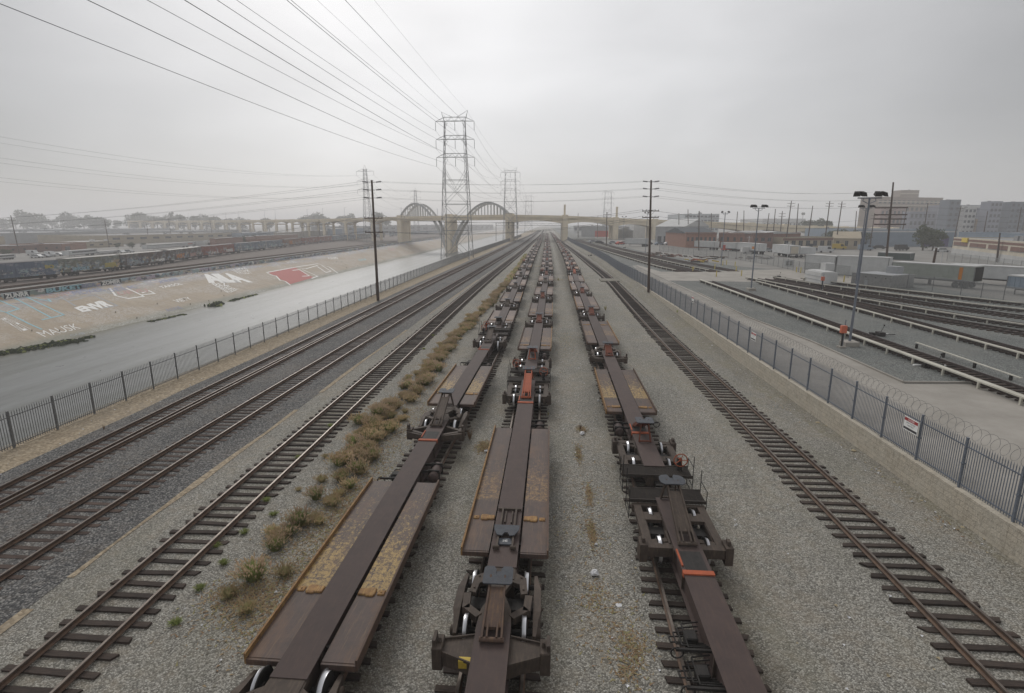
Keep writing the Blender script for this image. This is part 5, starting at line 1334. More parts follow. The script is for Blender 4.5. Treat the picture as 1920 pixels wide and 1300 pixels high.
# greenery at the waterline
def translucent(m, f=.45):
    nt = m.node_tree; b = nt.nodes['Principled BSDF']; t = nt.nodes.new('ShaderNodeBsdfTranslucent'); x = nt.nodes.new('ShaderNodeMixShader'); x.inputs[0].default_value = f
    nt.links.new(b.inputs['Base Color'].links[0].from_socket, t.inputs['Color']); nt.links.new(b.outputs[0], x.inputs[1]); nt.links.new(t.outputs[0], x.inputs[2]); nt.links.new(x.outputs[0], nt.nodes['Material Output'].inputs['Surface'])
    return m
def blades(name, cx, n_, spread, h, m, seed, plume=None, wb=.012):
    r_ = random.Random(seed); b = MB().mat(m)
    for i in range(n_):
        a = r_.uniform(0, 2 * PI); q = spread * math.sqrt(r_.random()) * .45; lean = r_.uniform(.1, .95) * spread; hh = h * r_.uniform(.55, 1.0) * (1 - .25 * lean / spread)
        x, y = q * math.cos(a), q * math.sin(a); dx, dy = math.cos(a + r_.uniform(-.5, .5)) * lean, math.sin(a + r_.uniform(-.5, .5)) * lean
        px, py = -math.sin(a) * wb, math.cos(a) * wb
        p0, p1, p2 = (x, y, 0), (x + dx * .4, y + dy * .4, hh * .65), (x + dx, y + dy, hh)
        b.mat(m); b.add([(p0[0] - px, p0[1] - py, 0), (p0[0] + px, p0[1] + py, 0), (p1[0] + px, p1[1] + py, p1[2]), (p1[0] - px, p1[1] - py, p1[2]), p2], [(0, 1, 2, 3), (3, 2, 4)])
        if plume and r_.random() < plume[1]:
            b.mat(plume[0]); t1 = (p2[0] + dx * .25, p2[1] + dy * .25, hh + r_.uniform(.0, .14)); w2 = wb * 2.2
            b.add([(p2[0] - px * .5, p2[1] - py * .5, p2[2] - .06), ((p2[0] + t1[0]) / 2 - w2, (p2[1] + t1[1]) / 2, (p2[2] + t1[2]) / 2), t1, ((p2[0] + t1[0]) / 2 + w2, (p2[1] + t1[1]) / 2, (p2[2] + t1[2]) / 2)], [(0, 1, 2, 3)])
            b.add([(p2[0], p2[1], p2[2] - .06), ((p2[0] + t1[0]) / 2, (p2[1] + t1[1]) / 2 - w2, (p2[2] + t1[2]) / 2), t1, ((p2[0] + t1[0]) / 2, (p2[1] + t1[1]) / 2 + w2, (p2[2] + t1[2]) / 2)], [(0, 1, 2, 3)])
    return b.mesh(name)
M_gr1 = rough_mat('green_grass_blades', (.26, .33, .10), (.38, .38, .17), .8, 3, rnd=.25)
M_gr2 = rough_mat('straw_grass_blades', (.56, .49, .27), (.42, .40, .19), .85, 3, rnd=.3)
M_plume = rough_mat('dusty_pink_plumes', (.58, .43, .33), (.56, .45, .28), .9, 3, rnd=.25)
M_plume2 = rough_mat('tan_plumes', (.60, .47, .30), (.50, .37, .22), .9, 3, rnd=.3)
M_reed = rough_mat('dark_reed_green', (.045, .065, .03), (.07, .085, .035), .85, .6, kind='World')
M_straw = rough_mat('dead_brown_weeds', (.26, .165, .09), (.19, .125, .075), .9, 6)
for m_ in (M_gr1, M_gr2, M_plume, M_plume2): translucent(m_)
ME_t = [blades('grass_tuft', 0, 420, .46, .62, M_gr1, 11, (M_plume, .35)), blades('grass_tuft', 0, 360, .46, .55, M_gr1, 12, (M_plume2, .4)), blades('grass_tuft', 0, 320, .42, .45, M_gr2, 13, (M_plume2, .3)), blades('grass_tuft', 0, 420, .50, .66, M_gr1, 14, (M_plume, .5)), blades('grass_tuft', 0, 120, .22, .2, M_gr1, 15)]
def tuft(x, y, s, k, label=None, group='pink-tipped grass tufts beside the left row of cars'):
    o = link('grass_tuft', ME_t[k], None, (x, y, 0), R.uniform(0, 6), scale=(s, s, s * R.uniform(.85, 1.1)))
    return tag(o, label or 'bushy grass tuft with pink-brown tips in the strip of weeds', 'grass tuft', group if not label else 'single grass tufts')
near = [(560, 985, 1.25, 0, 'large round pink-tipped grass tuft, standing alone nearest the siding'), (478, 1085, 1.3, 3, 'biggest pinkish grass tuft, lowest in the photo'), (535, 1078, .95, 2, 'straw-coloured tuft right of the biggest pinkish one'), (517, 1030, 1.0, 3, 'pink tuft just above the biggest one'), (540, 1005, 1.0, 0, 'pinkish tuft touching the large round one'), (430, 1118, .9, 2, 'dry yellow tuft at the lower end of the strip'),
        (594, 935, 1.0, 3, 'round pink tuft beside a dark hollow'), (625, 948, 1.0, 2, 'yellowish tuft directly beside the wear-patched deck'), (655, 915, 1.0, 1, 'pale green-yellow tuft near the deck corner'), (560, 920, .45, 2, 'tiny tuft left of the round pink one'), (640, 900, 1.1, 1, 'wide pale tuft above the dark hollow'), (671, 884, 1.15, 0, 'pink tuft at the head of the yellow group'), (610, 858, .5, 2, 'small lone tuft near the siding rail'), (745, 895, .7, 2, 'tan tuft tight against the left car'), (700, 860, 1.1, 3, 'full pink tuft left of the brake piping')]
for u, v, s, k, lab in near:
    x, y = at(u, v); tuft(x, y, s * .74, k, lab)
for u, v in ((420, 1058), (458, 1000), (513, 966), (620, 800), (405, 1025), (812, 630), (795, 655), (560, 860), (500, 940), (375, 1105), (330, 1170)):
    x, y = at(u, v); tuft(x, y, .8, 4, 'tiny green weed sprouting in the gravel', None) if False else tag(tuft(x, y, .9, 4), 'tiny green weed sprouting from the gravel by the siding', None, 'tiny green weeds')
def strip_c(y): return interp([(10, -9.9), (17, -9.6), (23, -9.3), (35, -8.95), (55, -8.55), (80, -7.7), (130, -6.95), (190, -7.1)], y)
def strip_w(y): return interp([(10, .5), (20, .55), (26, .9), (40, .85), (60, .7), (130, .45), (190, .3)], y)
y = 22.5; cnt = 0
while y < 100:
    x = strip_c(y) + R.gauss(0, .5) * strip_w(y)
    tuft(x, y, R.uniform(.5, 1.1), R.choice((0, 1, 1, 2, 2, 2, 3))); cnt += 1; y += .115 + y * .0038
for k in range(26):
    y = R.uniform(12.5, 30); x = strip_c(y) + R.uniform(-.3, 1.5)
    tuft(x, y, R.uniform(.5, .8), 2)
far = MB()
for i in range(900):
    y = R.uniform(100, 190); x = strip_c(y) + R.gauss(0, .5) * strip_w(y) * 1.4; h = R.uniform(.3, .7); w_ = R.uniform(.12, .3)
    far.mat(R.choice((M_gr1, M_plume, M_plume2, M_gr2)))
    a = R.uniform(0, PI); c_, s_ = math.cos(a) * w_, math.sin(a) * w_
    far.add([(x - c_, y - s_, 0), (x + c_, y + s_, 0), (x + c_ * 1.5, y + s_ * 1.5, h * .8), (x + R.uniform(-.1, .1), y, h), (x - c_ * 1.5, y - s_ * 1.5, h * .8)], [(0, 1, 2, 3, 4)])
tag(far.build('distant_weed_strip', None), kind='stuff')
# thin dry weeds and litter straw scattered over the gravel
dry = MB()
def scatter(cx, cy, sx, sy, n_, ang=0):
    for i in range(n_):
        x, y = cx + R.gauss(0, sx), cy + R.gauss(0, sy); a = R.uniform(0, 2 * PI); l_ = R.uniform(.05, .16); h = R.uniform(.01, .08); w_ = .008
        dry.mat(R.choice((M_gr2, M_plume2, M_plume2, M_straw)))
        dx, dy = math.cos(a) * l_, math.sin(a) * l_
        dry.add([(x - dy * .2, y + dx * .2, .004), (x + dy * .2, y - dx * .2, .004), (x + dx, y + dy, h)], [(0, 1, 2)])
for u, v, sx, sy, n_ in ((1085, 850, .09, .6, 200), (1105, 930, .07, .5, 130), (1110, 1000, .08, .45, 190), (1090, 805, .16, .25, 150), (1120, 1120, .4, .4, 90), (1190, 1215, .22, .3, 150), (1180, 1260, .25, .25, 90), (1100, 970, .6, 2.2, 200), (1150, 1180, .6, .9, 160), (908, 838, .18, .35, 500), (500, 1150, .9, .9, 600), (460, 1120, .6, .5, 500), (560, 1080, .8, 1.2, 600), (620, 980, .6, 1.5, 700), (670, 930, .5, 1.5, 600), (720, 830, .6, 3, 800), (800, 760, .6, 5, 700), (1060, 640, .8, 3, 300), (1045, 525, .9, 1.4, 500), (1010, 500, .8, 1.5, 300)):
    x, y = at(u, v); scatter(x, y, sx, sy, int(n_ * 1.6))
for i in range(60):
    y = R.uniform(18, 95); scatter(15.0 + R.uniform(-.5, .5), y, .25, .5, 26)
tag(dry.build('dry_ground_weeds', None), kind='stuff')
reeds = MB()
for u0, v0, u1, v1, n_, hh in ((-40, 672, 145, 640, 900, .55), (155, 636, 175, 632, 120, .4), (280, 604, 345, 590, 160, .25), (398, 576, 412, 570, 130, .9), (430, 566, 480, 553, 170, .35)):
    for i in range(n_):
        f = R.random(); u = u0 + (u1 - u0) * f; v = v0 + (v1 - v0) * f; x, y = at(u, v, ZW); x += R.gauss(0, .35 if hh < .5 else .7); h = R.uniform(.3, 1) * hh; w_ = R.uniform(.15, .4)
        a = R.uniform(0, PI); c_, s_ = math.cos(a) * w_, math.sin(a) * w_; zb = ZW + .0
        reeds.mat(M_reed if R.random() < .8 else M_gr1)
        reeds.add([(x - c_, y - s_, zb), (x + c_, y + s_, zb), (x + c_ * 1.3, y + s_ * 1.3, zb + h * .6), (x, y, zb + h), (x - c_ * 1.3, y - s_ * 1.3, zb + h * .7)], [(0, 1, 2, 3, 4)])
tag(reeds.build('waterline_weeds', None), kind='stuff')
# litter
M_bag = rough_mat('white_plastic_bag', (.66, .66, .67), (.48, .48, .49), .45, 5, bump=.6, bscale=9)
M_card = rough_mat('faded_cardboard', (.42, .36, .24), (.30, .24, .15), .9, 5)
def crumple(u, v, s, m, name, label, cat, flat_=.6, group=None, z=0.0):
    x, y = at(u, v, z); b = MB(); r_ = random.Random(int(u * 7 + v)); k = 7; vs = []; fs = []
    for i in range(k + 1):
        th = PI * i / k
        for j in range(10):
            ph = 2 * PI * j / 10; rr = s * r_.uniform(.65, 1.1); vs.append((rr * math.sin(th) * math.cos(ph), rr * math.sin(th) * math.sin(ph), max(0, s * flat_ * .8 + rr * math.cos(th) * flat_)))
    for i in range(k):
        for j in range(10): fs.append((i * 10 + j, i * 10 + (j + 1) % 10, (i + 1) * 10 + (j + 1) % 10, (i + 1) * 10 + j))
    b.add(vs, fs); return tag(b.build(name, m, None, loc=(x, y, z), rz=r_.uniform(0, 6)), label, cat, group)
crumple(1115, 1078, .16, M_bag, 'plastic_bag', 'crumpled white bag lying on the gravel between middle and right cars', 'bag')
crumple(1092, 815, .15, M_bag, 'plastic_bag', 'white plastic bag next to a dark clump of weeds', 'bag')
crumple(1118, 1022, .07, M_bag, 'paper_scrap', 'small white scrap at the end of the brown weed streak', 'litter')
crumple(912, 848, .12, M_bag, 'paper_scrap', 'pale scrap against the middle car beside a yellow weed', 'litter')
crumple(1122, 752, .08, M_bag, 'paper_scrap', 'white scrap on the bare path left of the right-hand cars', 'litter')
crumple(1160, 1135, .10, M_bag, 'paper_scrap', 'flat grey-white scrap low between the middle and right cars', 'litter', .1)
crumple(1383, 1190, .10, M_bag, 'paper_scrap', 'white paper square right of the lowest part of the right car', 'litter', .1)
for u, v in ((1560, 800), (1605, 848), (1650, 882), (1685, 900), (1540, 792), (1470, 742), (1338, 648), (1265, 580), (1845, 1015), (1730, 940), (1805, 990)):
    crumple(u + R.uniform(-9, 4), v + R.uniform(-3, 6), R.uniform(.05, .16), M_card if R.random() < .7 else M_bag, 'paper_scrap', 'bit of pale rubbish lying at the foot of the block wall', 'litter', R.uniform(.12, .35), 'rubbish along the block wall', z=.02 if v > 740 else .12)
sc = MB()
for i in range(700):
    f = R.random()
    if f < .35: y = R.uniform(10, 90); x = 15.1 + R.gauss(0, .35); z = berm(y) * .75 + .03
    else: y = R.uniform(11, 60); x = R.choice((R.uniform(.6, 3.2), R.uniform(-10.5, -7), R.uniform(6.5, 10.5), R.uniform(-26, -24))); z = .02
    s = R.uniform(.015, .06); a = R.uniform(0, PI); c_, s_ = math.cos(a) * s, math.sin(a) * s
    sc.mat(R.choice((M_bag, M_card, M_bag))); sc.add([(x - c_, y - s_, z), (x + s_, y - c_, z + s * .5), (x + c_, y + s_, z), (x - s_, y + c_, z + s * .7)], [(0, 1, 2, 3)])
tag(sc.build('scattered_litter', None), kind='stuff')

# ------------------------------------------------------------------ boxcars and rail yard on the far side of the river
def car_mat(name, col, rib=True, thr=.5, amt=.9):
    m, nt, b = new_mat(name); n = N(nt); v = n.coord('Object')
    base = n.mix(n.ramp(n.noise(v, 1.0, 5, .7), [(.35, 0.0), (.7, 1.0)]), col, tuple(c * .62 for c in col))
    z = n.sep(v)[2]
    gv = n.coord('Object', (1, .55, 1), (R.uniform(0, 50), R.uniform(0, 50), 0))
    g_ = graffiti_nodes(n, gv, base, amt, thr)
    low = n.ramp(n.math('MULTIPLY', z, .25), [(.62, 1.0), (.85, .3)])
    c = n.mix(low, base, g_)
    n.l(c, b.inputs['Base Color']); b.inputs['Roughness'].default_value = .75
    return m
BX = {k: car_mat('boxcar_' + k, c, thr=t) for k, c, t in (('blue', (.14, .18, .25), .48), ('olive', (.20, .20, .15), .42), ('brown', (.12, .09, .08), .45), ('red', (.30, .10, .07), .52), ('steel', (.17, .22, .28), .45), ('rust', (.25, .12, .075), .5))}
M_roof_p = rough_mat('pale_boxcar_roof', (.42, .40, .36), (.30, .29, .27), .6, 1)
M_roof_d = rough_mat('dark_boxcar_roof', (.13, .125, .125), (.09, .085, .085), .7, 1)
def boxcar(ua, va, ub, vb, key, label, h=4.6, zg=ZL, group='graffiti-covered boxcars beyond the river', pale=False, width=3.0, roof=None, slats=True, hdr=''):
    xa, ya = at(ua, va, zg); xb, yb = at(ub, vb, zg); L = math.hypot(xb - xa, yb - ya); rz = math.atan2(-(xb - xa), yb - ya)
    t = empty('boxcar', ((xa + xb) / 2, (ya + yb) / 2, zg), rz, label, 'boxcar', group)
    Z0 = 1.05; w_ = width
    b = MB(); b.box(-w_, 0, -L / 2 + .35, L / 2 - .35, Z0, h - .12)
    n_ = max(6, int(L / .95)) if slats else 0
    for i in range(n_):
        y = -L / 2 + .4 + (L - .8) * (i + .5) / n_
        b.box(.001, .05, y - .07, y + .07, Z0 + .1, h - .2)
    for q in (-L / 2 + .35, L / 2 - .35):
        for k in range(8): b.box(-w_ + .1, -.1, q - .04, q + .04, Z0 + .2 + k * .37, Z0 + .32 + k * .37)
    b.build('body', BX[key], t)
    b = MB(); b.prof([(-w_ - .04, h - .118), (.04, h - .118), (.04, h - .06), (-w_ / 2, h + .12), (-w_ - .04, h - .06)], -L / 2 + .3, L / 2 - .3, 'y'); b.build('roof', roof or (M_roof_p if pale else M_roof_d), t)
    b = MB(); b.box(.052, .10, -1.35, 1.35, Z0 + .05, h - .25); 
    for k in range(5): b.box(.101, .13, -1.3, 1.3, Z0 + .3 + k * .6, Z0 + .36 + k * .6)
    b.build('door', BX[key], t)
    MB().mat(M_dark).box(-w_ / 2 - .2, -w_ / 2 + .2, -L / 2 - .25, L / 2 + .25, .75, Z0 - .002).box(-w_ + .1, -.1, -L / 2 + .4, L / 2 - .4, Z0 - .22, Z0 - .003).box(-w_ + .6, -.3, -2, 2, .45, .8).build('underframe', None, t)
    for s in (-1, 1):
        b = MB().mat(M_dark)
        for q in (-.85, .85):
            for e in (-.35, -w_ + .35): b.lathe([(-.07, .46), (.07, .46)], (e, s * (L / 2 - 2.3) + q, .48), 'x', 14)
        b.bar((-.15, s * (L / 2 - 2.3) - 1.3, .55), (-.15, s * (L / 2 - 2.3) + 1.3, .55), .12, .4); b.box(-w_ + .3, -.3, s * (L / 2 - 2.3) - .3, s * (L / 2 - 2.3) + .3, .5, .8)
        b.build('truck', None, t)
    b = MB().mat(M_dark)
    for s in (-1, 1):
        for k in range(5): b.box(.04, .09, s * (L / 2 - .7) - .22, s * (L / 2 - .7) + .22, .7 + k * .35, .73 + k * .35)
    b.build('ladder', None, t)
    return t
BC = [(-70, 545, 0, 532.5, 'blue', 'blue-grey ribbed boxcar cut by the left edge of the view'), (1, 532, 117, 521, 'blue', 'blue ribbed graffiti boxcar with a yellow and red tag, leftmost in full view'), (129, 518.5, 229, 507, 'olive', 'olive boxcar with a pale roof edge and teal and yellow graffiti'), (233, 506.5, 310, 496, 'brown', 'dark olive boxcar with big orange and white graffiti by its right end'), (319, 494.5, 380, 484.5, 'brown', 'near-black boxcar with a pale roof line and pink graffiti'),
      (384, 484, 441, 476, 'red', 'brick-red boxcar with white streaks, between dark and blue cars'), (444.5, 475.5, 490, 470, 'steel', 'blue-grey boxcar just right of the brick-red one'), (493, 469.5, 531, 465, 'steel', 'pale blue boxcar left of the orange-tagged red car'), (534, 464.5, 566, 460, 'rust', 'rusty red boxcar with an orange tag, middle of the string'), (569, 459.7, 598, 456.5, 'red', 'brick-red boxcar with white graffiti along its foot'), (600, 456.2, 623, 454, 'red', 'last red boxcar before the blue pair'),
      (625, 453.8, 646, 451.6, 'steel', 'first blue car beneath the viaduct columns'), (648, 451.4, 667, 449.8, 'steel', 'second blue car beneath the viaduct columns'), (669, 449.6, 685, 448.3, 'brown', 'brown car behind the slim tower base'), (687, 448.1, 701, 447, 'olive', 'grey-green car just left of the tall left pole'), (703, 446.8, 722, 445.4, 'brown', 'dark car right of the tall left pole')]
for i, (ua, va, ub, vb, k, lab) in enumerate(BC): boxcar(ua, va, ub, vb, k, lab, pale=i in (2, 3, 4))
def bc_text(idx, txt, y0, y1, z0, z1, m, bold=.03):
    t = [o for o in COL.objects if o.name.startswith('boxcar')][0]
    t = [o for o in COL.objects if o.get('label') == BC[idx][5]][0]
    body = KIDS[t.name][0]
    text_mesh(txt, [(.11, y0, z0), (.11, y1, z0), (.11, y1, z1), (.11, y0, z1)], m, bold, 'graffiti_lettering', body)
P_yel = paint('yellow_spray', (.50, .42, .12)); P_orange = paint('orange_spray', (.55, .22, .06)); P_cyan = paint('cyan_spray', (.32, .50, .58))
bc_text(1, 'BO', 3.2, 5.4, 2.6, 3.5, P_yel, .08); bc_text(1, 'TASHY', -2.5, 3, 1.15, 1.9, P_grey, .03); bc_text(2, 'SMOKE', -8, -2.4, 1.3, 2.2, P_cyan, .05); bc_text(2, 'SER', 3, 8, 1.3, 2.6, P_yel, .08); bc_text(3, 'SNOOK', -9.5, -2, 1.3, 2.3, P_grey, .04)
bc_text(3, 'GAS', 6, 11, 1.3, 2.2, P_white, .08); bc_text(4, 'MERT', -9, -2, 1.4, 2.9, P_orange, .05); bc_text(4, 'ROK', 3, 9, 1.4, 2.7, P_pink, .08); bc_text(5, 'LINCA', -10, -2, 1.3, 2.2, P_white, .03); bc_text(5, 'KING', 6, 13, 1.3, 2.5, P_white, .05); bc_text(8, 'REK', -8, -1, 1.6, 3.6, P_orange, .08)
# tracks along the top of the bank
for (offs, lab) in ((-109.0, 'track along the top of the far bank, next to the painted wall'), (-116.0, 'second track along the top of the far bank')):
    t = empty('railway_track', (0, 0, 0), 0, lab, 'railway track', 'tracks on the far bank')
    P = [(60, offs), (240, offs - 9), (700, offs - 30)]
    P = [(60, offs), (240, offs), (700, offs)]
    for s in (-1, 1): MB().box(offs + s * .75 - .05, offs + s * .75 + .05, 60, 700, ZL + .15, ZL + .3).build('rail', M_rust, t)
    b = MB(); y = 60
    while y < 700: b.box(offs - 1.3, offs + 1.3, y, y + .25, ZL - .02, ZL + .14); y += .8 if y < 300 else 2
    tag(b.build('ties', M_tie2, t), kind='stuff')
tag(MB().box(-111.5, XT - .4, 55, 900, ZL - .1, ZL + .03).build('track_bed', M_ballast), kind='structure')
tag(flat('track_bed', [(-126, 55), (-111.6, 55), (-111.6, 900), (-300, 900), (-160, 330)], ZL + .012, M_tiebed if False else rough_mat('brown_track_soil', (.17, .14, .12), (.11, .09, .08), .95, .4, kind='World')), kind='structure')
tag(flat('service_road', [(-114.6, 55), (-111.6, 55), (-111.6, 900), (-114.6, 900)], ZL + .02, M_lot), kind='structure')
# second string of covered hoppers and auto racks further back, partly beneath the viaduct
BX['tan'] = car_mat('boxcar_tan', (.36, .33, .28), thr=.62, amt=.4); BX['rackred'] = car_mat('boxcar_rackred', (.33, .19, .15), thr=.66, amt=.4); BX['pblue'] = car_mat('boxcar_pblue', (.26, .34, .44), thr=.62, amt=.4)
boxcar(405, 466, 480, 459, 'rackred', 'long faded red rail car with white lettering, behind the boxcars', h=5.4, pale=False, group='second string of rail cars')
boxcar(482, 459, 560, 453, 'rackred', 'faded red-brown rail car below the grey hoppers', h=5.6, group='second string of rail cars')
boxcar(521, 451.5, 568, 448.5, 'tan', 'long grey-tan car with a smooth roof under the viaduct arches', h=6.5, pale=True, group='third string of rail cars')
boxcar(570, 448.5, 598, 447, 'tan', 'grey-tan car left of the yellow-ended one', h=6.8, pale=True, group='third string of rail cars')
boxcar(600, 447, 616, 446, 'tan', 'short beige-ended car beside the tall blue containers', h=7, pale=True, group='third string of rail cars')
boxcar(621, 447, 643, 445, 'pblue', 'tall pale blue container stack beneath the viaduct', h=8.6, pale=True, group='third string of rail cars')
boxcar(667, 445, 684, 443.5, 'pblue', 'tall pale blue stack right of the viaduct columns', h=9, pale=True, group='third string of rail cars')
boxcar(735, 444, 800, 440, 'steel', 'hazy grey string of cars passing behind the beige river pier', h=4.5, group='hazy cars beyond the viaduct')
boxcar(802, 440, 860, 436.5, 'steel', 'faint grey cars seen between the arches', h=4.5, group='hazy cars beyond the viaduct')

# ------------------------------------------------------------------ buildings
def bmat(name, c, c2=None, sc=.4): return rough_mat(name, c, c2 or tuple(q * .82 for q in c), .88, sc, kind='World')
M_glass = rough_mat('dark_window_glass', (.045, .05, .058), (.03, .035, .04), .2, 2, spec=.5)
B_white, B_grey, B_bluegrey, B_brick, B_brickd, B_tan, B_cream, B_dark, B_roofg, B_redaw, B_purple, B_pale, B_modern, B_lav = (bmat('white_render', (.55, .55, .54)), bmat('grey_metal_siding', (.36, .37, .38)), bmat('blue_grey_siding', (.22, .27, .33)), bmat('orange_brick', (.30, .15, .10), (.22, .11, .08), 1.2),
    bmat('dark_brick', (.20, .11, .085), (.14, .085, .07), 1.2), bmat('tan_stucco', (.40, .34, .25)), bmat('cream_concrete', (.52, .47, .38)), bmat('tar_roof', (.07, .08, .09)), bmat('grey_flat_roof', (.27, .27, .27)), bmat('red_awning_metal', (.50, .08, .05)), bmat('purple_door_paint', (.10, .08, .17)), bmat('pale_warehouse_brick', (.30, .235, .185)), bmat('slate_cladding', (.11, .13, .165)), bmat('lavender_grey_wall', (.21, .22, .27)))
def building(ua, va, ub, vb, vt, depth, wall, roof, label, zg=ZR, rows=0, cols=0, wfrac=(.55, .55), top=None, name='building', win=None, sill_from=.1, pitched=0.0, doors=(), bands=(), parapet=.4, cat='building', dirv=None, base_top=1.0):
    xa, ya = at(ua, va, zg); xb, yb = at(ub, vb, zg)
    A, B_ = Vector((xa, ya, 0)), Vector((xb, yb, 0)); ux = (B_ - A); L = ux.length; ux.normalize()
    nrm_ = Vector((-ux.y, ux.x, 0))
    if nrm_.dot((A + B_) / 2) < 0: nrm_ = -nrm_
    H = topz(ua, vt, xa, ya) - zg
    rz = math.atan2(ux.y, ux.x)
    t = empty(name, (xa, ya, zg), rz, label, cat)
    # local frame: x along the facade, y into the depth
    sgn = 1 if (Vector((-ux.y, ux.x, 0)).dot(nrm_) > 0) else -1
    def bx(mb, x0, x1, y0, y1, z0, z1): mb.box(x0, x1, *sorted((sgn * y0, sgn * y1)), z0, z1)
    b = MB().mat(wall); bx(b, 0, L, 0, depth, -1.5, H)
    if parapet:
        bx(b, 0, L, -.05, .3, H + .001, H + parapet); bx(b, 0, .3, .301, depth, H + .001, H + parapet); bx(b, L - .3, L, .301, depth, H + .001, H + parapet); bx(b, .301, L - .301, depth - .3, depth, H + .001, H + parapet)
    b.build('wall', None, t)
    b = MB().mat(roof)
    if pitched:
        ys_ = (0, depth / 2, depth); v_ = [(-.3, sgn * -.4, H), (L + .3, sgn * -.4, H), (L + .3, sgn * (depth + .4), H), (-.3, sgn * (depth + .4), H), (-.3, sgn * depth / 2, H + pitched), (L + .3, sgn * depth / 2, H + pitched)]
        b.add([(x, y, z + .01) for x, y, z in v_], [(0, 1, 5, 4), (2, 3, 4, 5), (0, 4, 3), (1, 2, 5), (0, 3, 2, 1)])
    else: bx(b, .31, L - .31, .31, depth - .31, H + .002, H + .14)
    for k in range(max(1, int(L / 14))):
        if not pitched:
            x = R.uniform(.1, .85) * L; y = R.uniform(.2, .8) * depth; bx(b, x, x + R.uniform(1, 2.4), y, y + 1.5, H + .141, H + .141 + R.uniform(.5, 1.3))
    b.build('roof', None, t)
    for z0, z1, m_ in bands:
        q = MB().mat(m_); bx(q, .02, L - .02, -.06, -.001, H * z0, H * z1); q.build('wall_band', None, t)
    wm = win or M_glass
    for r_ in range(rows):
        for c in range(cols):
            x0 = L * (c + (1 - wfrac[0]) / 2) / cols; x1 = x0 + L * wfrac[0] / cols; hh = H * (1 - sill_from) / rows; z0 = H * sill_from + hh * (r_ + (1 - wfrac[1]) / 2); z1 = z0 + hh * wfrac[1]
            q = MB().mat(wm); bx(q, x0, x1, -.04, .0, z0, z1); w_ = q.build('window', None, t)
            if L / cols > 2.5 and z1 - z0 > 1 and H < 15:
                q = MB().mat(M_galv); bx(q, (x0 + x1) / 2 - .04, (x0 + x1) / 2 + .04, -.07, -.041, z0, z1); bx(q, x0 - .1, x1 + .1, -.12, -.041, z0 - .12, z0 - .001); q.build('window_frame', None, w_)
    for f0, f1, z1, m_ in doors:
        q = MB().mat(m_); bx(q, L * f0, L * f1, -.07, -.001, 0, H * z1); q.build('door', None, t)
    # side facade features on the end facing the camera
    return t
Bd = building
Bd(1285, 465, 1342, 465, 438, 30, B_brick, B_dark, 'brick shed with a long black roof, behind the white trailers', rows=1, cols=7, wfrac=(.5, .35), sill_from=.2, pitched=2.2)
Bd(1346, 464, 1408, 467, 438, 30, B_brick, B_white, 'orange brick building with a light low roof', rows=1, cols=5, wfrac=(.3, .35), sill_from=.25, pitched=1.0)
Bd(1410, 468, 1447, 468, 439, 26, B_brickd, B_roofg, 'dark brick building right of the orange brick one', rows=1, cols=3, wfrac=(.5, .3), sill_from=.3, pitched=.8)
Bd(1228, 456, 1282, 457, 425, 60, B_grey, B_white, 'grey metal warehouse with four dark dock doors', doors=((.08, .22, .42, M_glass), (.3, .44, .42, M_glass), (.56, .7, .42, M_glass), (.8, .94, .42, M_glass)), pitched=4, parapet=0)
Bd(1090, 444, 1183, 445, 426, 90, B_grey, B_roofg, 'long pale warehouse left of the silos', doors=((.28, .55, .62, B_redaw),), rows=0)
Bd(1188, 446, 1216, 446, 416, 30, B_white, B_white, 'tall white windowless building between piers and pole', rows=0)
Bd(1240, 442, 1300, 441, 427, 40, B_bluegrey, B_roofg, 'blue-grey hall behind the dock doors', rows=0)
t = Bd(1466, 468, 1560, 467, 447, 26, B_tan, B_dark, 'low tan workshop with red tiled parapet and square windows', rows=1, cols=7, wfrac=(.55, .5), sill_from=.1, doors=((.54, .60, .5, M_glass),), bands=((.80, 1.0, B_brickd),))
Bd(1561, 467, 1611, 468, 447, 22, B_tan, B_tan, 'small gabled tan house at the end of the tan workshop', rows=1, cols=3, wfrac=(.35, .5), pitched=2.5, parapet=0)
Bd(1606, 462, 1790, 463, 432, 60, B_bluegrey, B_roofg, 'long blue-grey warehouse with purple doors', rows=0, doors=((.69, .79, .62, B_purple), (.85, .93, .62, B_purple), (.04, .10, .3, M_glass)), bands=((.88, .97, B_white),))
Bd(1793, 466, 1990, 478, 437, 50, B_bluegrey, B_roofg, 'blue-grey roofed hall above the brick and cream building', rows=0)
t = Bd(1783, 478, 1935, 502, 447, 22, B_cream, B_roofg, 'brick and cream building with a yellow sign panel', rows=1, cols=4, wfrac=(.88, .36), win=B_brickd, sill_from=.42, bands=((.02, .40, bmat('painted_out_wall', (.45, .45, .44))), (.88, .995, B_brickd)))
xa, ya = at(1783, 478, ZR)
q = MB().mat(rough_mat('yellow_sign', (.62, .47, .05), (.55, .40, .05), .5, 3)).box(8.6, 13.2, -.4, -.08, 4.3, 5.6)
L_ = t; o = q.build('sign', None, t)
Bd(1595, 533, 1668, 541, 512, 5.5, bmat('grey_cinder_block', (.31, .31, .30), (.24, .24, .235), 3), B_grey, 'grey cinder-block shed beside the electric tracks', rows=1, cols=4, wfrac=(.12, .12), sill_from=.55, parapet=.12, doors=((.36, .44, .5, B_grey),))
Bd(1508, 526, 1538, 533, 506, 2.6, bmat('white_slatted_metal', (.58, .58, .57)), B_white, 'small white slatted metal enclosure near the yellow posts', rows=0, parapet=0, bands=((.3, .33, B_grey), (.63, .66, B_grey)))
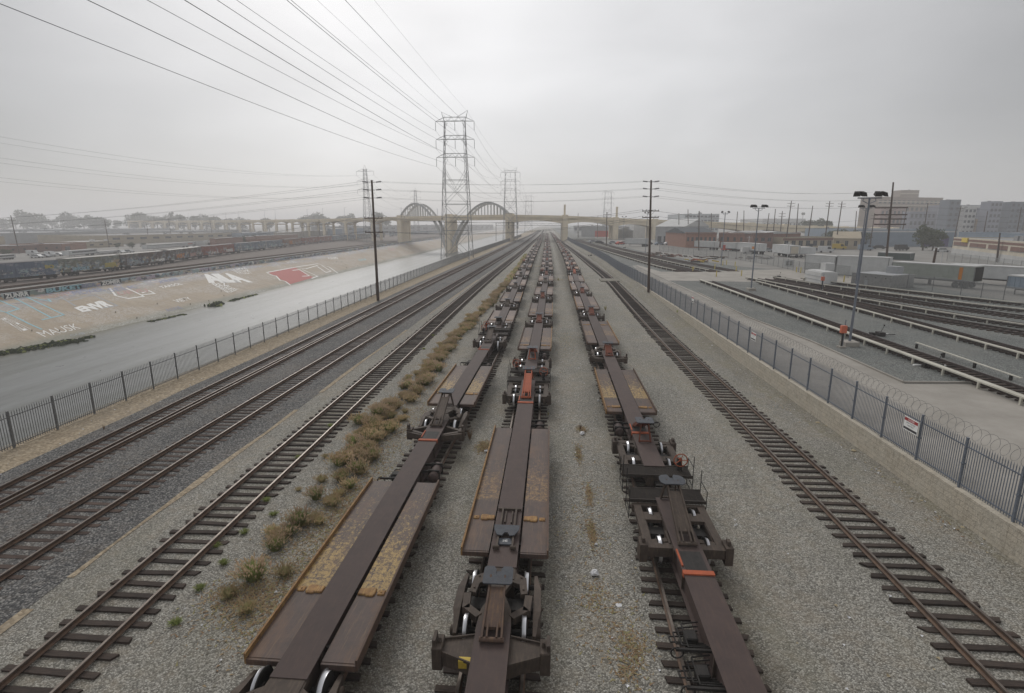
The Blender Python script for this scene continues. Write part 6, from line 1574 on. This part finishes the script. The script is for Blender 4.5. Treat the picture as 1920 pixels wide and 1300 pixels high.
# hill of older buildings, far right
Bd(1637, 442, 1757, 441, 372, 16, B_pale, B_roofg, 'big old cold-storage block, six storeys, pale tan upper walls', rows=5, cols=14, wfrac=(.5, .45), sill_from=.06, bands=((.80, .83, B_cream), (.9, .93, B_cream)), parapet=1.2)
Bd(1677, 440, 1711, 440, 358, 12, B_pale, B_roofg, 'square tower rising behind the big old block', rows=0, bands=((.82, .86, B_cream), (.92, .95, B_cream)))
Bd(1757, 443, 1836, 443, 386, 14, B_lav, B_roofg, 'modern blue-grey apartment block with bays', rows=5, cols=8, wfrac=(.55, .5), sill_from=.08, bands=((.93, 1.0, B_white),))
Bd(1834, 443, 1905, 444, 384, 14, B_modern, B_roofg, 'dark modern block of stepped flats at far right', rows=5, cols=7, wfrac=(.6, .5), sill_from=.08)
Bd(1826, 446, 1880, 446, 412, 30, bmat('tan_arcade_brick', (.42, .27, .15)), B_roofg, 'tan arcaded building with five round arches', rows=1, cols=5, wfrac=(.62, .5), sill_from=.15, win=B_cream)
Bd(1645, 443, 1690, 443, 392, 8, bmat('pink_brick_annexe', (.30, .20, .17)), B_roofg, 'pinkish brick annexe before the big old block', rows=3, cols=6, wfrac=(.5, .5))
Bd(1700, 444, 1748, 444, 398, 8, B_lav, B_roofg, 'lower grey annexe right of the pinkish brick one', rows=3, cols=6, wfrac=(.5, .5))
Bd(1770, 446, 1790, 446, 376, 9, B_modern, B_roofg, 'dark stair tower between the modern blocks', rows=6, cols=2, wfrac=(.5, .5))
Bd(1800, 446, 1822, 446, 391, 8, B_white, B_roofg, 'pale bay in front of the modern block', rows=5, cols=3, wfrac=(.6, .5))
Bd(1846, 447, 1868, 447, 379, 8, B_lav, B_roofg, 'pale projecting bay on the dark flats', rows=6, cols=3, wfrac=(.6, .5))
Bd(1884, 447, 1912, 447, 380, 8, B_modern, B_roofg, 'last dark stair block at the right', rows=6, cols=3, wfrac=(.5, .5))
Bd(1428, 436, 1508, 436, 411, 60, B_white, B_white, 'long white building above the bridge wall by the palm', rows=1, cols=10, wfrac=(.4, .3), zg=ZR)
Bd(1282, 438, 1346, 438, 402, 60, bmat('hazy_factory', (.40, .43, .45)), B_roofg, 'pale far factory carrying a water tank', rows=4, cols=9, wfrac=(.7, .4), sill_from=.1)
xw, yw = at(1320, 438, ZR); sc_ = yw / 1000
wt = empty('water_tank', (xw, yw + 20, ZR + 17 * sc_), 0, 'round water tank on legs above the far factory', 'water tank'); s_ = sc_
MB().lathe([(12 * s_, 3.6 * s_), (19 * s_, 3.8 * s_), (21 * s_, 1.2 * s_), (21.4 * s_, .3 * s_)], (0, 0, 0), 'z', 14).build('tank', B_grey, wt)
for a in (-1, 1):
    for c_ in (-1, 1): MB().bar((a * 4 * s_, c_ * 4 * s_, 0), (a * 3 * s_, c_ * 3 * s_, 12 * s_), .7 * s_).build('leg', M_galv, wt)
# silos and plant equipment
for i, (u, v, vt, r_) in enumerate(((1163, 447, 428, 3.2), (1171, 447, 424, 2.6), (1179, 447, 430, 3.0))):
    x, y = at(u, v, ZR); h = topz(u, vt, x, y) - ZR
    o = MB().mat(B_grey).lathe([(0, r_), (h * .85, r_), (h * .97, r_ * .3), (h, r_ * .2)], (x, y, ZR), 'z', 18).build('silo', None); tag(o, ('leftmost', 'tallest', 'rightmost')[i] + ' of the three grey silos near the beige pier', 'silo')
# left bank sheds
Lb = dict(zg=ZL)
Bd(-80, 470, 12, 464, 448, 30, B_tan, B_roofg, 'beige shed at the left edge above the boxcars', **Lb)
Bd(15, 476, 117, 471, 463, 26, B_brickd, B_roofg, 'low reddish brick building, leftmost, behind the parked trucks', rows=1, cols=5, wfrac=(.2, .3), **Lb)
Bd(118, 471, 163, 467, 459, 22, B_brick, B_roofg, 'orange brick extension right of the low brick building', doors=((.1, .3, .7, M_glass),), **Lb)
Bd(164, 466, 232, 462, 455, 22, B_tan, B_white, 'tan shed with a pale roof beside the brick extension', rows=1, cols=4, wfrac=(.4, .3), **Lb)
Bd(-60, 462, 205, 452, 440, 70, B_grey, bmat('pale_tin_roof', (.38, .385, .39)), 'huge grey-roofed warehouse spreading across the far left', rows=0, **Lb)
Bd(206, 459, 455, 449, 443, 60, B_tan, B_roofg, 'long tan warehouse with a row of small dark windows', rows=1, cols=12, wfrac=(.5, .35), sill_from=.35, **Lb)
Bd(60, 447, 330, 441, 432, 80, B_grey, bmat('tin_roof_two', (.36, .37, .375)), 'second grey warehouse row with skylight strips', rows=0, **Lb)
Bd(338, 446, 480, 441, 434, 60, B_grey, B_roofg, 'grey shed row beneath the viaduct columns', rows=1, cols=8, wfrac=(.5, .4), **Lb)
Bd(470, 461, 530, 457, 450, 20, B_brick, B_roofg, 'small brick shed left of the rail yard', rows=0, **Lb)
Bd(387, 463, 412, 461, 454, 8, B_white, B_white, 'small white kiosk behind the boxcars', rows=1, cols=2, **Lb)
Bd(455, 450, 560, 446, 438, 40, B_bluegrey, B_roofg, 'blue-grey sheds seen through the viaduct arches', rows=1, cols=8, wfrac=(.6, .4), **Lb)
Bd(650, 444, 790, 437, 426, 40, B_grey, B_roofg, 'hazy grey buildings behind the left bridge arch', rows=2, cols=10, wfrac=(.5, .4), **Lb)
Bd(790, 436, 925, 431, 423, 50, B_grey, B_roofg, 'faint low buildings across the river beyond the arches', rows=1, cols=12, wfrac=(.5, .4), **Lb)
Bd(1075, 436, 1130, 437, 424, 40, B_white, B_roofg, 'hazy white buildings right of the tracks beyond the viaduct', rows=1, cols=6)

# ------------------------------------------------------------------ trailers, trucks, cars, bollards, chain-link
T_white = rough_mat('white_trailer_paint', (.56, .57, .57), (.46, .47, .47), .5, .8)
T_grey = rough_mat('greenish_grey_container', (.34, .365, .33), (.28, .30, .27), .6, .8)
M_tyre = rough_mat('black_tyre', (.025, .025, .026), (.02, .02, .02), .9, 5)
def trailer(ua, va, ub, vb, vt, label, col=None, wd=2.6, zg=ZR, open_end=None, logo=None, name='semi_trailer', cat='trailer', group='parked box trailers', wheels=True, ribs=True, floor=1.1):
    xa, ya = at(ua, va, zg); xb, yb = at(ub, vb, zg); A, B_ = Vector((xa, ya, 0)), Vector((xb, yb, 0)); ux = B_ - A; L = ux.length; rz = math.atan2(ux.y, ux.x)
    nn = Vector((-ux.y, ux.x, 0)); sgn = 1 if nn.dot(A + B_) > 0 else -1
    H = topz(ua, vt, xa, ya) - zg; fl_ = min(floor, H * .32) if wheels else .05
    t = empty(name, (xa, ya, zg), rz, label, cat, group)
    def bx(mb, x0, x1, y0, y1, z0, z1): mb.box(x0, x1, *sorted((sgn * y0, sgn * y1)), z0, z1)
    b = MB().mat(col or T_white); bx(b, 0, L, 0, wd, fl_, H)
    if ribs:
        k = int(L / .6)
        for i in range(k): bx(b, L * (i + .4) / k, L * (i + .55) / k, -.03, -.001, fl_ + .1, H - .1)
    b.build('body', None, t)
    b = MB().mat(B_white); bx(b, -.03, L + .03, -.04, wd + .04, H + .001, H + .07); bx(b, -.03, L + .03, -.05, -.031, H - .1, H + .07); b.build('roof', None, t)
    b = MB().mat(M_galv); bx(b, -.02, L + .02, -.045, -.031, fl_, fl_ + .12)
    for x in (0, L): bx(b, x - .06, x + .06, -.05, -.0302, fl_, H - .11)
    b.build('frame', None, t)
    if open_end:
        b = MB().mat(M_dark); s = L if open_end > 0 else 0; bx(b, s - .02, s + .02, .12, wd - .12, fl_ + .1, H - .12) ; b.build('door', None, t)
    if wheels:
        for q in (L * .8, L * .8 + 1.3):
            for yy_ in (.15, wd - .4):
                b = MB().mat(M_tyre).lathe([(-.14, .46), (.14, .46)], (q, sgn * (yy_ + .12), .47), 'y', 14); b.build('wheel', None, t)
        b = MB().mat(M_dark)
        for yy_ in (.3, wd - .3): b.tube((L * .2, sgn * yy_, 0), (L * .2, sgn * yy_, fl_), .07, 6)
        bx(b, L * .15, L * .95, .7, wd - .7, fl_ - .2, fl_ - .002); b.build('landing_gear', None, t)
    if logo:
        m_, x0, x1, z0, z1 = logo; b = MB().mat(m_); bx(b, L * x0, L * x1, -.06, -.046, fl_ + (H - fl_) * z0, fl_ + (H - fl_) * z1); b.build('painted_mark', None, t)
    return t
P_or = rough_mat('orange_mark', (.60, .22, .04), (.5, .2, .04), .5, 3)
trailer(1508, 505, 1563, 511, 477, 'pale grey container with an open dark end, first of the long row', T_white, wheels=False, open_end=1, group='long row of containers by the grey shed')
trailer(1566, 516, 1662, 522, 480, 'long white container behind the slim mast, second of the row', T_white, wheels=False, group='long row of containers by the grey shed')
trailer(1668, 529, 1822, 543, 491, 'long greenish-grey container with an orange and yellow mark', T_grey, wheels=True, open_end=1, logo=(P_or, .83, .87, .1, .9), group='long row of containers by the grey shed')
trailer(1775, 529, 1960, 543, 495, 'bright white refrigerated trailer at the right, behind the grey-green container', T_white, wheels=True, ribs=False, group='long row of containers by the grey shed')
trailer(1884, 551, 1960, 560, 516, 'blue-grey ribbed trailer cut by the right edge', rough_mat('blue_grey_trailer', (.25, .30, .36), (.2, .25, .3), .6, 1), wheels=True, group='long row of containers by the grey shed')
trailer(1456, 480, 1476, 482, 463, 'white trailer with a rounded corner, left of the yellow-doored one', wd=9, logo=None)
trailer(1480, 484, 1498, 484, 461, 'white trailer showing a cream rear door', wd=11, logo=(B_cream, .08, .85, .05, .9))
trailer(1301, 468, 1339, 470, 452, 'pale grey trailer left of the two white ones by the brick shed', T_white)
trailer(1351, 471, 1379, 472, 455, 'white trailer with a small red and white truck before it', T_white)
trailer(1381, 474, 1422, 478, 455, 'white trailer with a small orange emblem', T_white, logo=(P_or, .7, .8, .25, .6))
trailer(1312, 460, 1338, 460, 446, 'white trailer standing behind the pale grey one', T_white)
trailer(1171, 462, 1213, 463, 447, 'long pale trailer left of the tall middle pole', T_white)
trailer(277, 471, 367, 463, 460, 'long white semi trailer with red lettering, behind the boxcars', T_white, zg=ZL, logo=(P_red, .82, .93, .45, .7))
trailer(131, 483, 183, 478, 471, 'white bus with a row of windows behind the boxcars', T_white, zg=ZL, name='bus', cat='bus', group='white buses and trucks on the far bank', logo=(M_glass, .1, .95, .5, .8))
trailer(-20, 490, 30, 486, 480, 'white bus at the left edge behind the boxcars', T_white, zg=ZL, name='bus', cat='bus', group='white buses and trucks on the far bank', logo=(M_glass, .1, .95, .5, .8))
trailer(186, 478, 222, 475, 472, 'white flat truck body right of the bus', T_white, zg=ZL, group='white buses and trucks on the far bank')
trailer(1645, 486, 1706, 489, 473, 'dark green dumpster-like container behind the white containers', rough_mat('dark_green_bin', (.06, .085, .08), (.05, .07, .065), .7, 1), wheels=False, name='dumpster', cat='dumpster', group='bins', ribs=True)
for i, (u, v, z) in enumerate(((1360, 455, ZR),)): pass
def vehicle(u, v, label, col, zg=ZR, rz=0.0, van=False, name='parked_car', group='cars parked in the distance'):
    x, y = at(u, v, zg); t = empty(name, (x, y, zg), rz, label, 'car' if not van else 'truck', group)
    h = 1.45 if not van else 2.2
    prof = [(-2.2, .35), (2.2, .35), (2.25, .75), (1.5, .92), (.8, h), (-1.1, h), (-1.9, .95), (-2.25, .85)] if not van else [(-2.4, .4), (2.4, .4), (2.45, 1.1), (1.8, 1.25), (1.3, h), (-2.4, h)]
    b = MB().mat(col); b.prof(prof, -.87, .87, 'y'); b.build('body', None, t)
    b = MB().mat(M_glass); b.prof([(-1.6, .97), (1.25, .97), (.75, h - .08), (-1.05, h - .08)] if not van else [(.4, 1.25), (1.6, 1.25), (1.2, h - .15), (.4, h - .15)], -.88, .88, 'y'); b.build('window', None, t)
    for a in (-1.4, 1.4):
        for s in (-1, 1): MB().mat(M_tyre).lathe([(-.1, .33), (.1, .33)], (a, s * .8, .33), 'y', 12).build('wheel', None, t)
    return t
cars = [(1110, 456, 'small hazy car left of the parked red one', B_grey, ZR, False), (1124, 457, 'dark hazy car under the red awning', M_dark, ZR, False), (1150, 458, 'silver car left of the red car at the pier', B_grey, ZR, False), (1215, 459, 'dark car right of the tall middle pole foot', M_dark, ZR, False), (1236, 460, 'blue-grey car before the leftmost dock door', B_bluegrey, ZR, False), (1268, 460, 'white van before the rightmost dock door', T_white, ZR, True), (1500, 473, 'dark car parked before the tan workshop', M_dark, ZR, False), (1530, 473, 'silver car parked before the workshop door', B_grey, ZR, False), (1548, 474, 'white van at the end of the tan workshop', T_white, ZR, True), (1622, 470, 'blue-grey van by the corner of the blue warehouse', B_bluegrey, ZR, True), (1690, 470, 'dark van between dumpster and blue warehouse', M_dark, ZR, True), (1765, 473, 'white car under the right side of the broad tree', T_white, ZR, False), (1345, 463, 'dark car between the two brick buildings', M_dark, ZR, False), (1437, 473, 'silver car right of the emblem trailer', B_grey, ZR, False),
        (1404, 476, 'white pickup in front of the trailer with the orange emblem', B_white, ZR, True), (1365, 471, 'small red and white truck in front of the white trailer', B_redaw, ZR, True), (1163, 459, 'red car among those parked by the beige pier', B_redaw, ZR, False), (1168, 458, 'white car parked by the beige pier', T_white, ZR, False), (1253, 460, 'white car at the grey dock building', T_white, ZR, False),
        (70, 484, 'first white car right of the edge bus', T_white, ZL, False), (82, 483, 'silver car between bus and white cars', B_grey, ZL, False), (95, 481.5, 'white van behind the olive boxcar', T_white, ZL, True), (108, 480.5, 'white car left of the windowed bus', T_white, ZL, False), (62, 479, 'white pickup in front of the brick building', T_white, ZL, True), (228, 475, 'white car right of the flat truck body', T_white, ZL, False), (242, 474, 'silver car left of the semi trailer', B_grey, ZL, False), (1648, 467, 'dark car beside the blue-grey warehouse', M_dark, ZR, False), (1573, 468, 'yellow machine by the gabled tan house', M_yel, ZR, True)]
for u, v, lab, c, zg, van in cars: vehicle(u, v, lab, c, zg, R.uniform(-.5, .5), van)
M_boll = rough_mat('yellow_bollard_paint', (.58, .47, .14), (.50, .40, .12), .6, 4)
for i, (u, v) in enumerate(((1299, 510), (1340, 505), (1343, 519), (1355, 498), (1362, 497), (1380, 509), (1378, 500), (1390, 518), (1493, 511), (1501, 512), (1551, 526), (1562, 528), (1582, 529))):
    x, y = at(u, v, ZR); o = MB().mat(M_boll).lathe([(0, .10), (1.05, .10), (1.14, .06)], (x, y, ZR), 'z', 10).build('bollard', None)
    if i == 0: o.data.materials; MBx = MB().mat(M_boll).box(-.4, .4, -.04, .04, .75, .85).build('crossbar', None, o, loc=(x, y, ZR))
    tag(o, 'yellow post at the concrete crossing', 'bollard', 'yellow posts around the crossing') if i else tag(o, 'yellow post with a short crossbar left of the crossing', 'bollard', 'single posts')
# call boxes
for (u, v, vt, lab) in ((1577, 652, 616, 'orange-red call box on a post at the foot of the nearest mast'), (1540, 545, 522, 'small orange-red call box before the slatted enclosure')):
    x, y = at(u, v, ZR); h = topz(u, vt, x, y) - ZR
    t = empty('call_box', (x, y, ZR), 0, lab, 'call box')
    MB().mat(M_dark).box(-.05, .05, -.05, .05, 0, h - .35).mat(M_conc).box(-.25, .25, -.25, .25, 0, .12).build('post', None, t)
    MB().mat(rough_mat('orange_red_box', (.58, .15, .08), (.5, .13, .07), .5, 3)).bbox(-.22, .22, -.16, .16, h - .35, h + .25, .03).build('box', None, t)
    MB().mat(M_mast).tube((.15, .1, 0), (.15, .1, h + .7), .035, 6).build('conduit', None, t)
# low lamp posts among the trailers
for u, v, vt, lab in ((1475, 497, 457, 'short white post with a globe light by the meter cabinet'), (1763, 503, 472, 'short twin-arm lamp behind the containers'), (1402, 476, 446, 'white pole with a small camera by the brick shed')):
    x, y = at(u, v, ZR); h = topz(u, vt, x, y) - ZR
    t = empty('lamp_post', (x, y, ZR), 0, lab, 'lamp post'); MB().mat(T_white).tube((0, 0, 0), (0, 0, h), .09, 8).build('shaft', None, t)
    MB().mat(T_white).lathe([(-.2, .05), (0, .2), (.2, .05)], (0, 0, h + .2), 'z', 10).bar((-.7, 0, h), (.7, 0, h), .07).build('lamp_head', None, t)
x, y = at(1478, 500, ZR); tag(MB().mat(B_grey).bbox(-.9, .9, -.4, .4, 0, 1.5, .04).mat(M_dark).box(-.7, -.1, -.42, -.401, .3, 1.3).box(.1, .7, -.42, -.401, .3, 1.3).build('meter_cabinet', None, loc=(x, y, ZR)), 'grey meter cabinet below the globe-light post', 'cabinet')
# heaps of rail gear
def heap(u, v, n_, sx, sy, mats, label, name='scrap_pile'):
    x, y = at(u, v, ZR); b = MB()
    for i in range(n_):
        b.mat(R.choice(mats)); a = R.uniform(0, PI); l_ = R.uniform(.4, 1.4); px, py, pz = x + R.gauss(0, sx), y + R.gauss(0, sy), ZR + R.uniform(.05, .7)
        b.bar((px - math.cos(a) * l_, py - math.sin(a) * l_, pz), (px + math.cos(a) * l_, py + math.sin(a) * l_, pz + R.uniform(-.2, .3)), R.uniform(.1, .3))
    tag(b.build(name, None), label, 'scrap pile', 'piles of rail gear in the yard')
heap(1312, 492, 26, 1.6, 1.0, (M_orange, M_yel, M_dark, M_rust), 'heap of orange and yellow track parts before the crossing')
heap(1252, 482, 22, 3.0, 1.2, (M_rust, M_dark, M_red), 'rusty row of parts lying beyond the tall middle pole')
heap(1232, 478, 16, 2.0, 1.2, (M_dark, M_rust), 'dark jumble of parts left of the rusty row')
heap(1370, 486, 40, 9, 1.2, (M_dark, M_rust), 'long line of dark track parts along the chain-link fence')
# chain-link fences
m, ntm, b = new_mat('chain_link_mesh'); n = N(ntm)
def wavef(rot):
    w_ = n.n('ShaderNodeTexWave', wave_type='BANDS', bands_direction='X', wave_profile='SIN'); w_.inputs['Scale'].default_value = 3.2
    n.l(n.coord('Object', (1, 1, 1), (0, 0, 0), (0, rot, 0)), w_.inputs['Vector']); return n.ramp(w_.outputs['Fac'], [(.80, 0.0), (.9, 1.0)])
msk = n.math('MAXIMUM', wavef(.785), wavef(-.785))
tr = n.n('ShaderNodeBsdfTransparent'); mx = n.n('ShaderNodeMixShader'); n.l(msk, mx.inputs[0]); n.l(tr.outputs[0], mx.inputs[1]); n.l(b.outputs[0], mx.inputs[2])
b.inputs['Base Color'].default_value = (.25, .26, .26, 1)
n.l(mx.outputs[0], ntm.nodes['Material Output'].inputs['Surface']); M_link = m
def chainlink(pts, label, h=2.2, zg=ZR):
    t = empty('chain_link_fence', (0, 0, 0), 0, label, 'fence', 'chain-link fences around the yard')
    for i in range(len(pts) - 1):
        A, B_ = Vector((*at(*pts[i], zg), zg)), Vector((*at(*pts[i + 1], zg), zg)); L = (B_ - A).length; k = max(1, int(L / 3.2)); rz = math.atan2((B_ - A).y, (B_ - A).x)
        for j in range(k): p = A.lerp(B_, j / k); MB().mat(M_galv).tube((0, 0, 0), (0, 0, h + .1), .045, 6).build('post', None, t, loc=tuple(p))
        MB().mat(M_galv).tube(A + Vector((0, 0, h)), B_ + Vector((0, 0, h)), .03, 6).build('rail', None, t)
        b = MB(); b.add([(0, 0, .05), (L, 0, .05), (L, 0, h), (0, 0, h)], [(0, 1, 2, 3)]); b.build('mesh_panel', M_link, t, loc=tuple(A), rz=rz)
chainlink([(1236, 472), (1300, 479), (1380, 487), (1450, 499), (1508, 513), (1592, 522)], 'chain-link fence between crossing and trailers')
chainlink([(1700, 541), (1800, 556), (1925, 577)], 'chain-link fence in front of the long containers')
chainlink([(1775, 490), (1850, 500), (1930, 512)], 'chain-link fence below the brick and cream building')

# ------------------------------------------------------------------ trees
def leafy(name, seed, rad, hgt, n_, leaf, m1, m2, lobes=9):
    r_ = random.Random(seed); b = MB(); cs = []
    for i in range(lobes):
        a = r_.uniform(0, 2 * PI); q = rad * r_.uniform(.1, .68); cs.append((q * math.cos(a), q * math.sin(a), hgt * r_.uniform(.3, .86), rad * r_.uniform(.3, .52)))
    for i in range(n_):
        cx, cy, cz, cr = r_.choice(cs); a = r_.uniform(0, 2 * PI); e = math.acos(r_.uniform(-1, 1)); q = cr * r_.uniform(.55, 1.08)
        x, y, z = cx + q * math.sin(e) * math.cos(a), cy + q * math.sin(e) * math.sin(a), cz + q * math.cos(e) * .8
        d1 = Vector((r_.gauss(0, 1), r_.gauss(0, 1), r_.gauss(0, 1))).normalized() * leaf * r_.uniform(.6, 1.3); d2 = d1.orthogonal().normalized() * leaf * r_.uniform(.5, 1)
        p = Vector((x, y, z)); b.mat(m1 if r_.random() < .6 else m2); b.add([p - d1, p - d2 * .7, p + d1, p + d2 * .7], [(0, 1, 2, 3)])
    return b.mesh(name), cs
M_leaf1 = rough_mat('dull_green_leaves', (.075, .095, .045), (.05, .065, .032), .85, 1); M_leaf2 = rough_mat('olive_leaves', (.11, .12, .06), (.08, .09, .045), .85, 1); M_bark = rough_mat('grey_brown_bark', (.12, .095, .075), (.08, .065, .05), .9, 4)
TP = []
for m_ in (M_leaf1, M_leaf2): translucent(m_, .35)
for sd_, rad, hg, n_, lf in ((1, 4.2, 9, 1100, .42), (2, 3.4, 11, 1100, .42), (3, 5.2, 9.5, 1300, .45), (4, 2.4, 12, 900, .38)):
    cm, cs_ = leafy('crown', sd_, rad, hg, n_, lf, M_leaf1, M_leaf2, 10 + sd_)
    tb = MB().mat(M_bark).tube((0, 0, -.5), (.1, .1, hg * .45), .32, 7, .2)
    for c_ in cs_[:6]: tb.tube((.1, .1, hg * .35), (c_[0] * .8, c_[1] * .8, c_[2]), .13, 5, .04)
    TP.append((cm, tb.mesh('trunk')))
def tree(u, v, vt, label, k=0, zg=ZL, wx=1.0, group='trees along the left skyline', Y=None):
    if Y: d = ray(u, v); x, y = d[0] * Y / d[1], Y
    else: x, y = at(u, v, zg)
    h = topz(u, vt, x, y) - zg; base = (9, 11, 9.5, 12)[k]; s = h / base
    t = empty('tree', (x, y, zg), R.uniform(0, 6), label, 'tree', group); t.scale = (s * wx, s * wx, s)
    link('trunk', TP[k][1], t); link('crown', TP[k][0], t); return t
sk_ = [(8, 408, 1.2), (30, 405, 1.3), (52, 396, 1.4), (75, 409, 1.3), (98, 407, 1.4), (126, 399, 1.2), (140, 404, 1), (158, 402, 1.1), (175, 405, 1.3), (196, 406, 1.4), (220, 409, 1.3), (250, 404, 1.1), (272, 397, 1.2), (296, 399, 1.2), (312, 404, 1.1), (345, 401, 1.0), (366, 399, 1.2), (388, 403, 1.3), (410, 405, 1.1), (430, 404, 1.2), (455, 408, 1.4), (505, 408, 1.2), (575, 400, 1.3), (592, 399, 1.4), (608, 402, 1.2), (640, 399, 1.1), (655, 402, 1.2), (712, 396, 1.0), (724, 401, 1.2)]
for i, (u, vt, wx) in enumerate(sk_):
    tree(u, 428, vt, 'hazy rounded tree on the far left skyline', i % 3, wx=wx, Y=R.uniform(775, 880))
tree(325, 428, 394, 'taller thin palm-like tree standing above the left skyline', 3, wx=.7, Y=800)
for u, v, vt, k, lab in ((457, 461, 440, 1, 'dense dark tree at the left end of the red rail car'), (222, 466, 456, 0, 'bush between the tan shed and the warehouse'), (248, 466, 455, 2, 'round bush in front of the tan warehouse wall'), (270, 465, 455, 0, 'bush left of the white semi trailer'), (10, 480, 467, 2, 'dark bush left of the low brick building')):
    tree(u, v, vt, lab, k, wx=1.5 if k != 1 else 1.0, group='trees behind the boxcars')
for i, u in enumerate((1556, 1566, 1577, 1588, 1598, 1608)): tree(u, 462, 431 + (i % 2) * 2, 'rounded green tree of the row between tan house and warehouse', i % 3, ZR, 1.3, 'row of trees behind the tan workshop')
tree(1730, 470, 424, 'broad green tree in front of the blue-grey warehouse', 2, ZR, 1.15, 'single trees on the right'); tree(1748, 470, 434, 'lower right-hand companion of the broad green tree', 0, ZR, 1.3, 'single trees on the right')
for i, u in enumerate((1512, 1522, 1533, 1542)): tree(u, 425, 411 + (i % 2), 'pale hazy tree above the bridge wall right of the palm', i % 3, ZR, 1.2, 'trees above the bridge wall', Y=420)
tree(1755, 441, 410, 'dark tree against the apartment blocks', 1, ZR, 1.2, 'single trees on the right')
for i, u in enumerate((1900, 1912, 1921)): tree(u, 445, 398 + 3 * i, 'dark tree at the right edge beside the dark flats', i, ZR, 1.2, 'trees at the right edge')
# palm
x, y = at(1502, 434, ZR); hp = topz(1503, 401, x, y) - ZR
t = empty('palm_tree', (x, y, ZR), 0, 'single fan palm rising above the bridge wall', 'palm'); MB().mat(M_bark).tube((0, 0, 0), (.2, 0, hp), .3, 7, .22).build('trunk', None, t)
b = MB()
for i in range(90):
    a = R.uniform(0, 2 * PI); e = R.uniform(-.9, 1.2); l_ = 2.6; dv = Vector((math.cos(a) * math.cos(e), math.sin(a) * math.cos(e), math.sin(e))); s = dv.orthogonal().normalized() * .28; p = Vector((.2, 0, hp))
    b.mat(M_leaf1 if i % 2 else M_leaf2).add([p, p + dv * l_ * .6 + s, p + dv * l_ + Vector((0, 0, -.5)), p + dv * l_ * .6 - s], [(0, 1, 2, 3)])
b.build('crown', None, t)
# small plants on bank, verge and dark stick weeds
def sprig(x, y, z, h, label, group, m=None):
    b = MB().mat(m or M_reed)
    for i in range(26):
        a = R.uniform(0, 2 * PI); q = R.uniform(.1, .35) * h; w_ = .03 * h; e = (x + math.cos(a) * q, y + math.sin(a) * q, z + R.uniform(.5, 1) * h)
        b.add([(x - w_, y, z), (x + w_, y, z), e], [(0, 1, 2)]); b.add([(x, y - w_, z), (x, y + w_, z), e], [(0, 1, 2)])
    tag(b.build('weed_plant', None), label, 'weed', group)
for u, v in ((217, 587), (295, 571), (392, 566), (415, 547), (420, 556), (650, 503), (631, 492), (641, 492), (647, 497), (670, 499), (357, 572), (112, 622), (60, 622), (257, 598), (310, 594)):
    p = onbank(u, v, 0); sprig(p.x, p.y, p.z, .55, 'small dark weed growing from a crack in the sloping bank', 'weeds on the concrete bank')
x, y = at(881, 825); sprig(x, y, 0, .75, 'dark twiggy dead plant standing between left and middle cars', 'single dark plants', M_straw)
x, y = at(195, 806); sprig(x, y, 0, .35, 'dark clump on the sandy strip near the fence', 'dark clumps', M_straw)
x, y = at(1088, 806); sprig(x, y, 0, .4, 'dark dead clump behind the white bag', 'dead clumps', M_straw)
for u, v, l in ((1047, 527, 'yellow-green clump in the gap between middle and right cars'), (1135, 583, 'green weed tight against the right-hand cars'), (905, 580, 'green weed beside the left cars far up the row'), (1028, 780, 'dry weed left of the middle car')):
    x, y = at(u, v); sprig(x, y, 0, .8 if v < 600 else .3, l, 'green clumps between the rows', M_gr2)
for u, v in ((1232, 537), (1238, 552), (1392, 638), (1222, 500), (1270, 585), (1310, 600)):
    x, y = at(u, v, .8); sprig(x, y, .7, .5, 'small green weed at the foot of the block wall', 'weeds along the block wall', M_gr1)

# ------------------------------------------------------------------ haze
hz = MB().box(-3100, 3100, -160, 3300, ZW - 3, 62).build('haze', None)
m = bpy.data.materials.new('haze_air'); m.use_nodes = True; nt = m.node_tree; nt.nodes.remove(nt.nodes['Principled BSDF'])
pv = nt.nodes.new('ShaderNodeVolumePrincipled'); pv.inputs['Density'].default_value = .00072; pv.inputs['Color'].default_value = (.985, .985, 1.0, 1); pv.inputs['Anisotropy'].default_value = .2
nt.links.new(pv.outputs[0], nt.nodes['Material Output'].inputs['Volume']); hz.data.materials.append(m); tag(hz, kind='stuff')
SC.cycles.volume_bounces = 3
